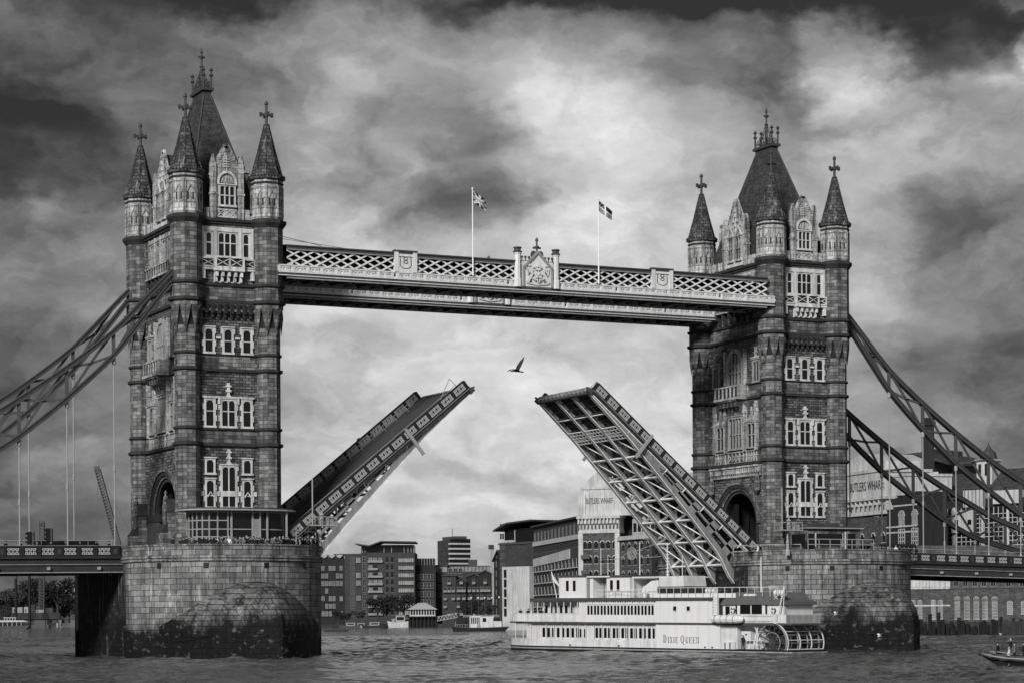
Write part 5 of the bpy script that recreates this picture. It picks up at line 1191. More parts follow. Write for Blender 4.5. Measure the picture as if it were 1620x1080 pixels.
# ================================================================== traffic lights, vehicles
def traffic_light(px, top, lab):
    p = planeY(px, 862, -8.2); T = thing('traffic_light', lab, 'traffic light', (p.x, -8.2, 12.1), 0); h = planeY(px, top, -8.2).z - 12.1
    o = MB(); o.tube((0, 0, 0), (0, 0, h), .09, 8); o.build('post', 'black', T)
    o = MB(); o.box(-.75, -.25, -.2, .2, h - 1.5, h); o.bar((-.25, 0, h - .3), (0, 0, h - .3), .06); o.bar((-.25, 0, h - 1.2), (0, 0, h - 1.2), .06)
    o.build('signal_head', 'black', T)
    for k in range(3):
        o = MB(); z = h - .25 - k * .5; o.box(-1.05, -.75, -.16, .16, z + .1, z + .15); o.box(-1.05, -.75, -.16, -.12, z - .1, z + .12); o.tube((-.75, 0, z), (-.8, 0, z), .13, 8); o.build('hood', 'black', T)
traffic_light(54, 840.5, 'shorter traffic light left of the pile rig on the left approach span')
traffic_light(83, 835, 'taller traffic light right of the pile rig on the left approach span')
def van(x, y, z, lab, L_=5.2, H=2.1):
    T = thing('parked_van', lab, 'van', (x, y, z)); o = MB()
    o.ext([(0, .35), (L_, .35), (L_, 1.1), (L_ - .9, 1.25), (L_ - 1.5, H), (.1, H), (0, H - .2)], -.95, .95); o.build('body', 'darkpaint', T)
    o = MB(); o.box(.4, L_ - 1.7, -.97, -.955, 1.25, H - .25); o.ext([(L_ - 1.6, 1.25), (L_ - 1.05, 1.25), (L_ - 1.5, H - .25), (L_ - 1.6, H - .25)], -.97, -.955); o.build('side_window', 'glass', T)
    for xx in (1.0, L_ - 1.0):
        for yy in (-.9, .7): o = MB(); o.tube((xx, yy, .34), (xx, yy + .2, .34), .34, 12); o.build('wheel', 'black', T)
van(DX + 15.5, -5.2, 12.0, 'dark van on the right approach span just past the pier', 6.4, 2.5)
van(-22.5, -5.0, 12.05, 'long dark vehicle on the left approach span near the pier', 8.5, 1.95)
# ================================================================== the paddle steamer
uB = (Rv * .669 - Fv * .743); aB = atan2(uB.y, uB.x); P0 = at(803, 1000, 309); P0.z = 0
S_ = thing('paddle_steamer', 'long white paddle steamer with stern wheel passing below the right leaf', 'boat', P0, aB)
TL = Matrix(((1, 0, 0, 0), (0, 1, 0, 0), (-.008, 0, 1, 0), (0, 0, 0, 1)))
def bp(): return MB(TL)
BW = 6.2
o = bp(); N_ = 16
def hw(s): return min(1, max(.02, ((s + 2.4) / 7.0)) ** .55)     # bow taper
ss = [-2.4, -2.0, -1.2, -.2, 1.2, 3, 5, 7, 20, 35, 45, 50.2]
def hull(o, z0, z1, m, inset=0.0, smax=99):
    L_, R_ = [], []
    for s in [q for q in ss if q < smax] + ([smax] if smax < 90 else []): w = BW / 2 * hw(s); L_.append((s, BW / 2 - w + inset)); R_.append((s, BW / 2 + w - inset))
    pl = L_ + R_[::-1]; o.ext(pl, z0, z1, lambda u, v, d: (u, v, d), m)
hull(o, -.5, .45, 0); hull(o, .45, .62, 1, -.08); hull(o, .62, .82, 0, -.02); o.build('hull', ['black', 'midmetal'], S_)
o = bp(); hull(o, .82, 1.72, 0, .05, 41.0)
M['rustwhite'] = material('weathered_boat_white', .56, .5, .18, .8, None, 0, .22); M['bwhite'] = material('boat_white', .60, .4, .05, .3, None, 0, .10)
o.build('lower_bulwark', 'rustwhite', S_)
o = bp(); o.box(3.5, 38.6, .25, BW - .25, 1.7, 3.75); o.build('lower_cabin', 'rustwhite', S_)
o = bp(); o.box(27.8, 38.6, .0, .25, .8, 3.78); o.box(27.8, 27.95, -.06, 0, .8, 3.78); o.box(34.9, 35.0, -.06, 0, 1.6, 3.78); o.build('name_panel', 'bwhite', S_)
o = bp(); hull(o, 3.78, 3.98, 1, -.15); o.box(40, 49.5, -.12, BW + .12, 3.775, 3.985, 1)
k = 0
for i in range(120): x = min(49, 2.0 + i * .42); o.ext([(x - .16, 3.78), (x + .16, 3.78), (x, 3.6)], -.14, -.08, m=1) if x < 27.5 or x > 39 else None
o.build('upper_deck', ['bwhite', 'iron'], S_)
o = bp(); o.box(.9, 13.8, .1, .2, 4.0, 5.05); o.box(.9, 1.0, .1, BW - .1, 4.0, 5.05); o.box(.9, 13.8, BW - .2, BW - .1, 4.0, 5.05); o.box(.8, 13.9, .05, .25, 5.05, 5.12); o.build('bow_bulwark', 'rustwhite', S_)
o = bp(); o.box(5.6, 13.8, 1.2, BW - .8, 3.99, 6.9); o.build('fore_cabin', 'rustwhite', S_)
o = bp(); o.box(13.8, 37.5, .05, BW - .05, 3.99, 6.9); o.box(27.8, 36.8, -.02, .05, 3.99, 6.95); o.box(36.6, 36.75, -.08, -.02, 3.99, 6.95); o.build('upper_cabin', 'bwhite', S_)
o = bp(); o.box(4.6, 37.6, -.1, BW + .1, 6.9, 7.05); o.box(4.6, 37.6, -.16, -.08, 6.72, 7.1, 1)
for i in range(76): x = 4.8 + i * .43; o.ext([(x - .17, 6.72), (x + .17, 6.72), (x, 6.5)], -.15, -.09, m=1) if x < 28 else None
o.box(26.5, 41.0, .2, BW - .2, 7.05, 7.6, 0); o.build('roof_deck', ['bwhite', 'iron'], S_)
def bwin(x, z0, z1, w, y=-.01, fr=None):
    o = bp(); o.box(x - w / 2, x + w / 2, y - .03, y, z0, z1, 0)
    if fr:
        o.box(x - w / 2 - fr, x - w / 2, y - .06, y, z0 - fr, z1 + fr, 1); o.box(x + w / 2, x + w / 2 + fr, y - .06, y, z0 - fr, z1 + fr, 1); o.box(x - w / 2, x + w / 2, y - .06, y, z1, z1 + fr, 1); o.box(x - w / 2, x + w / 2, y - .06, y, z0 - fr, z0, 1)
    o.build('cabin_window', ['glass', 'bwhite'], S_)
for i in range(8): bwin(6.9 + i * .92, 1.98, 3.2, .5, .24)
bwin(13.9, 2.0, 3.1, .3, .24); bwin(14.7, 2.0, 3.1, .3, .24)
for i in range(14): bwin(16.9 + i * .79 + (i % 2) * -.08, 1.98, 3.25, .48, .24)
for i in range(20): bwin(15.6 + (i // 2) * 1.22 + (i % 2) * .58, 4.95, 6.1, .36, .04)
for i in range(6): bwin(6.4 + i * .95, 5.0, 6.1, .45, 1.19)
for x in (31.1, 33.4): bwin(x, 5.45, 6.0, .55, -.03, .1)
for i in range(10):
    o = bp(); c = 15.89 + i * 1.22; n = 8
    o.ext([(c - .56, 6.25)] + [(c - .56 * cos(pi * k / n), 6.25 + .38 * sin(pi * k / n)) for k in range(n + 1)] + [(c + .56, 6.25)], -.05, .04); o.box(c + .58, c + .64, -.02, .05, 4.1, 6.6); o.build('window_arch', 'bwhite', S_)
for i in range(11):
    x = 2.0 + i * 1.27; o = bp(); o.tube((x, .12, 4.0 if x > 4.5 else 3.99), (x, .12, 6.75 if x > 4.5 else 5.6), .05, 6); o.lathe(x, .12, [(.12, 5.6), (.13, 5.75), (.02, 5.9)], 6) if x < 4.5 else None; o.build('deck_post', 'bwhite', S_)
for i in range(18):
    x = 1.5 + i * 1.5; o = bp(); o.tube((x, .1, 1.7), (x, .1, 3.8), .05, 6); o.build('deck_post', 'bwhite', S_)
# lettering with thick and thin strokes and serifs
def serif_word(txt, h, parent, x, y, z, big, gap=.28, mat='midmetal', d=.03):
    o = bp(); ct = 0
    for i, ch in enumerate(txt):
        if ch == ' ': x += gap * .6; continue
        H = h * (1.3 if i in big else 1); w = H * .5; T_ = .13 * H; t_ = .055 * H; y0, y1 = y - d, y
        zb = z
        V = lambda xx, ww, a=0, b=1: o.box(xx, xx + ww, y0, y1, zb + H * a, zb + H * b)
        def serif(xx, top=False): o.box(xx - .05 * H, xx + T_ + .05 * H, y0, y1, zb + (H - t_ if top else 0), zb + (H if top else t_))
        def obl(a, b, ww): o.bar((x + a[0] * H, (y0 + y1) / 2, zb + a[1] * H), (x + b[0] * H, (y0 + y1) / 2, zb + b[1] * H), ww, d, (0, 1, 0)) if False else o.ext([(x + a[0] * H - ww / 2, zb + a[1] * H), (x + a[0] * H + ww / 2, zb + a[1] * H), (x + b[0] * H + ww / 2, zb + b[1] * H), (x + b[0] * H - ww / 2, zb + b[1] * H)], y0, y1)
        def curve(cx, cz, rx, rz, a0, a1, tk=T_):
            n = 10
            for k in range(n):
                t0, t1 = a0 + (a1 - a0) * k / n, a0 + (a1 - a0) * (k + 1) / n; tt = t_ + (tk - t_) * abs(cos((t0 + t1) / 2))
                A = [(cx + rx * cos(t0), cz + rz * sin(t0)), (cx + rx * cos(t1), cz + rz * sin(t1)), (cx + (rx - tt) * cos(t1), cz + (rz - t_) * sin(t1)), (cx + (rx - tt) * cos(t0), cz + (rz - t_) * sin(t0))]
                o.ext(A, y0, y1)
        if ch == 'D': V(x, T_); serif(x); serif(x, True); curve(x + T_, zb + H / 2, w - T_, H / 2, -pi / 2, pi / 2)
        elif ch == 'I': V(x, T_); serif(x); serif(x, True); w = T_
        elif ch == 'X': obl((0.07, 1), (w / H - .07, 0), T_); obl((w / H - .07, 1), (.07, 0), t_); serif(x - .02); serif(x - .02, True); serif(x + w - T_); serif(x + w - T_, True)
        elif ch == 'E':
            V(x, T_); o.box(x, x + w, y0, y1, zb, zb + t_); o.box(x, x + w, y0, y1, zb + H - t_, zb + H); o.box(x, x + w * .75, y0, y1, zb + H * .5 - t_ / 2, zb + H * .5 + t_ / 2); o.box(x + w - t_, x + w, y0, y1, zb, zb + .2 * H); o.box(x + w - t_, x + w, y0, y1, zb + .8 * H, zb + H); o.box(x + w * .75 - t_, x + w * .75, y0, y1, zb + .4 * H, zb + .6 * H)
        elif ch == 'Q': w = H * .62; curve(x + w / 2, zb + H / 2, w / 2, H / 2, 0, 2 * pi); obl((w / H * .45, .12), (w / H * .95, -.22), T_)
        elif ch == 'U': V(x, T_, .25); serif(x, True); V(x + w - t_, t_, .25); serif(x + w - T_ * .8, True); curve(x + w / 2, zb + .26 * H, w / 2, .26 * H, pi, 2 * pi)
        elif ch == 'N': V(x, t_); V(x + w - t_, t_); obl((.06, 1), (w / H - .05, 0), T_); serif(x - .02, True); serif(x - .03); serif(x + w - T_ * .8, True)
        x += w + gap * H * .8
    return o.build('lettering', mat, parent)
serif_word('DIXIE QUEEN', .80, S_, 29.1, -.0, 1.42, (0, 6), .46, 'lettergrey')  if False else None
M['lettergrey'] = material('boat_lettering_grey', .10, .6, .05, 1)
serif_word('DIXIE QUEEN', .74, S_, 29.1, -.0, 1.48, (0, 6), .40, 'lettergrey')
# wheelhouses on the roof
o = bp(); o.box(9.7, 14.9, .4, 5.4, 7.05, 9.85); o.box(15.5, 16.1, .4, 5.4, 7.05, 9.7); o.box(16.1, 19.0, 2.2, 5.4, 7.05, 9.6); o.box(18.6, 22.8, .4, 5.4, 7.05, 9.75); o.build('wheelhouse', 'bwhite', S_)
o = bp(); o.box(9.5, 15.1, .2, 5.6, 9.85, 10.05, 0); o.box(15.2, 19.4, .1, 5.6, 9.72, 9.9, 1); o.box(18.5, 22.9, .2, 5.6, 9.76, 9.98, 0); o.build('wheelhouse_roof', ['iron', 'bwhite'], S_)
for x in (11.3, 12.6): bwin(x, 8.0, 9.35, .5, .39)
for x in (19.5, 20.7): bwin(x, 8.0, 9.35, .5, .39)
o = bp(); o.box(19.6, 21.5, .37, .4, 7.55, 7.65); o.build('small_lettering', 'iron', S_)
o = bp(); 
for x in (15.2, 15.45): o.tube((x, .5, 7.05), (x, .5, 9.8), .07, 6)
for k in range(10): o.bar((14.95, .3, 7.2 + k * .28), (15.4, .3, 7.2 + k * .28), .05)
for x in (16.4, 17.0): o.tube((x, 1.9, 7.1), (x, 1.9, 9.7), .22, 10)
o.build('ladder_and_pipes', 'hanger', S_)
o = bp(); o.box(23.0, 31.0, .6, 6.2, 9.6, 9.75); o.tube((23.2, .6, 7.1), (23.2, .6, 9.6), .07, 6); o.tube((30.8, .6, 7.1), (30.8, .6, 9.6), .07, 6); o.box(23.4, 27.6, 2.2, 5, 7.1, 8.6)
o.ext([(24.5, 7.6), (27.4, 7.6), (27.4, 9.3), (26.2, 9.2), (24.6, 8.3)], .8, 4); o.build('awning_frame', 'bwhite', S_)
o = bp(); o.ext([(27.6, 8.3), (27.9, 9.6), (32.0, 9.8), (32.2, 8.5)], .5, 4.5); o.box(27.5, 32.3, .4, 4.6, 8.15, 8.35); o.build('tarpaulin', 'rustwhite', S_)
for k in range(7): o = bp(); z = 7.62 + k * .13; o.box(27.7, 34.6 if k < 6 else 32, .3, 4.2, z, z + .07); o.build('stacked_bench', 'chain', S_)
o = bp()
for x0, x1, z, n in ((17.0, 26.0, 7.1, 8), (26.0, 48.0, 7.3, 18)):
    o.bar((x0, -.02, z + 1.0), (x1, -.02, z + 1.0), .06); 
    if x0 < 20: o.bar((x0, -.02, z + .5), (x1, -.02, z + .5), .04)
    for k in range(n + 1): x = x0 + (x1 - x0) * k / n; o.bar((x, -.02, z - .1), (x, -.02, z + 1.0), .05)
o.build('roof_railing', 'bwhite', S_)
for x, y, z0, z1, r in ((14.9, 3, 9.9, 13.6, .06), (22.5, 2.5, 9.9, 14.2, .07), (27.4, 2.5, 7.5, 14.0, .10), (29.5, 3, 9.7, 12.4, .05), (43.1, 2.5, 7.6, 11.95, .10), (16.2, 3, 9.9, 12.6, .05)):
    o = bp(); o.tube((x, y, z0), (x, y, z1), r, 6, r * .6)
    if abs(x - 27.4) < .1:
        for k in range(14): o.bar((x - .3, y, z0 + .8 + k * .42), (x + .35, y, z0 + .8 + k * .42), .06)
    o.build('mast', 'bwhite', S_)
o = bp(); cxe, cze = 21.0, 12.75           # round emblem slung on garlands between two masts
for r in (.78, .56, .38):
    for k in range(20): a, b = 2 * pi * k / 20, 2 * pi * (k + 1) / 20; o.bar((cxe + r * cos(a), 2.6, cze + r * sin(a)), (cxe + r * cos(b), 2.6, cze + r * sin(b)), .09, .08, (0, 1, 0))
for (x0, z0, x1, z1) in ((cxe - .8, cze + .1, 18.6, 12.1), (18.6, 12.1, 15.0, 12.0), (cxe + .8, cze + .1, 23.2, 12.2), (23.2, 12.2, 26.2, 12.3), (cxe + .7, cze + .3, 26.5, 14.2)): o.bar((x0, 2.6, z0), (x1, 2.6, z1), .06)
o.build('round_emblem', 'hanger', S_)
q = lettering('TC', .62, 'hanger', S_, (cxe, 2.5, cze - .24), (pi / 2, 0, 0), 'emblem_letters', ext=.02, bold=.01)
o = bp(); o.tube((8.6, 1.0, 7.1), (7.6, 1.0, 10.6), .06, 6); o.ext([(7.7, 10.5), (8.0, 10.0), (9.0, 9.0), (9.4, 8.5), (9.1, 8.6), (8.3, 9.1), (7.95, 9.6)], .95, 1.0); o.build('jack_flag', 'bwhite', S_)
def buoy(x, z, y, lab_parent=S_, r=.3, nm='lifebuoy'):
    o = MB(TL); n = 14
    for k in range(n):
        a, b = 2 * pi * k / n, 2 * pi * (k + 1) / n; o.tube((x + r * cos(a), y, z + r * sin(a)), (x + r * cos(b), y, z + r * sin(b)), .1, 6, m=0 if (k // 2) % 2 else 1, cap=False)
    o.build(nm, ['bwhite', 'iron'], lab_parent)
# after house with its dark rounded roof
o = bp(); o.box(38.6, 48.4, .6, BW - .4, 3.99, 6.2); o.build('after_house', 'bwhite', S_)
o = bp(); o.ext([(38.4, 6.2), (48.9, 6.2), (48.9, 6.55), (47.7, 6.9), (47.2, 7.5), (46.4, 7.7), (40.8, 7.7), (40.0, 7.4), (38.9, 6.8)], .3, BW - .2); o.build('after_house_roof', 'afterroof', S_) if 'afterroof' in M else None
M['afterroof'] = material('dark_green_paint', .10, .5, .2, 1); o.build('after_house_roof', 'afterroof', S_)
o = bp(); o.box(41.0, 45.5, .5, .6, 4.3, 6.95, 1)
for a, b in ((41.5, 43.15), (43.35, 45.0)): o.box(a, b, .46, .5, 4.6, 6.7, 0)
o.box(39.0, 39.7, .56, .6, 4.2, 6.0, 0); o.box(40.75, 40.95, .48, .6, 4.3, 6.8, 0); o.box(45.55, 45.75, .48, .6, 4.3, 6.8, 0); o.build('saloon_doors', ['glass', 'bwhite'], S_)
o = bp(); o.box(42.3, 44.3, .25, .3, 7.25, 7.5); o.build('name_board', 'bwhite', S_)
buoy(40.3, 5.5, .5); buoy(46.8, 5.5, .5)
o = bp(); o.box(40.0, 49.2, -.06, -.02, 4.02, 5.0, 0); o.box(40.0, 49.25, -.1, .0, 5.0, 5.07, 0)
for k in range(28): o.box(49.25, 49.28, .1 + k * .22, .16 + k * .22, 4.05, 4.98, 1)
for k in range(24): x = 42.5 + k * .2; o.box(x, x + .08, -.08, -.06, 4.1, 4.28, 1); o.box(x, x + .08, -.08, -.06, 4.75, 4.85, 1)
o.box(49.15, 49.25, -.05, BW, 4.0, 5.05, 0); o.build('after_bulwark', ['rustwhite', 'chain'], S_)
o = bp(); P_ = [(38.0, 4.15), (38.4, 3.9), (42.3, 3.9), (42.9, 4.3), (42.9, 4.6), (38.0, 4.75)]

n = 10
for (xa, ra), (xb, rb) in zip([(37.6, .1), (38.0, .42), (38.7, .52), (42.0, .52), (42.7, .4), (43.0, .1)][:-1], [(37.6, .1), (38.0, .42), (38.7, .52), (42.0, .52), (42.7, .4), (43.0, .1)][1:]): o.tube((xa, -.55, 4.45), (xb, -.55, 4.45), ra, n, rb, cap=False)
for x in (38.6, 39.6, 40.6, 41.6): o.tube((x - .03, -.55, 4.45), (x + .03, -.55, 4.45), .55, n, m=1)
o.build('life_raft', ['bwhite', 'chain'], S_)
for x, z in ((36.8, 7.9), (47.9, 7.6)):
    o = bp(); o.tube((x - .75, .5, z), (x + .75, .5, z), .38, 12); o.tube((x - .3, .5, z), (x - .25, .5, z), .42, 12, m=1); o.tube((x + .3, .5, z), (x + .35, .5, z), .42, 12, m=1)
    for dx in (-.5, .5): o.bar((x + dx - .3, .3, z - .75), (x + dx + .3, .3, z - .3), .06); o.bar((x + dx + .3, .3, z - .75), (x + dx - .3, .3, z - .3), .06)
    o.build('raft_canister', ['bwhite', 'chain'], S_)
o = bp(); o.bar((47.8, .0, 4.2), (49.0, .0, 8.4), .12); o.bar((48.8, .0, 5), (49.0, .0, 8.4), .07); o.build('davit', 'bwhite', S_)
o = bp(); o.box(37.6, 38.3, -.05, .2, 4, 7.1); o.bar((37.5, -.1, 4), (37.5, -.1, 7.6), .06); o.bar((38.3, -.1, 4), (38.3, -.1, 7.6), .06)
for k in range(10): o.bar((37.5, -.1, 4.3 + .33 * k), (38.3, -.1, 4.3 + .33 * k), .05)
o.build('side_ladder', 'bwhite', S_)
# open after deck
o = bp(); o.box(38.6, 41.2, .3, BW - .3, .85, 3.78); o.box(41.2, 44.6, 1.6, BW - .8, .85, 3.78, 1); o.box(41.4, 42.9, .8, 1.6, 1.9, 3.0, 0); o.box(42.0, 42.3, .78, .8, 2.5, 2.7, 2); o.build('engine_casing', ['rustwhite', 'bwhite', 'iron'], S_)
o = bp(); 
for k in range(8): z = .95 + k * .34; o.bar((43.6 + k * .12, .6, z), (44.4 + k * .12, .6, z), .06)
o.bar((43.5, .6, .85), (44.5, .6, 3.7), .07); o.bar((44.4, .6, .85), (45.4, .6, 3.7), .07); o.bar((44.0, .3, 3.75), (45.4, .3, .9), .14); o.bar((44.6, .3, 3.75), (43.9, .3, .9), .1)
for k in range(5): o.bar((42.8 + k * .6, .1, .85), (42.8 + k * .6, .1, 1.9), .06)
o.bar((42.8, .1, 1.9), (45.6, .1, 1.9), .07); o.bar((42.8, .1, 1.4), (45.6, .1, 1.4), .05); o.build('stairs_and_stays', 'bwhite', S_)
o = bp()
for x in (39.4, 40.2): o.tube((x, .1, .85), (x, .1, 1.6), .12, 8)
for x in (36, 37.2, 12, 21): o.box(x, x + .25, -.04, .1, .9, 1.1)
o.build('bollards', 'iron', S_)
# the stern wheel: four rings of spokes on one axle, with paddle boards between them
WHX, WHZ, WR = 46.9, 1.65, 2.25
o = bp(); o.box(44.8, 50.0, .0, BW, .45, .85); o.tube((WHX, -.1, WHZ), (WHX, BW + .1, WHZ), .22, 10); o.build('wheel_axle', 'iron', S_)
for yy in (.15, BW * .36, BW * .64, BW - .15):
    for nm, (r0, r1) in (('wheel_ring', (WR - .12, WR)),):
        o = bp(); n = 30
        for k in range(n):
            a, b = 2 * pi * k / n, 2 * pi * (k + 1) / n; o.bar((WHX + WR * cos(a), yy, WHZ + WR * sin(a)), (WHX + WR * cos(b), yy, WHZ + WR * sin(b)), .12, .1, (0, 1, 0))
            o.bar((WHX + 1.25 * cos(a), yy, WHZ + 1.25 * sin(a)), (WHX + 1.25 * cos(b), yy, WHZ + 1.25 * sin(b)), .08, .08, (0, 1, 0))
        for k in range(14):
            a = 2 * pi * k / 14; o.bar((WHX, yy, WHZ), (WHX + WR * cos(a), yy, WHZ + WR * sin(a)), .11, .1, (0, 1, 0), 1)
        o.tube((WHX, yy - .1, WHZ), (WHX, yy + .1, WHZ), .5, 12, m=1); o.build('wheel_ring', ['hanger', 'chain'], S_)
for k in range(14):
    a = 2 * pi * k / 14; o = bp(); c, s_ = cos(a), sin(a)
    o.poly([(WHX + (WR - .55) * c, .1, WHZ + (WR - .55) * s_), (WHX + (WR + .02) * c, .1, WHZ + (WR + .02) * s_), (WHX + (WR + .02) * c, BW - .1, WHZ + (WR + .02) * s_), (WHX + (WR - .55) * c, BW - .1, WHZ + (WR - .55) * s_)]) if k % 2 else None
    o.bar((WHX + WR * c, 0, WHZ + WR * s_), (WHX + WR * c, BW, WHZ + WR * s_), .1, .08); o.build('paddle_board', 'hanger', S_)
# outer guard hoops over the wheel
for yy in (-.1, BW * .33, BW * .66, BW + .1):
    o = bp(); n = 14
    for k in range(n): a, b = -.35 + (pi * .62) * k / n, -.35 + (pi * .62) * (k + 1) / n; o.bar((WHX + 2.75 * cos(a), yy, WHZ + 2.45 * sin(a)), (WHX + 2.75 * cos(b), yy, WHZ + 2.45 * sin(b)), .1, .1, (0, 1, 0))
    o.build('wheel_guard', 'bwhite', S_)
o = bp()
for a in (-.3, .15, .6, 1.05, 1.45): o.bar((WHX + 2.75 * cos(a), -.1, WHZ + 2.45 * sin(a)), (WHX + 2.75 * cos(a), BW + .1, WHZ + 2.45 * sin(a)), .09)
o.build('guard_rail', 'bwhite', S_)
Mb = S_.matrix_basis
rb_ = random.Random(5)
for i in range(14):
    k = rb_.choice((0, 0, 1, 2, 3)); w = Matrix.Translation(P0) @ Matrix.Rotation(aB, 4, 'Z') @ Vector((1.6 + i * .42, rb_.uniform(.5, 2.2), 4.0 - .0115 * 3)); person(k, w, rb_.uniform(0, 6), 'passenger in %s on the bow deck, %s from the bow' % (PN[k], nth(i + 1)), 'passengers on the bow deck of the steamer', .95)
w = Matrix.Translation(P0) @ Matrix.Rotation(aB, 4, 'Z') @ Vector((41.9, .5, .42)); person(0, w, 2, 'crew member in dark coat on the lower after deck of the steamer', 'steamer crew')
# foam behind the wheel and the inflatable
fm = bpy.data.materials.new('foam'); fm.use_nodes = True; t = fm.node_tree; Pn = t.nodes['Principled BSDF']; Pn.inputs['Base Color'].default_value = (.5, .5, .5, 1); Pn.inputs['Roughness'].default_value = .6
g = t.nodes.new('ShaderNodeNewGeometry'); nn = t.nodes.new('ShaderNodeTexNoise'); mpn = t.nodes.new('ShaderNodeMapping'); mpn.inputs['Rotation'].default_value = (0, 0, .45); mps = t.nodes.new('ShaderNodeMapping'); mps.inputs['Scale'].default_value = (1, .3, 1); t.links.new(g.outputs['Position'], mpn.inputs[0]); t.links.new(mpn.outputs[0], mps.inputs[0]); t.links.new(mps.outputs[0], nn.inputs[0]); nn.inputs['Scale'].default_value = 1.1; nn.inputs['Detail'].default_value = 6; nn.inputs['Roughness'].default_value = .7
uvn = t.nodes.new('ShaderNodeUVMap'); sp = t.nodes.new('ShaderNodeSeparateXYZ'); t.links.new(uvn.outputs[0], sp.inputs[0])
def m2(op, a, b, c=None, cl=False):
    x = t.nodes.new('ShaderNodeMath'); x.operation = op; x.use_clamp = cl
    for i, y in enumerate((a, b, c)):
        if y is None: continue
        if isinstance(y, (int, float)): x.inputs[i].default_value = y
        else: t.links.new(y, x.inputs[i])
    return x.outputs[0]
ed = m2('MULTIPLY', m2('MULTIPLY', sp.outputs[0], m2('SUBTRACT', 1, sp.outputs[0])), m2('MULTIPLY', sp.outputs[1], m2('SUBTRACT', 1, sp.outputs[1])))
al = m2('MULTIPLY', m2('MULTIPLY_ADD', nn.outputs[0], 6, -3.1, True), m2('MULTIPLY', ed, 22, None, True))
t.links.new(al, Pn.inputs['Alpha'])
def foam(c, L_, wd, rz, z=.03):
    o = MB(Matrix.Translation((c[0], c[1], z)) @ Matrix.Rotation(rz, 4, 'Z')); n = 8
    for i in range(n): a, b = i / n, (i + 1) / n; o.poly([(-L_ / 2 + L_ * a, -wd / 2, 0), (-L_ / 2 + L_ * b, -wd / 2, 0), (-L_ / 2 + L_ * b, wd / 2, 0), (-L_ / 2 + L_ * a, wd / 2, 0)], 0, [(a, 0), (b, 0), (b, 1), (a, 1)])
    q = o.build('wake_foam', fm); tag(q, kind='stuff'); return q
w = Matrix.Translation(P0) @ Matrix.Rotation(aB, 4, 'Z')
c = w @ Vector((60, 4, 0)); foam(c, 26, 16, aB); c = w @ Vector((26, -1.5, 0)); foam(c, 56, 3, aB, .034)
# ================================================================== rigid inflatable
R0 = at(1541, 1000, 198); R0.z = 0; uR = (Rv * .80 - Fv * .60); aR = atan2(uR.y, uR.x)
I = thing('inflatable_boat', 'open rigid inflatable boat with standing crew cut by the right edge', 'boat', R0, aR)
for sd in (-1, 1):
    o = MB(); pts = [(0.1, 0, 1.15), (.7, .45 * sd, 1.08), (1.6, .85 * sd, .92), (3.0, 1.05 * sd, .75), (5.5, 1.1 * sd, .62), (8.5, 1.1 * sd, .58)]
    for (a, b) in zip(pts[:-1], pts[1:]): o.tube((a[0], 1.1 + a[1], a[2]), (b[0], 1.1 + b[1], b[2]), .24, 10, .25)
    o.build('tube', 'rib', I, True) if 'rib' in M else (M.__setitem__('rib', material('grey_inflatable_tube', .06, .45, .2, 2)), o.build('tube', 'rib', I, True))
    o = MB()
    for (a, b) in zip(pts[:-1], pts[1:]): o.bar((a[0], 1.1 + a[1] * 1.0 - .25 * (1 if sd < 0 else -1), a[2] + .03), (b[0], 1.1 + b[1] - .25 * (1 if sd < 0 else -1), b[2] + .03), .04, .09)
    o.build('rubbing_strip', 'hanger', I)
o = MB(); o.poly([(0.3, 1.1, .95), (1.5, .35, .6), (8.5, .2, .35), (8.5, 2.0, .35), (1.5, 1.85, .6)]); o.poly([(0.2, 1.1, .9), (1.6, .3, .5), (8.5, .15, .3), (8.5, .7, -.3), (2.2, 1.1, -.2)]); o.poly([(0.2, 1.1, .9), (1.6, 1.9, .5), (8.5, 2.05, .3), (8.5, 1.5, -.3), (2.2, 1.1, -.2)]); o.build('hull', 'rib', I)
o = MB(); o.box(4.6, 5.3, .8, 1.5, .4, 1.35); o.bar((4.6, .8, 1.35), (4.5, .8, 1.8), .05); o.bar((4.6, 1.5, 1.35), (4.5, 1.5, 1.8), .05); o.box(4.45, 4.55, .8, 1.5, 1.4, 1.8)
for x in (5.9, 7.0): o.box(x, x + .5, .8, 1.4, .4, .95)
o.build('console', 'chain', I); o = MB(); o.bar((1.6, .5, 1.1), (1.6, .5, 1.35), .05); o.path([(1.2, .55, 1.3), (2.2, .4, 1.28), (3.4, .2, 1.1)], .05); o.build('grab_rail', 'hanger', I)
Mi = Matrix.Translation(R0) @ Matrix.Rotation(aR, 4, 'Z')
for i, (x, y, k, lab) in enumerate(((1.9, .6, 0, 'person in dark coat standing at the bow of the inflatable, a little apart'), (2.6, 1.7, 3, 'taller standing person behind the console of the inflatable, hands raised'), (3.0, .5, 2, 'person in pale jacket sitting low at the middle of the inflatable'), (3.5, .5, 1, 'person in grey jacket at the picture edge of the inflatable'), (3.9, 1.5, 0, 'person in dark coat furthest right in the inflatable'))):
    person(k, Mi @ Vector((x, y, .45 + (.3 if i == 1 else 0) - (.4 if i == 2 else 0))), aR + pi / 2, lab, 'crew of the inflatable boat', .93)
foam(Mi @ Vector((3.5, -1.0, 0)), 14, 3.2, aR, .04); foam(Mi @ Vector((-7, 5, 0)), 26, 9, aR + .2, .036)
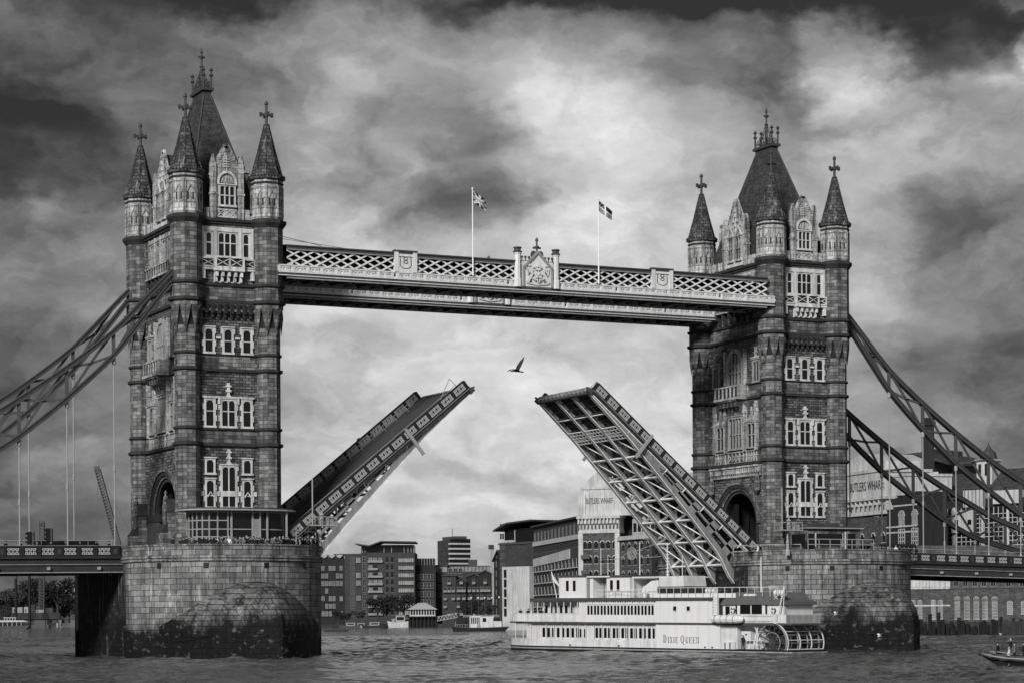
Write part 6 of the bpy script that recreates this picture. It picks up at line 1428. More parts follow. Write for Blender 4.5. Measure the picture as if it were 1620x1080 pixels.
# ================================================================== river banks, far buildings, trees
M['brick_m'] = material('grey_brick', .045, .85, .2, .05, (2.0, .8, .05), .0, .2, mort=.7, bvar=.15)
M['brick_d'] = material('dark_brick', .022, .9, .25, .05, None, 0, .3, fine=.2)
M['brick_b'] = material('warehouse_brick', .075, .85, .2, .2, (1.2, .5, .04), 0, .3, mort=.6, bvar=.3, fine=.25)
M['render'] = material('pale_render', .42, .7, .25, .1, None, 0, .3)
M['stonew'] = material('pale_warehouse_stone', .44, .7, .25, .3, None, 0, .4, fine=.1)
M['paleglass'] = material('pale_glazing', .24, .4, .5, .3, fine=.3); M['dimframe'] = material('dull_window_frame', .2, .6, .3, .5)  # pale mottled grey for the brighter panes and glass roofs
M['bank'] = material('muddy_foreshore', .035, .95, .4, .4, None, .5, fine=.4)
M['leaf'] = material('tree_leaves', .022, .8, .4, .9, fine=.3)
M['leaf2'] = material('paler_leaves', .05, .8, .4, .9, fine=.3)
M['bark'] = material('bark', .04, .9, .2, 1)
def frame(px0, d0, px1, d1):
    a, b = at(px0, 1000, d0), at(px1, 1000, d1); a.z = b.z = 0; u = b - a; L_ = u.length; rz = atan2(u.y, u.x); return a, L_, rz
def zat(px, py, d): return at(px, py, d).z
def spx(px, px0, d0, px1, d1, L_):
    """distance along the facade at which bearing px falls"""
    k0, k1, k = (px0 - 810) / FPX, (px1 - 810) / FPX, (px - 810) / FPX
    t = d0 * (k - k0) / (k1 * d1 - k0 * d0 - k * (d1 - d0)); return t * L_
def winmesh(w, h, style, key={}):
    k = (round(w, 2), round(h, 2), style)
    if k in key: return key[k]
    o = MB(); f = max(.1, w * .09)
    if style == 'arch' or style == 'archgrid':
        n = 8; r = w / 2; pts = [(-r, 0)] + [(-r * cos(pi * i / n), h - r + r * sin(pi * i / n)) for i in range(n + 1)] + [(r, 0)]
        o.ext(pts, -.03, .02, m=0)
        for (p, q) in zip(pts[1:-2], pts[2:-1]): o.bar((p[0] * 1.08, -.04, p[1]), (q[0] * 1.08, -.04, q[1]), .18 * w if style == 'arch' else f, .12, (0, 1, 0), 1)
        o.box(-r - .1, r + .1, -.12, 0, -.16, 0, 1)
        if style == 'archgrid':
            for x in (-r * .45, 0, r * .45): o.box(x - f / 2, x + f / 2, -.07, -.03, 0, h - r * .1, 1)
            for j in range(1, 7): o.box(-r, r, -.07, -.03, h * j / 7 - f / 2, h * j / 7 + f / 2, 1) if h * j / 7 < h - r * .6 else None
            o.box(-r, -r + f, -.07, -.03, 0, h - r, 1); o.box(r - f, r, -.07, -.03, 0, h - r, 1)
    elif style == 'bright': o.box(-w / 2, w / 2, -.05, .02, 0, h, 2); [o.box(-w / 2 + w * j / 4 - .08, -w / 2 + w * j / 4 + .08, -.1, -.05, 0, h, 0) for j in range(1, 4)]; o.box(-w / 2, w / 2, -.5, 0, -.25, -.05, 0)
    elif style == 'wbalcony':
        o.box(-w / 2, w / 2, -.04, .02, 0, h, 0); o.box(-w * .3, -w * .1, -.1, -.04, 0, h, 1); o.box(-w * .62, w * .62, -1.0, -.04, -.2, 0, 1); o.box(-w * .5, w * .2, -1.04, -.98, 0, 1.5, 2)
    elif style == 'balcony':
        o.box(-w / 2, w / 2, -.04, .02, 0, h, 0); o.box(-w * .62, w * .62, -1.3, -.04, -.2, 0, 1); o.box(-w * .62, w * .62, -1.34, -1.28, 0, 1.0, 1 if w > 0 else 2); o.box(-w * .62, -w * .56, -1.3, 0, 0, 1.0, 1)
    elif style == 'grid':
        o.box(-w / 2, w / 2, -.04, .02, 0, h, 0)
        for x in (-.5, -.17, .17, .5): o.box(w * x - f * .5, w * x + f * .5, -.09, -.04, 0, h, 1)
        for j in range(5): o.box(-w / 2, w / 2, -.09, -.04, h * j / 4 - f * .4, h * j / 4 + f * .4, 1)
    else:
        o.box(-w / 2, w / 2, -.04, .02, 0, h, 0); o.box(-w / 2 - f, w / 2 + f, -.1, 0, -f * 1.2, 0, 1)
        if style == 'frame': o.box(-w / 2 - f, -w / 2, -.09, 0, 0, h, 1); o.box(w / 2, w / 2 + f, -.09, 0, 0, h, 1); o.box(-w / 2 - f, w / 2 + f, -.09, 0, h, h + f, 1); o.box(-f / 3, f / 3, -.08, -.04, 0, h, 1); o.box(-w / 2, w / 2, -.08, -.04, h * .5 - f / 3, h * .5 + f / 3, 1)
    me_o = o.build('window', ['glass', 'stonew' if style in ('arch', 'archgrid', 'grid', 'wbalcony') else 'dimframe', 'paleglass']); me = me_o.data; bpy.data.objects.remove(me_o)
    key[k] = me; return me
class Block:
    def __init__(s, name, label, cat, px0, d0, px1, d1, depth, wall, tops, zb=0, group=None, roof=None, over=0.4):
        """tops: list of (px, z) along the front giving the wall's top outline"""
        s.a, s.L, s.rz = frame(px0, d0, px1, d1); s.q = (px0, d0, px1, d1)
        s.T = thing(name, label, cat, (s.a.x, s.a.y, zb), s.rz, group); s.zb = zb; s.depth = depth
        pts = [(0, 0)] + [(min(s.L, max(0, s.s(px))), z - zb) for px, z in tops] + [(s.L, 0)]
        o = MB(); o.ext(pts, 0, depth); o.build('wall', wall, s.T)
        if roof:
            o = MB()
            for (xa, za), (xb, zb_) in zip(pts[1:-2], pts[2:-1]):
                if abs(xa - xb) > .5: o.ext([(xa - over, za), (xb + over, zb_), (xb + over, zb_ + .5), (xa - over, za + .5)], -over * 2, depth + over)
            o.build('roof', roof, s.T)
    def s_(s, px): return s.s(px)
    def s(s, px): return spx(px, *s.q, s.L)
    def d(s, px): t = s.s(px) / s.L; return s.q[1] + (s.q[3] - s.q[1]) * t
    def z(s, px, py): return zat(px, py, s.d(px)) - s.zb
    def win(s, x, z, w, h, style='plain'):
        o = bpy.data.objects.new('window', winmesh(w, h, style)); COL.objects.link(o); o.parent = s.T; o.location = (x, 0, z); return o
    def grid(s, x0, x1, n, z0, dz, m, w, h, style='plain', skip=0):
        r = random.Random(int(x0 * 7 + m))
        for j in range(m):
            for i in range(n):
                if skip and r.random() < skip: continue
                s.win(x0 + (x1 - x0) * (i + .5) / n, z0 + dz * j, w, h, style)
    def add(s, name, mats, fn, parent=None):
        o = MB(); fn(o); return o.build(name, mats, parent or s.T)
GRP = 'buildings on the far bank'
D = 1250
def Z(px, py, d=D): return zat(px, py, d)
# --- left to right behind the left leaf
b = Block('apartment_building', 'dark glazed apartment block with wavy canopies, right beside the left pier', 'building', 500, D, 546, D, 30, 'brick_d', [(500, Z(520, 883)), (546, Z(546, 883))], group=GRP)
H = Z(520, 883)
b.grid(1, b.L - 1, 7, 6, 4.1, 7, 1.5, 2.6, 'bright', .35); b.grid(1, b.L - 1, 7, 6, 4.1, 7, 1.2, 2.6, 'frame', .6)
for k in range(3):
    x = b.s(514 + k * 12); b.add('canopy', 'hanger', lambda o: o.ext([(x - 2, H + 2.2), (x + 2, H + 2.2), (x + 1.2, H + 1), (x, H + .2), (x - 1.2, H + 1)], -1, 12)); b.add('penthouse', 'glass', lambda o: o.box(x - 1.6, x + 1.8, .4, 10, H, H + 2))
b.add('roof_slab', 'lead', lambda o: o.box(b.s(528), b.L + 8, -1, 20, H + 2.1, H + 2.6))
b = Block('apartment_building', 'plain grey brick stair tower with a slit window strip among the flats', 'building', 546, D - 4, 571, D - 4, 30, 'brick_m', [(546, Z(546, 877)), (571, Z(571, 877))], group=GRP)
b.grid(b.L * .35, b.L * .65, 2, 6, 4.1, 8, .7, 3.2, 'frame'); b.grid(b.L * .72, b.L, 1, 6, 4.1, 8, 2.2, 2.8, 'bright', .3)
b = Block('apartment_building', 'tallest riverside apartment block with winged flat roof and bright window bands', 'building', 571, D - 8, 657, D - 8, 34, 'brick_m', [(571, Z(600, 874)), (657, Z(600, 874))], group=GRP)
H = Z(600, 874)
b.add('penthouse', 'glass', lambda o: o.box(b.s(572), b.s(655), 2, 24, H, H + 4.2)); b.add('winged_roof', 'lead', lambda o: (o.ext([(b.s(563), H + 4.6), (b.s(585), H + 3.2), (b.s(604), H + 5.6), (b.s(659), H + 5.2), (b.s(659), H + 5.8), (b.s(604), H + 6.2), (b.s(585), H + 3.9), (b.s(563), H + 5.0)], -4, 26)))
b.add('penthouse_posts', 'hanger', lambda o: [o.box(b.s(p) - .15, b.s(p) + .15, 1.8, 2, H, H + 4.2) for p in (574, 578, 608, 620, 640, 646, 651, 655)])
for x in (b.s(613), b.s(621)): b.grid(x - .6, x + .6, 1, 6.5, 4.05, 8, 1.3, 2.8, 'plain')
b.grid(b.s(631), b.s(655), 2, 6.5, 4.05, 8, 4.0, 2.0, 'bright'); b.grid(b.s(583), b.s(606), 3, 6.5, 4.05, 8, 1.9, 2.6, 'bright', .45); b.grid(b.s(583), b.s(606), 3, 6.5, 4.05, 8, 2.2, 2.6, 'balcony', .3)
b.grid(b.s(573), b.s(581), 1, 6.5, 4.05, 8, 1.6, 3.0, 'frame')
b = Block('warehouse_block', 'low dark warehouse conversion with glazed top floor, right of the tallest flats', 'building', 657, D, 690, D, 30, 'brick_d', [(657, Z(670, 893)), (690, Z(670, 893))], group=GRP)
H = Z(670, 893); b.add('glazed_storey', 'glass', lambda o: o.box(.5, b.s(688), 1, 16, H, H + 3.6)); b.add('mullions', 'hanger', lambda o: [o.box(.5 + k * 1.5, .75 + k * 1.5, .7, 1, H, H + 3.7) for k in range(8)]); b.grid(1, b.L - 1, 5, 7, 4.6, 5, 1.5, 3.0, 'frame')
b = Block('warehouse_block', 'long brick warehouse with a bright sloping glass roof below the tower block', 'building', 690, D + 10, 776, D + 10, 34, 'brick_m', [(690, Z(720, 903)), (776, Z(720, 903))], group=GRP)
H = Z(720, 903)
b.add('glass_roof', ['paleglass', 'iron'], lambda o: (o.poly([(b.s(712), -.3, H), (b.L, -.3, H), (b.L, 9, H + 3), (b.s(712), 9, H + 3)]), [o.bar((x, -.35, H), (x, 8.9, H + 3.05), .25, m=1) for x in [b.s(712) + k * 2.0 for k in range(11)]]))
b.add('roof_edge', 'lead', lambda o: (o.box(0, b.L, 8.5, 20, H + 2.8, H + 3.4), o.box(b.s(741), b.s(755), 10, 16, H + 3, H + 6.8)))
b.add('penthouse', ['paleglass', 'lead'], lambda o: (o.box(.3, b.s(708), 0, 6, H, H + 3.2), o.box(0, b.s(710), -1, 8, H + 3.2, H + 3.8, 1)))
b.grid(1, b.L * .5, 5, 7, 4.4, 6, 1.7, 2.6, 'frame', .3); b.grid(b.L * .5, b.L - 1, 6, 7, 4.4, 5, 1.4, 2.3, 'bright', .75)
for k, (p0, p1, yt, dd, lab) in enumerate(((700, 722, 905, 0, 'narrow pale fronted wharf house left of the gabled ones'), (722, 738, 915, -12, 'gabled dark wharf house with barrel roof and balconies'), (738, 762, 908, -10, 'dark wharf house with a glass gable and small balconies'), (758, 778, 903, -14, 'dark wharf house at the foot of the twin chimney'))):
    b = Block('wharf_house', lab, 'building', p0, D + dd - 8, p1, D + dd - 8, 20, 'brick_d' if k else 'brick_m', [(p0, Z(p0, yt + 6)), ((p0 + p1) / 2, Z(p0, yt - (0 if k else -6))), (p1, Z(p0, yt + 6))], group='wharf houses', roof='lead'); b.grid(.5, b.L - .5, 3, 6, 4.2, 5, 1.3, 2.4, 'frame', .3); b.grid(.5, b.L - .5, 3, 6, 4.2, 5, 1.4, 2.4, 'balcony', .4)
# tower block behind
b = Block('tower_block', 'lone residential tower block with stacked balconies rising above the roofs', 'building', 693, 1700, 713, 1680, 16, 'brick_m', [(693, Z(700, 855, 1700)), (713, Z(700, 855, 1700))])
H = b.z(700, 855); b.add('balcony_wing', ['glass', 'render'], lambda o: (o.box(b.L, b.L + 5.0, 0, 14, 0, H + 1), [o.box(b.L - .2, b.L + 5.2, -1.3, 14, 22 + 3.6 * k, 23.2 + 3.6 * k, 1) for k in range(11)])); b.add('roof_plant', 'iron', lambda o: (o.box(2, b.L + 3, 3, 12, H, H + 3), o.bar((b.L * .7, 5, H), (b.L * .7, 5, H + 9), .3)))
b.grid(3, b.L - 1, 2, 20, 3.6, 10, 1.6, 1.6, 'plain')
T = thing('twin_chimney', 'pale twin flue chimney behind the wharf houses', 'chimney', (at(778, 1000, 1500).x, at(778, 1000, 1500).y, 0)); zt = Z(778, 861, 1500)
for k, x in enumerate((-.9, .9)): o = MB(); o.box(x - .8, x + .8, -1, 1, 0, zt - 3); o.box(x - .7, x + .7, -.9, .9, zt - 3, zt, 1); o.build('flue', ['render', 'iron'], T)
# --- right group of flats, closer
b = Block('apartment_building', 'ornate narrow dark gabled house beside the white rendered building', 'building', 782, 980, 797, 960, 20, 'brick_d', [(782, Z(785, 888, 980)), (789, Z(785, 872, 980)), (797, Z(785, 880, 980))], roof='lead', group='right group of flats'); b.grid(.3, b.L - .2, 2, 6, 4.0, 7, 1.1, 2.4, 'frame')
b = Block('apartment_building', 'dark block with curved penthouse roof and a blank grey flank wall', 'building', 791, 900, 848, 880, 30, 'brick_m', [(791, Z(800, 858, 900)), (848, Z(800, 858, 900))], group='right group of flats')
H = b.z(810, 858); b.add('penthouse', ['glass', 'render'], lambda o: (o.box(b.s(796), b.L, 1, 20, H, H + 5.5), o.box(b.s(796), b.s(812), 0, 1, H, H + 1.1, 1), o.box(b.s(812), b.s(813), .8, 1, H, H + 5, 1))); b.add('curved_roof', 'lead', lambda o: o.ext([(b.s(790), H + 4.6), (b.s(800), H + 5.8), (b.s(812), H + 7.2), (b.s(850), H + 7.8), (b.s(850), H + 8.4), (b.s(812), H + 7.8), (b.s(800), H + 6.5), (b.s(790), H + 5.0)], -3, 22))
b.add('parapet_band', 'iron', lambda o: o.box(-.3, b.L, -.4, 3, H - .6, H + .1)); b.grid(.3, b.s(799), 2, 20, 3.8, 6, 1.1, 2.0, 'frame')
b = Block('rendered_building', 'blank white rendered building between the dark flats and the balconied wharf', 'building', 795, 860, 838, 850, 24, 'render', [(795, Z(800, 896, 860)), (838, Z(800, 896, 860))], group='right group of flats'); b.add('window_strip', ['glass', 'render'], lambda o: [o.box(.9, 2.3, -.05, 0, 5 + 3.6 * k, 8 + 3.6 * k) for k in range(5)])
# --- the big wharf: long balconied wing, corner pavilion with the painted name, warehouse wing
b = Block('wharf_wing', 'long balconied wharf wing seen obliquely left of the painted name gable', 'building', 845, 780, 919, 695, 40, 'brick_m', [(845, Z(845, 834, 780)), (919, Z(919, 818, 695))], roof='lead', over=.5)
Lw = b.L; H0, H1 = Z(845, 834, 780), Z(919, 818, 695); 
def sk(o, z0, z1, y0, y1, m=0): o.ext([(0, z0 * H0 / H1), (Lw, z0), (Lw, z1), (0, z1 * H0 / H1)], y0, y1, m=m)
b.add('white_band', 'render', lambda o: (sk(o, 28.2, 29.6, -.4, 0), o.ext([(0, 21.6), (Lw * .8, 22.6), (Lw * .8, 25.6), (0, 24.2)], -.3, 0)))
for i in range(13): x = Lw * (i + .5) / 13; b.win(x, 30.0 - .3, 2.0, 3.0, 'frame')
for i in range(26): x = Lw * (i + .5) / 26; b.win(x, 25.9, 1.0, 1.8, 'plain')
for j in range(5):
    for i in range(13):
        x = Lw * (i + .5) / 13 * .97; b.win(x, 4.2 + j * 3.9, 2.6, 2.7, 'wbalcony')
b = Block('wharf_pavilion', 'warehouse pavilion with small painted name and pale gabled top, left of the leaf', 'building', 918, 695, 981, 690, 36, 'brick_b', [(918, Z(918, 842, 695)), (981, Z(975, 840, 690))])
H = b.z(930, 843); L_ = b.L
def wharf_top(b, H, L_, s, x0=0, x1=None):
    x1 = x1 or L_
    b.add('frieze', ['stonew', 'iron'], lambda o: (o.box(x0 - .6, x1 + .6, -1.2, 4, H + 4.4 * s, H + 5.2 * s), o.box(x0 - .2, x1 + .2, -.5, 4, H, H + .8 * s), o.box(x0, x1, -.15, 4, H + .8 * s, H + 4.4 * s), [(o.box(x0 + (x1 - x0) * (k + .5) / 11 - .28 * s, x0 + (x1 - x0) * (k + .5) / 11 + .28 * s, -.2, -.15, H + 1.2 * s, H + 2.9 * s, 1), o.box(x0 + (x1 - x0) * k / 11 - .25 * s, x0 + (x1 - x0) * k / 11 + .25 * s, -1.0, -.15, H + 2.9 * s, H + 4.4 * s)) for k in range(11)]))
b.add('corner_pier', 'stonew', lambda o: (o.box(-.3, 1.2, -.35, .2, 0, H), o.box(L_ - 1.4, L_ + .1, -.35, .2, 0, H)))
wharf_top(b, H, L_, 1.0)
b.add('name_wall', 'stonew', lambda o: (o.box(.8, L_ + 9, .3, 14, H + 5.2, H + 13.2), o.box(-.3, 1.9, -.1, 6, H + 5.2, H + 11.8), o.box(.2, L_ + 9.3, 0, 14.4, H + 13.2, H + 14.0), o.ext([(2.2, H + 14), (2.2, H + 16), (7, H + 19.6), (L_ + 5, H + 19.6), (L_ + 9, H + 14)], 1, 14)))
q = lettering('BUTLERS WHARF', 2.5, 'black', b.T, (b.s(949), .24, H + 9.6), (pi / 2, 0, 0), 'painted_name', sx=.45, bold=.0)
for j in range(6):
    for k, fx in enumerate((.12, .24, .40, .56, .70, .86)): b.win(L_ * fx + .2, 3 + j * 4.4, 1.2, 2.4, 'arch')
b.add('goods_balconies', 'iron', lambda o: [o.box(L_ * fx - 1.4, L_ * fx + 1.4, -1.3, -.1, 3.6 + j * 4.6, 3.75 + j * 4.6) or o.box(L_ * fx - 1.4, L_ * fx + 1.4, -1.35, -1.25, 3.7 + j * 4.6, 4.8 + j * 4.6) for j in range(5) for fx in (.18, .63)])
b = Block('wharf_wing', 'arched window warehouse wing seen through the raised right leaf', 'building', 981, 690, 1032, 668, 36, 'brick_b', [(981, Z(981, 853, 690)), (1032, Z(1032, 852, 668))])
H = b.z(1000, 853); b.add('cornice', 'stonew', lambda o: (o.box(0, b.L, -.8, 1, H, H + 1.2), o.box(.5, b.L + 22, 4, 30, H, H + 6.5), o.box(2, b.L + 20, 6, 30, H + 6.5, H + 12), o.box(4, b.L + 14, 8, 30, H + 12, H + 16), o.box(6, b.L + 6, 12, 30, H + 16, H + 19)))
b.add('attic_windows', 'glass', lambda o: ([o.box(1.5 + 3.2 * k, 3.6 + 3.2 * k, 3.9, 4, H + 2.6, H + 5.2) for k in range(9)], [o.box(3.5 + 3.2 * k, 5.6 + 3.2 * k, 5.9, 6, H + 8, H + 10.4) for k in range(8)], [o.box(5.5 + 3.2 * k, 7.4 + 3.2 * k, 7.9, 8, H + 13, H + 15) for k in range(6)]))
b.grid(.5, b.L - .5, 5, 3, 4.2, 6, 1.5, 2.6, 'arch')
b = Block('dark_warehouse', 'dark brick warehouse block partly hidden behind the leaf girders', 'building', 1032, 668, 1110, 640, 40, 'brick_d', [(1032, Z(1040, 862, 668)), (1110, Z(1100, 862, 640))]); b.grid(1, b.L - 1, 7, 4, 4.6, 6, 1.2, 2.4, 'plain', .2)
# --- right of the right tower
b = Block('wharf_pavilion', 'warehouse pavilion with large painted name, right of the right tower', 'building', 1325, 570, 1404, 545, 34, 'brick_b', [(1325, Z(1350, 816, 565)), (1404, Z(1400, 816, 545))])
H = b.z(1360, 816); L_ = b.L; wharf_top(b, H, L_, .8)
b.add('name_wall', 'stonew', lambda o: (o.box(0, L_ * .86, .3, 14, H + 4.2, H + 10.4), o.box(-.3, L_ * .88, 0, 14, H + 10.2, H + 10.9), o.box(L_ * .86, L_ + 6, 2.2, 14, H + 4.2, H + 8.6), o.box(L_ * .86, L_ + 6.3, 2.0, 14, H + 8.6, H + 9.2), o.ext([(0, H + 10.9), (L_ * .8, H + 10.9), (L_ * .8, H + 13), (L_ * .5, H + 15), (L_ * .3, H + 15), (0, H + 13.2)], 2, 14)))
q = lettering('BUTLERS WHARF', 3.1, 'black', b.T, (b.s(1397) , .22, H + 7.0), (pi / 2, 0, 0), 'painted_name', sx=.74, bold=.0, align='RIGHT')
for j in range(5):
    for fx in (.08, .30, .52, .74, .93): b.win(L_ * fx, 4.6 + (j) * 4.3, 1.7, 2.4, 'arch')
b.add('goods_balconies', 'iron', lambda o: [(o.box(L_ * .42, L_ * .7, -1.2, -.1, 4.1 + j * 4.3, 4.25 + j * 4.3), o.box(L_ * .42, L_ * .7, -1.25, -1.15, 4.2 + j * 4.3, 5.4 + j * 4.3)) for j in range(5)])
b = Block('brewery_building', 'dark brick brewery with large arched grid windows behind the right span', 'building', 1404, 545, 1452, 532, 8, 'brick_d', [(1404, Z(1404, 800, 545)), (1412, Z(1412, 790, 545)), (1452, Z(1452, 776, 532))])
for fx in (.50, .93): b.win(b.L * fx, b.z(1430, 830), 2.6, 3.4, 'archgrid'); b.win(b.L * fx, b.z(1430, 862), 2.8, 3.8, 'grid')
b.add('stone_bands', 'stonew', lambda o: [o.box(0, b.L, -.15, 0, b.z(1430, y), b.z(1430, y) + .35) for y in (833, 842, 800)])
H = b.z(1430, 790)
b.add('pediment', 'stonew', lambda o: o.ext([(.3, H - 2), (3.2, H - 2), (1.7, H + .2)], -.4, .1))
b = Block('penthouse_roof', 'dark flat roofed storey behind the painted name wall', 'building', 1392, 590, 1508, 575, 20, 'glass', [(1392, Z(1400, 734, 590)), (1508, Z(1500, 734, 580))])
H = b.z(1450, 734); b.add('wing_roof', 'lead', lambda o: (o.ext([(-2, H + .6), (b.L * .62, H + 1.9), (b.L + 1, H - .8), (b.L + 1, H - .2), (b.L * .62, H + 2.8), (-2, H + 1.6)], -3, 22), o.ext([(b.L * .2, H + 1.5), (b.L * .55, H + 4.0), (b.L * .62, H + 4.0), (b.L * .62, H + 2)], 4, 18)))
b = Block('chimney_stack', 'tall dark square brick chimney crossed by the right suspension chain', 'chimney', 1463, 553, 1480, 553, 2.6, 'brick_d', [(1463, Z(1470, 672, 553)), (1480, Z(1470, 672, 553))]); zz = b.z(1470, 672)
b.add('cap', 'brick_d', lambda o: (o.box(-.35, b.L + .35, -.35, 3, zz, zz + .9), o.box(-.1, b.L + .1, -.1, 2.7, zz + .9, zz + 1.8))); b.add('base', 'stonew', lambda o: o.box(-.8, b.L + .8, -.6, 3, b.z(1470, 752), b.z(1470, 746)))
b = Block('brewhouse', 'slate roofed brewhouse with cupola and tall white gridded windows at the right', 'building', 1448, 552, 1660, 527, 30, 'brick_d', [(1448, Z(1455, 792, 552)), (1660, Z(1650, 784, 527))])
H = b.z(1500, 790); 
b.add('slate_roof', 'slate', lambda o: (o.poly([(0, -.6, H), (b.s(1545), -.6, H), (b.s(1540), 8, H + 6.5), (b.s(1462), 8, H + 6.5)]), o.poly([(b.s(1520), 1, H + 1.2), (b.L, 1, H + 1.2), (b.L, 9, H + 7.2), (b.s(1524), 9, H + 7.2)])))
b.add('lucam', ['render', 'lead'], lambda o: (o.box(b.s(1528), b.s(1560), -.8, 3, H - 2, H + 2.2), o.box(b.s(1526), b.s(1562), -1.2, 3, H + 2.2, H + 2.7, 1), o.box(b.s(1575), b.s(1618), -.8, 3, H - 1.5, H + 1.6), [o.box(b.s(1530 + 6 * k), b.s(1530 + 6 * k) + .12, -.9, -.8, H - 2, H + 2.2, 1) for k in range(6)]))
b.add('cupola', ['render', 'glass', 'lead'], lambda o: (o.box(b.s(1532), b.s(1556), 4, 8, H + 3, H + 9), o.box(b.s(1535), b.s(1539), 3.95, 4, H + 5.5, H + 8.3, 1), o.box(b.s(1545), b.s(1550), 3.95, 4, H + 5.5, H + 8.3, 1), o.box(b.s(1530), b.s(1558), 3.6, 8.4, H + 9, H + 9.4), o.lathe((b.s(1532) + b.s(1556)) / 2, 6, [(2.2, H + 9.4), (1.7, H + 11), (.8, H + 11.8), (.2, H + 12.8), (.05, H + 13.5)], 10, m=2)))
b.add('curtain_glass', ['glass'], lambda o: (o.box(b.s(1462), b.L, -1.0, 0, 10, H - 2.2)))
b.add('glazing_grid', 'stonew', lambda o: ([o.box(b.s(1462) + k * 1.25 - .07, b.s(1462) + k * 1.25 + .07, -1.15, -1.0, 10, H - 2.2) for k in range(24)], [o.box(b.s(1462), b.L, -1.15, -1.0, 10 + k * 1.05, 10.14 + k * 1.05) for k in range(int((H - 12) / 1.05))], [o.box(b.s(p) - .3, b.s(p) + .3, -1.3, -1.0, 10, H - 2) for p in (1480, 1515, 1560, 1600)]))
b.add('boarded_oriel', ['render', 'glass'], lambda o: (o.box(b.s(1514), b.s(1550), -2.2, -1, b.z(1530, 842), b.z(1530, 807)), o.box(b.s(1540), b.s(1546), -2.25, -2.2, b.z(1530, 830), b.z(1530, 822), 1), o.box(b.s(1520), b.s(1525), -2.25, -2.2, b.z(1530, 830), b.z(1530, 822), 1)))
# quay frontages below the right span
b = Block('quay_building', 'pale banded brick quay building with arched openings, next to the right pier', 'building', 1425, 522, 1504, 516, 12, 'brick_b', [(1425, Z(1430, 862, 522)), (1504, Z(1500, 862, 516))])
b.add('stone_storey', 'stonew', lambda o: (o.box(0, b.L, -.15, 0, b.z(1470, 928), b.z(1470, 914)), o.box(0, b.L, -.3, 0, b.z(1470, 931), b.z(1470, 928.5)), o.box(0, b.L, -.12, 0, b.z(1470, 958.5), b.z(1470, 956))))
for p in (1446, 1456, 1478, 1487): b.win(b.s(p), b.z(p, 928), 1.0, 2.1, 'frame'); 
for p in (1445, 1456, 1477, 1488): b.win(b.s(p), b.z(p, 978), 1.0, 4.2, 'archgrid')
b = Block('quay_building', 'brick quay building with five tall arched windows and faded painted lettering', 'building', 1504, 515, 1660, 505, 12, 'brick_b', [(1504, Z(1510, 862, 515)), (1660, Z(1640, 862, 505))])
b.add('stone_bands', 'chainedge', lambda o: (o.box(0, b.L, -.2, 0, b.z(1550, 930), b.z(1550, 927)), o.box(0, b.s(1585), -.1, 0, b.z(1550, 949), b.z(1550, 947.6))))
for p in (1515, 1530, 1545, 1559, 1574): b.win(b.s(p), b.z(p, 978), 1.15, 4.9, 'archgrid'); b.win(b.s(p) - .3, b.z(p, 926), 1.0, 2.0, 'frame')
for p in (1598, 1620, 1640): b.win(b.s(p), b.z(p, 970), 1.15, 2.8, 'archgrid'); b.win(b.s(p) - .3, b.z(p, 926), 1.0, 2.0, 'frame')
lettering('HORSLY', 1.0, 'black', b.T, (b.s(1608), -.05, b.z(1600, 934)), (pi / 2, 0, 0), 'painted_name', sx=.8)
for i in range(34):
    p = 1432 + i * 6.6 + random.uniform(-1.5, 1.5); d = 514 - i * .3; a = at(p, 1000, d); T = MB(Matrix.Translation((a.x, a.y, -1))); h = random.uniform(3.4, 6.2) if i < 12 else random.uniform(2.5, 5.4)
    T.box(-.28, .28, -.28, .28, 0, h); T.box(-.31, .31, -.31, .31, h - .9, h - .7)
    o = T.build('timber_pile', 'wood'); tag(o, 'dark timber pile, %s from the right pier along the right quay' % nth(i + 1), 'pile', 'timber piles along the right quay')
a0, L0, rz0 = frame(1425, 519, 1680, 500); o = MB(); o.box(0, L0, 0, 3, -1, 3.0)
for k in range(90): x = L0 * k / 90; o.box(x, x + random.uniform(.2, .6), -.15, 0, -1, random.uniform(1.2, 3.4))
o = o.build('quay_wall', 'bank'); o.location = a0 - Vector((0, 0, 0)); o.rotation_euler = (0, 0, rz0); tag(o, 'dark weedy quay wall at the waterline on the right', 'wall')
# ground on both banks
def ground(pts, z, name):
    o = MB(); o.ext([(p.x, p.y) for p in pts], -4, z, lambda u, v, d: (u, v, d)); q = o.build(name, 'bank'); tag(q, kind='structure')
ground([at(495, 1000, D - 60), at(790, 1000, D - 60), at(845, 1000, 830), at(925, 1000, 690), at(1050, 1000, 655), at(1330, 1000, 566), at(1425, 1000, 521), at(1900, 1000, 490), at(2100, 1000, 3500), at(-300, 1000, 3500), at(-300, 1000, 1700), at(480, 1000, 1600)], 1.6, 'far_bank')
# --- quay walls, trees, riverside clutter in the middle
def crown(o, c, r, n, lf, rnd, squash=.8):
    cl = [(Vector((rnd.uniform(-1, 1), rnd.uniform(-1, 1), rnd.uniform(-.7, .9))) * r * .62) for _ in range(11)]
    for k in range(n):
        q = rnd.choice(cl); v = Vector((rnd.gauss(0, 1), rnd.gauss(0, 1), rnd.gauss(0, 1))); v = v.normalized() * r * .42 * rnd.uniform(.55, 1.05)
        p = Vector(c) + Vector((q.x + v.x, q.y + v.y, (q.z + v.z) * squash)); a = Vector((rnd.gauss(0, 1), rnd.gauss(0, 1), rnd.gauss(0, 1))).normalized(); b_ = a.cross(Vector((rnd.gauss(0, 1), rnd.gauss(0, 1), rnd.gauss(0, 1)))).normalized(); s = lf * rnd.uniform(.6, 1.3)
        o.poly([p - a * s, p + b_ * s * .7, p + a * s, p - b_ * s * .7])
TREES = {}
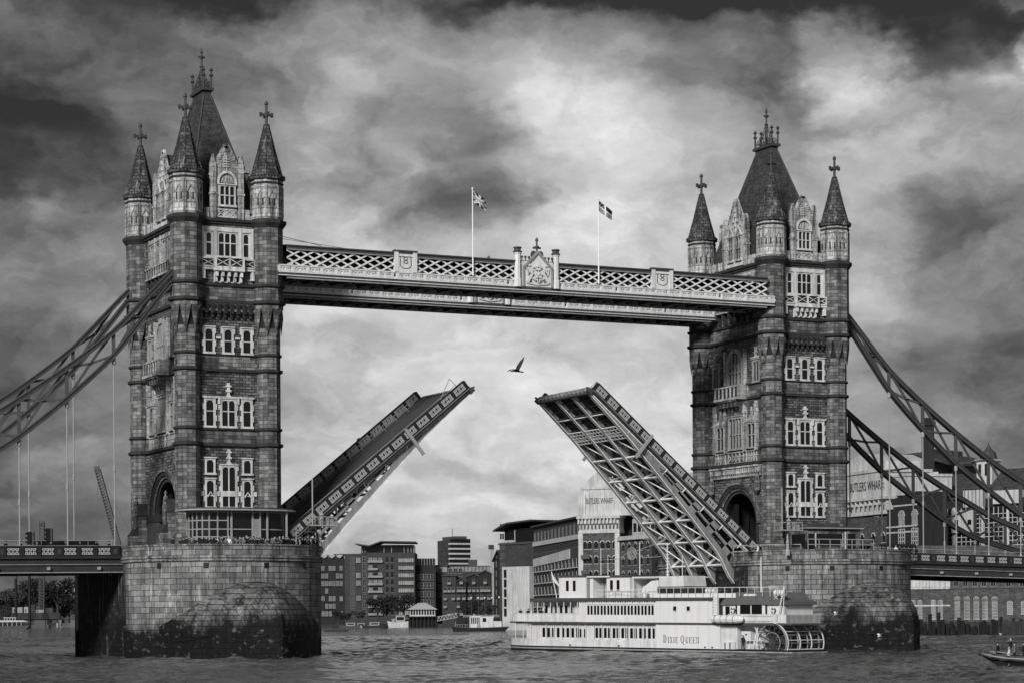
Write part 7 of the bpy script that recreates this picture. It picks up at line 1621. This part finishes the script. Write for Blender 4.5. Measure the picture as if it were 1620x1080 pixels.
def tree(px, ybase_z, d, h, label, kind=0, group='trees on the far bank'):
    k = kind
    if k not in TREES:
        rnd = random.Random(40 + k); T = thing('tree', '', 'tree'); o = MB(); o.tube((0, 0, 0), (.02, 0, .42), .035, 7, .022)
        for i in range(5): a = i * 1.3; o.tube((.01, 0, .3 + .04 * i), (.22 * cos(a), .22 * sin(a), .58 + .05 * i), .016, 5, .005)
        o.build('trunk', 'bark', T); o = MB(); crown(o, (0, 0, .62), .42, 1500, .028, rnd, .85); o.build('crown', 'leaf' if k != 2 else 'leaf2', T, False, False); TREES[k] = T; t = T
    else: t = dup(TREES[k])
    a = at(px, 1000, d); t.location = (a.x, a.y, ybase_z); t.scale = (h,) * 3; t.rotation_euler = (0, 0, px * .7); tag(t, label, 'tree', group); return t
L_T = [(-8, 22, 1), (6, 19, 0), (20, 24, 2), (32, 21, 1), (46, 26, 0), (57, 30, 1), (68, 27, 0), (80, 25, 1), (91, 28, 0), (100, 22, 1), (110, 15, 0), (120, 14, 1), (131, 16, 0), (14, 13, 2), (38, 12, 1), (72, 13, 0), (98, 13, 2)]
for i, (px, h, k) in enumerate(L_T): tree(px, 3 if i < 13 else 1, 1560 - 20 * (i % 3), h * 1.12, '%s from the left in the dark tree belt under the left span' % nth(sorted([x[0] for x in L_T]).index(px) + 1), k, 'tree belt under the left span')
for i, (px, h, k, lab) in enumerate(((598, 15, 0, 'dark bushy tree before the tallest flats, the left one'), (612, 17, 1, 'dark bushy tree before the tallest flats, the middle one'), (640, 17, 0, 'dark bushy tree above the moored boats, left of the pavilion'), (566, 9, 2, 'small paler tree at the foot of the grey stair tower'), (535, 8, 0, 'low dark shrub right of the left pier'), (548, 7, 1, 'low dark shrub below the glazed flats'), (745, 14, 1, 'dark tree by the wharf houses above the small boat'), (762, 12, 2, 'paler tree beside the globe lamps'), (783, 12, 0, 'dark tree left of the white rendered building'))): tree(px, 1.5, D - 45, h, lab, k)
a = at(88, 1000, 1620); b = Block('pale_building', 'pale flat roofed building among trees under the left span', 'building', 89, 1600, 134, 1590, 20, 'brickpale' if 'brickpale' in M else 'render', [(89, Z(100, 923, 1600)), (134, Z(130, 923, 1600))]); b.grid(8, b.L - 1, 3, 6, 5.5, 4, 1.5, 1.6, 'plain'); b.add('roof_edge', 'iron', lambda o: o.box(-.5, b.L, -.6, 20, b.z(100, 923), b.z(100, 923) + .6)); M['render2'] = material('grey_render', .22, .8, .1, .1)
b.T.children[0].data.materials[0] = M['render2']
# crawler crane with a lattice boom, pile rig, mooring piles, pontoon, tour boat
def lattice(o, p, q, w, n, r):
    p = Vector(p); q = Vector(q); d = (q - p).normalized(); a = d.cross(Vector((0, 1, 0))).normalized() * w / 2; b_ = Vector((0, 1, 0)) * w / 2
    cs = [a + b_, a - b_, -a - b_, -a + b_]
    for c in cs: o.bar(p + c, q + c, r)
    for k in range(n):
        u, v = p + (q - p) * k / n, p + (q - p) * (k + 1) / n
        for i in range(4): o.bar(u + cs[i], v + cs[(i + 1) % 4], r * .7); o.bar(u + cs[i], u + cs[(i + 1) % 4], r * .6)
d = 900; a = at(189, 1000, d); T = thing('crawler_crane', 'lattice boom crane leaning left above the left approach span', 'crane', (a.x, a.y, 0), -YAW)
s1 = d / FPX; tip = Vector(((156 - 189) * s1, 0, Z(156, 742, d))); foot = Vector((0, 0, Z(189, 866, d)))
o = MB(); lattice(o, foot, tip, 2.0, 26, .30); o.build('boom', 'iron', T)
o = MB(); o.box(-2, 7, -2, 2, 3, foot.z + 1); o.box(-3, 6, -3, 3, 0, 3); o.build('cab', 'iron', T)
o = MB(); o.bar(tip, (6, 0, foot.z + 3), .12); o.bar(tip, (tip.x - .6, 0, 4), .12); o.box(tip.x - 1.2, tip.x + .6, -.8, .8, tip.z - .4, tip.z + 1.2); o.build('ropes', 'iron', T)
d = 1450; a = at(66, 1000, d); T = thing('piling_rig', 'tall lattice piling rig rising behind the left span between two traffic lights', 'crane', (a.x, a.y, 0), -YAW)
o = MB(); lattice(o, (0, 0, 4), (.6, 0, Z(68, 825, d)), 2.8, 34, .35); o.box(-1.2, 1.8, -1, 1, Z(68, 832, d), Z(68, 823, d)); o.build('mast', 'iron', T); o = MB(); o.box(-4, 4, -3, 3, 2, 7); o.box(-6, 5, -3.5, 3.5, 0, 2.2); o.build('body', 'iron', T)
for px, yt, lab in ((25.5, 911, 'shorter dark mooring pile under the left span'), (47, 905, 'taller dark mooring pile under the left span')):
    a = at(px, 1000, 1380); T = thing('mooring_pile', lab, 'pile', (a.x, a.y, -1), 0, 'mooring piles under the left span'); o = MB(); o.tube((0, 0, 0), (0, 0, Z(px, yt, 1380) + 1), .85, 10); o.build('shaft', 'black', T); o = MB(); o.lathe(0, 0, [(.95, Z(px, yt, 1380) - .5), (.95, Z(px, yt, 1380) + 1), (.3, Z(px, yt, 1380) + 1.7)], 10); o.build('cap', 'iron', T)
a = at(40, 1000, 1400); T = thing('work_pontoon', 'dark work pontoon with sheds and cabins under the left span', 'pontoon', (a.x, a.y, 0), -YAW)
o = MB(); o.box(-6, 22, -4, 4, 5.5, 9.5); o.box(-6, 35, -3, 4, 5.0, 5.5); o.build('deck', 'bank', T)
for x, w, m, hh in ((-7, 6, 'render2', 3.4), (7, 5, 'render2', 1.8), (13, 4, 'chain', 3), (0, 4, 'hanger', 3.5), (4, 2.5, 'chain', 5)): o = MB(); o.box(x, x + w, -3, 2, 9.5, 9.5 + hh); o.box(x + .6, x + 1.4, -3.05, -3, 10, 10 + hh * .5, 1); o.build('site_cabin', [m, 'iron'], T)
for x in (-5, 4, 13, 21, 33): o = MB(); o.tube((x, -3.4, -1), (x, -3.4, 5.5), .35, 8); o.build('leg', 'iron', T)
o = MB()
for k in range(26): x = 22 + k * .9; o.box(x, x + .7, -3, 0, 5.6 + random.uniform(0, .6), 6.2 + random.uniform(0, 1.4))
o.build('rubble_load', 'chain', T)
a = at(-12, 1000, 1300); a.z = 0; T = thing('tour_boat', 'white river tour boat at the left edge of the picture', 'boat', a, -YAW)
o = MB(); o.ext([(0, 0), (19.5, 0), (21.5, 2.0), (0, 1.6)], -2.5, 2.5); o.build('hull', 'chain', T); o = MB(); o.box(0, 17.8, -2.2, 2.2, 1.6, 4.0); o.build('saloon_glass', 'glass', T); o = MB(); o.ext([(-1, 4.0), (20.5, 4.0), (18, 4.9), (-1, 5.0)], -2.6, 2.6); o.build('roof', 'render', T)
o = MB(); o.box(7, 13, -1.5, 1.5, 4.9, 6.2, 1); o.box(6.6, 13.6, -1.8, 1.8, 6.2, 6.6, 0); [o.box(7 + 1.5 * k, 7.3 + 1.5 * k, -1.55, 1.5, 4.9, 6.2, 0) for k in range(5)]; o.build('wheelhouse', ['render', 'glass'], T)
o = MB(); [o.box(1 + 2.6 * k, 1.25 + 2.6 * k, -2.25, -2.2, 1.6, 4.0) for k in range(7)]; o.build('window_posts', 'render', T)
# the moored working boat, pavilion, gangway, barges, lamps
a = at(716, 1000, 775); a.z = 0; T = thing('working_boat', 'old working boat with pale cabin moored left of the paddle steamer', 'boat', a, -YAW + .12)
o = MB(); o.ext([(0, 1.6), (.4, .0), (17.5, 0), (18.8, 1.4), (10, 1.05), (5, 1.1)], -2.2, 2.2); o.build('hull', 'black', T); o = MB(); o.ext([(0, 1.6), (5, 1.1), (10, 1.05), (18.8, 1.4), (18.8, 1.6), (10, 1.3), (5, 1.35), (0, 1.9)], -2.3, 2.3); o.build('gunwale', 'chainedge', T)
o = MB(); o.box(5.8, 9.4, -1.6, 1.6, 1.3, 5.2); o.build('fore_cabin', 'rustwhite', T); o = MB(); [o.box(6.1 + .62 * k, 6.45 + .62 * k, -1.65, -1.6, 2.6, 4.7) for k in range(5)]; o.build('cabin_windows', 'glass', T); o = MB(); o.box(9.4, 13.6, -1.7, 1.7, 1.3, 5.0); o.box(10.0, 11.2, -1.75, -1.7, 3.2, 4.5, 1); o.box(13.6, 16.4, -1.5, 1.5, 1.3, 3.4); o.build('after_cabin', ['rustwhite', 'glass'], T)
o = MB(); o.box(8.0, 9.0, -2.0, -1.0, 1.3, 2.4); o.tube((8.6, -1.8, 1.3), (8.6, -1.8, 3.2), .25, 8); o.bar((1, 0, 1.6), (1, 0, 3.4), .12)
for k in range(6): o.bar((.5 + k * .9, -2.0, 1.4), (.5 + k * .9, -2.0, 2.5), .06)
o.bar((.5, -2, 2.5), (5, -2, 2.3), .06); o.build('deck_gear', 'hanger', T); buoy_o = MB(); 
d = 1150; a = at(646, 1000, d); a.z = 0; T = thing('pier_pavilion', 'small pavilion with hipped pale roof standing on dark piles', 'pavilion', a, -YAW); s1 = d / FPX
zf, ze, zt = Z(665, 974, d), Z(665, 963.5, d), Z(665, 956, d); w_ = 44 * s1
for k in range(8): o = MB(); o.tube((.6 + k * w_ / 7.3, -1, -1), (.6 + k * w_ / 7.3, -1, zf), .28, 6); o.build('pile', 'wood', T)
o = MB(); o.box(0, w_ + .5, -1.5, 7, zf - .5, zf); o.box(0, w_ + .5, 1, 7, 0, zf - .5); o.build('platform', 'wood', T)
o = MB(); o.box(.6, w_ - .3, 0, 6, zf, ze, 0); [o.box(.8 + k * 1.35, 1.25 + k * 1.35, -.1, 0, zf, ze, 1) for k in range(10)]; o.box(.6, w_ - .3, -.15, 0, zf, zf + .7, 1); o.build('glazed_wall', ['glass', 'render'], T)
o = MB(); P4 = [(-.6, -1.2), (w_ + .8, -1.2), (w_ + .8, 7), (-.6, 7)]; Q4 = [(w_ * .36, 2.4), (w_ * .64, 2.4), (w_ * .64, 3.6), (w_ * .36, 3.6)]
for k in range(4): o.poly([(*P4[k], ze), (*P4[(k + 1) % 4], ze), (*Q4[(k + 1) % 4], zt + 1), (*Q4[k], zt + 1)])
o.poly([(*q, zt + 1) for q in Q4]); o.build('hipped_roof', 'hanger', T)
a = at(692, 1000, 1120); a.z = 0; T = thing('gangway', 'white truss gangway sloping between the pavilion and the small boat', 'gangway', a, -YAW); Lg = 32 * 1120 / FPX
o = MB(); z0, z1 = 3.2, 5.0
for yy in (-1, 1):
    o.bar((0, yy, z0), (Lg, yy, z1), .3); o.bar((0, yy, z0 + 2), (Lg, yy, z1 + 2), .3)
    for k in range(6): x = Lg * k / 6; x2 = Lg * (k + 1) / 6; zz = lambda x: z0 + (z1 - z0) * x / Lg; o.bar((x, yy, zz(x)), ((x + x2) / 2, yy, zz(x) + 2.2), .22); o.bar(((x + x2) / 2, yy, zz(x) + 2.2), (x2, yy, zz(x2)), .22)
o.build('truss', 'hanger', T)
a = at(733, 1000, 900); a.z = 0; T = thing('landing_stage', 'dark landing stage with white railing behind the small working boat', 'jetty', a, -YAW); Lg = 70 * 900 / FPX
o = MB(); o.box(0, Lg, 0, 5, 2.2, 4.6); o.build('deck', 'wood', T)
for k in range(9): o = MB(); o.tube((k * Lg / 8, .2, -1), (k * Lg / 8, .2, 2.3), .3, 6); o.build('pile', 'wood', T)
o = MB(); o.bar((0, 0, 5.6), (Lg, 0, 5.6), .12); o.bar((0, 0, 5.1), (Lg, 0, 5.1), .1); [o.bar((k * .8, 0, 4.6), (k * .8, 0, 5.6), .1) for k in range(int(Lg / .8))]; o.build('railing', 'render', T)
for i, (px, L2, h, m, lab) in enumerate(((512, 9, 1.2, 'black', 'low dark barge lying right beside the left pier'), (536, 11, 2.4, 'chain', 'small moored boat with low cabin, left of the long barge'), (556, 9, 2.2, 'hanger', 'pale small moored boat in the middle of the row'), (572, 12, 2.6, 'black', 'dark moored boat touching the long barge'), (592, 26, 4.2, 'black', 'long dark barge moored left of the pavilion'), (613, 12, 6.0, 'render', 'white cabin boat moored behind the long barge'), (632, 11, 4.5, 'hanger', 'pale boat moored just left of the pavilion'))):
    a = at(px, 1000, 1170 - 6 * (i % 2) if i else 820); a.z = 0; T = thing('moored_boat', lab, 'boat', a, -YAW, 'moored boats on the far shore')
    o = MB(); o.ext([(0, h * .55), (L2 * .06, 0), (L2 * .93, 0), (L2, h * .6), (L2 * .6, h * .42), (L2 * .3, h * .42)], -1.8, 1.8); o.build('hull', m if m != 'render' else 'render', T)
    if i: o = MB(); o.box(L2 * .35, L2 * .75, -1.2, 1.2, h * .4, h, 0); o.box(L2 * .4, L2 * .7, -1.25, -1.2, h * .62, h * .88, 1); o.box(L2 * .33, L2 * .77, -1.4, 1.4, h, h + .2, 0); o.build('cabin', ['hanger', 'glass'], T)
for i, (px, yt) in enumerate(((746, 945), (757, 945), (767, 945), (779, 945), (790, 944), (802, 944), (813, 943.5), (826, 943.5))):
    a = at(px, 1000, 880); a.z = 4.5; T = thing('globe_lamp', 'globe street lamp, %s from the left behind the small boat' % nth(i + 1), 'street lamp', a, 0, 'globe lamps on the landing stage'); h = Z(px, yt, 880) - 4.5
    o = MB(); o.tube((0, 0, 0), (0, 0, h - .3), .09, 6); o.build('post', 'iron', T); o = MB(); o.lathe(0, 0, [(.02, h - .45), (.3, h - .3), (.38, h), (.3, h + .3), (.02, h + .42)], 8); o.build('globe', 'bwhite', T, True)
# gulls near the right pier
for i, (px, py, d) in enumerate(((1323, 971, 290), (1392, 1006, 285), (1584, 1004, 400))):
    T = thing('seagull', ('small white gull low before the right cutwater', 'small white gull near the water by the right cutwater', 'small white gull near the right quay')[i], 'bird', at(px, py, d), 0, 'white gulls'); o = MB(); o.tube((-.3, 0, 0), (.3, 0, .05), .09, 6, .04); o.build('body', 'bwhite', T)
    for sd in (-1, 1): o = MB(); o.poly([(-.1, 0, .05), (.12, 0, .05), (.05, .25 * sd, .35), (-.1, .5 * sd, .3)]); o.poly([(-.1, 0, .08), (.12, 0, .08), (.05, .25 * sd, .38), (-.1, .5 * sd, .33)]); o.build('wing', 'bwhite', T)
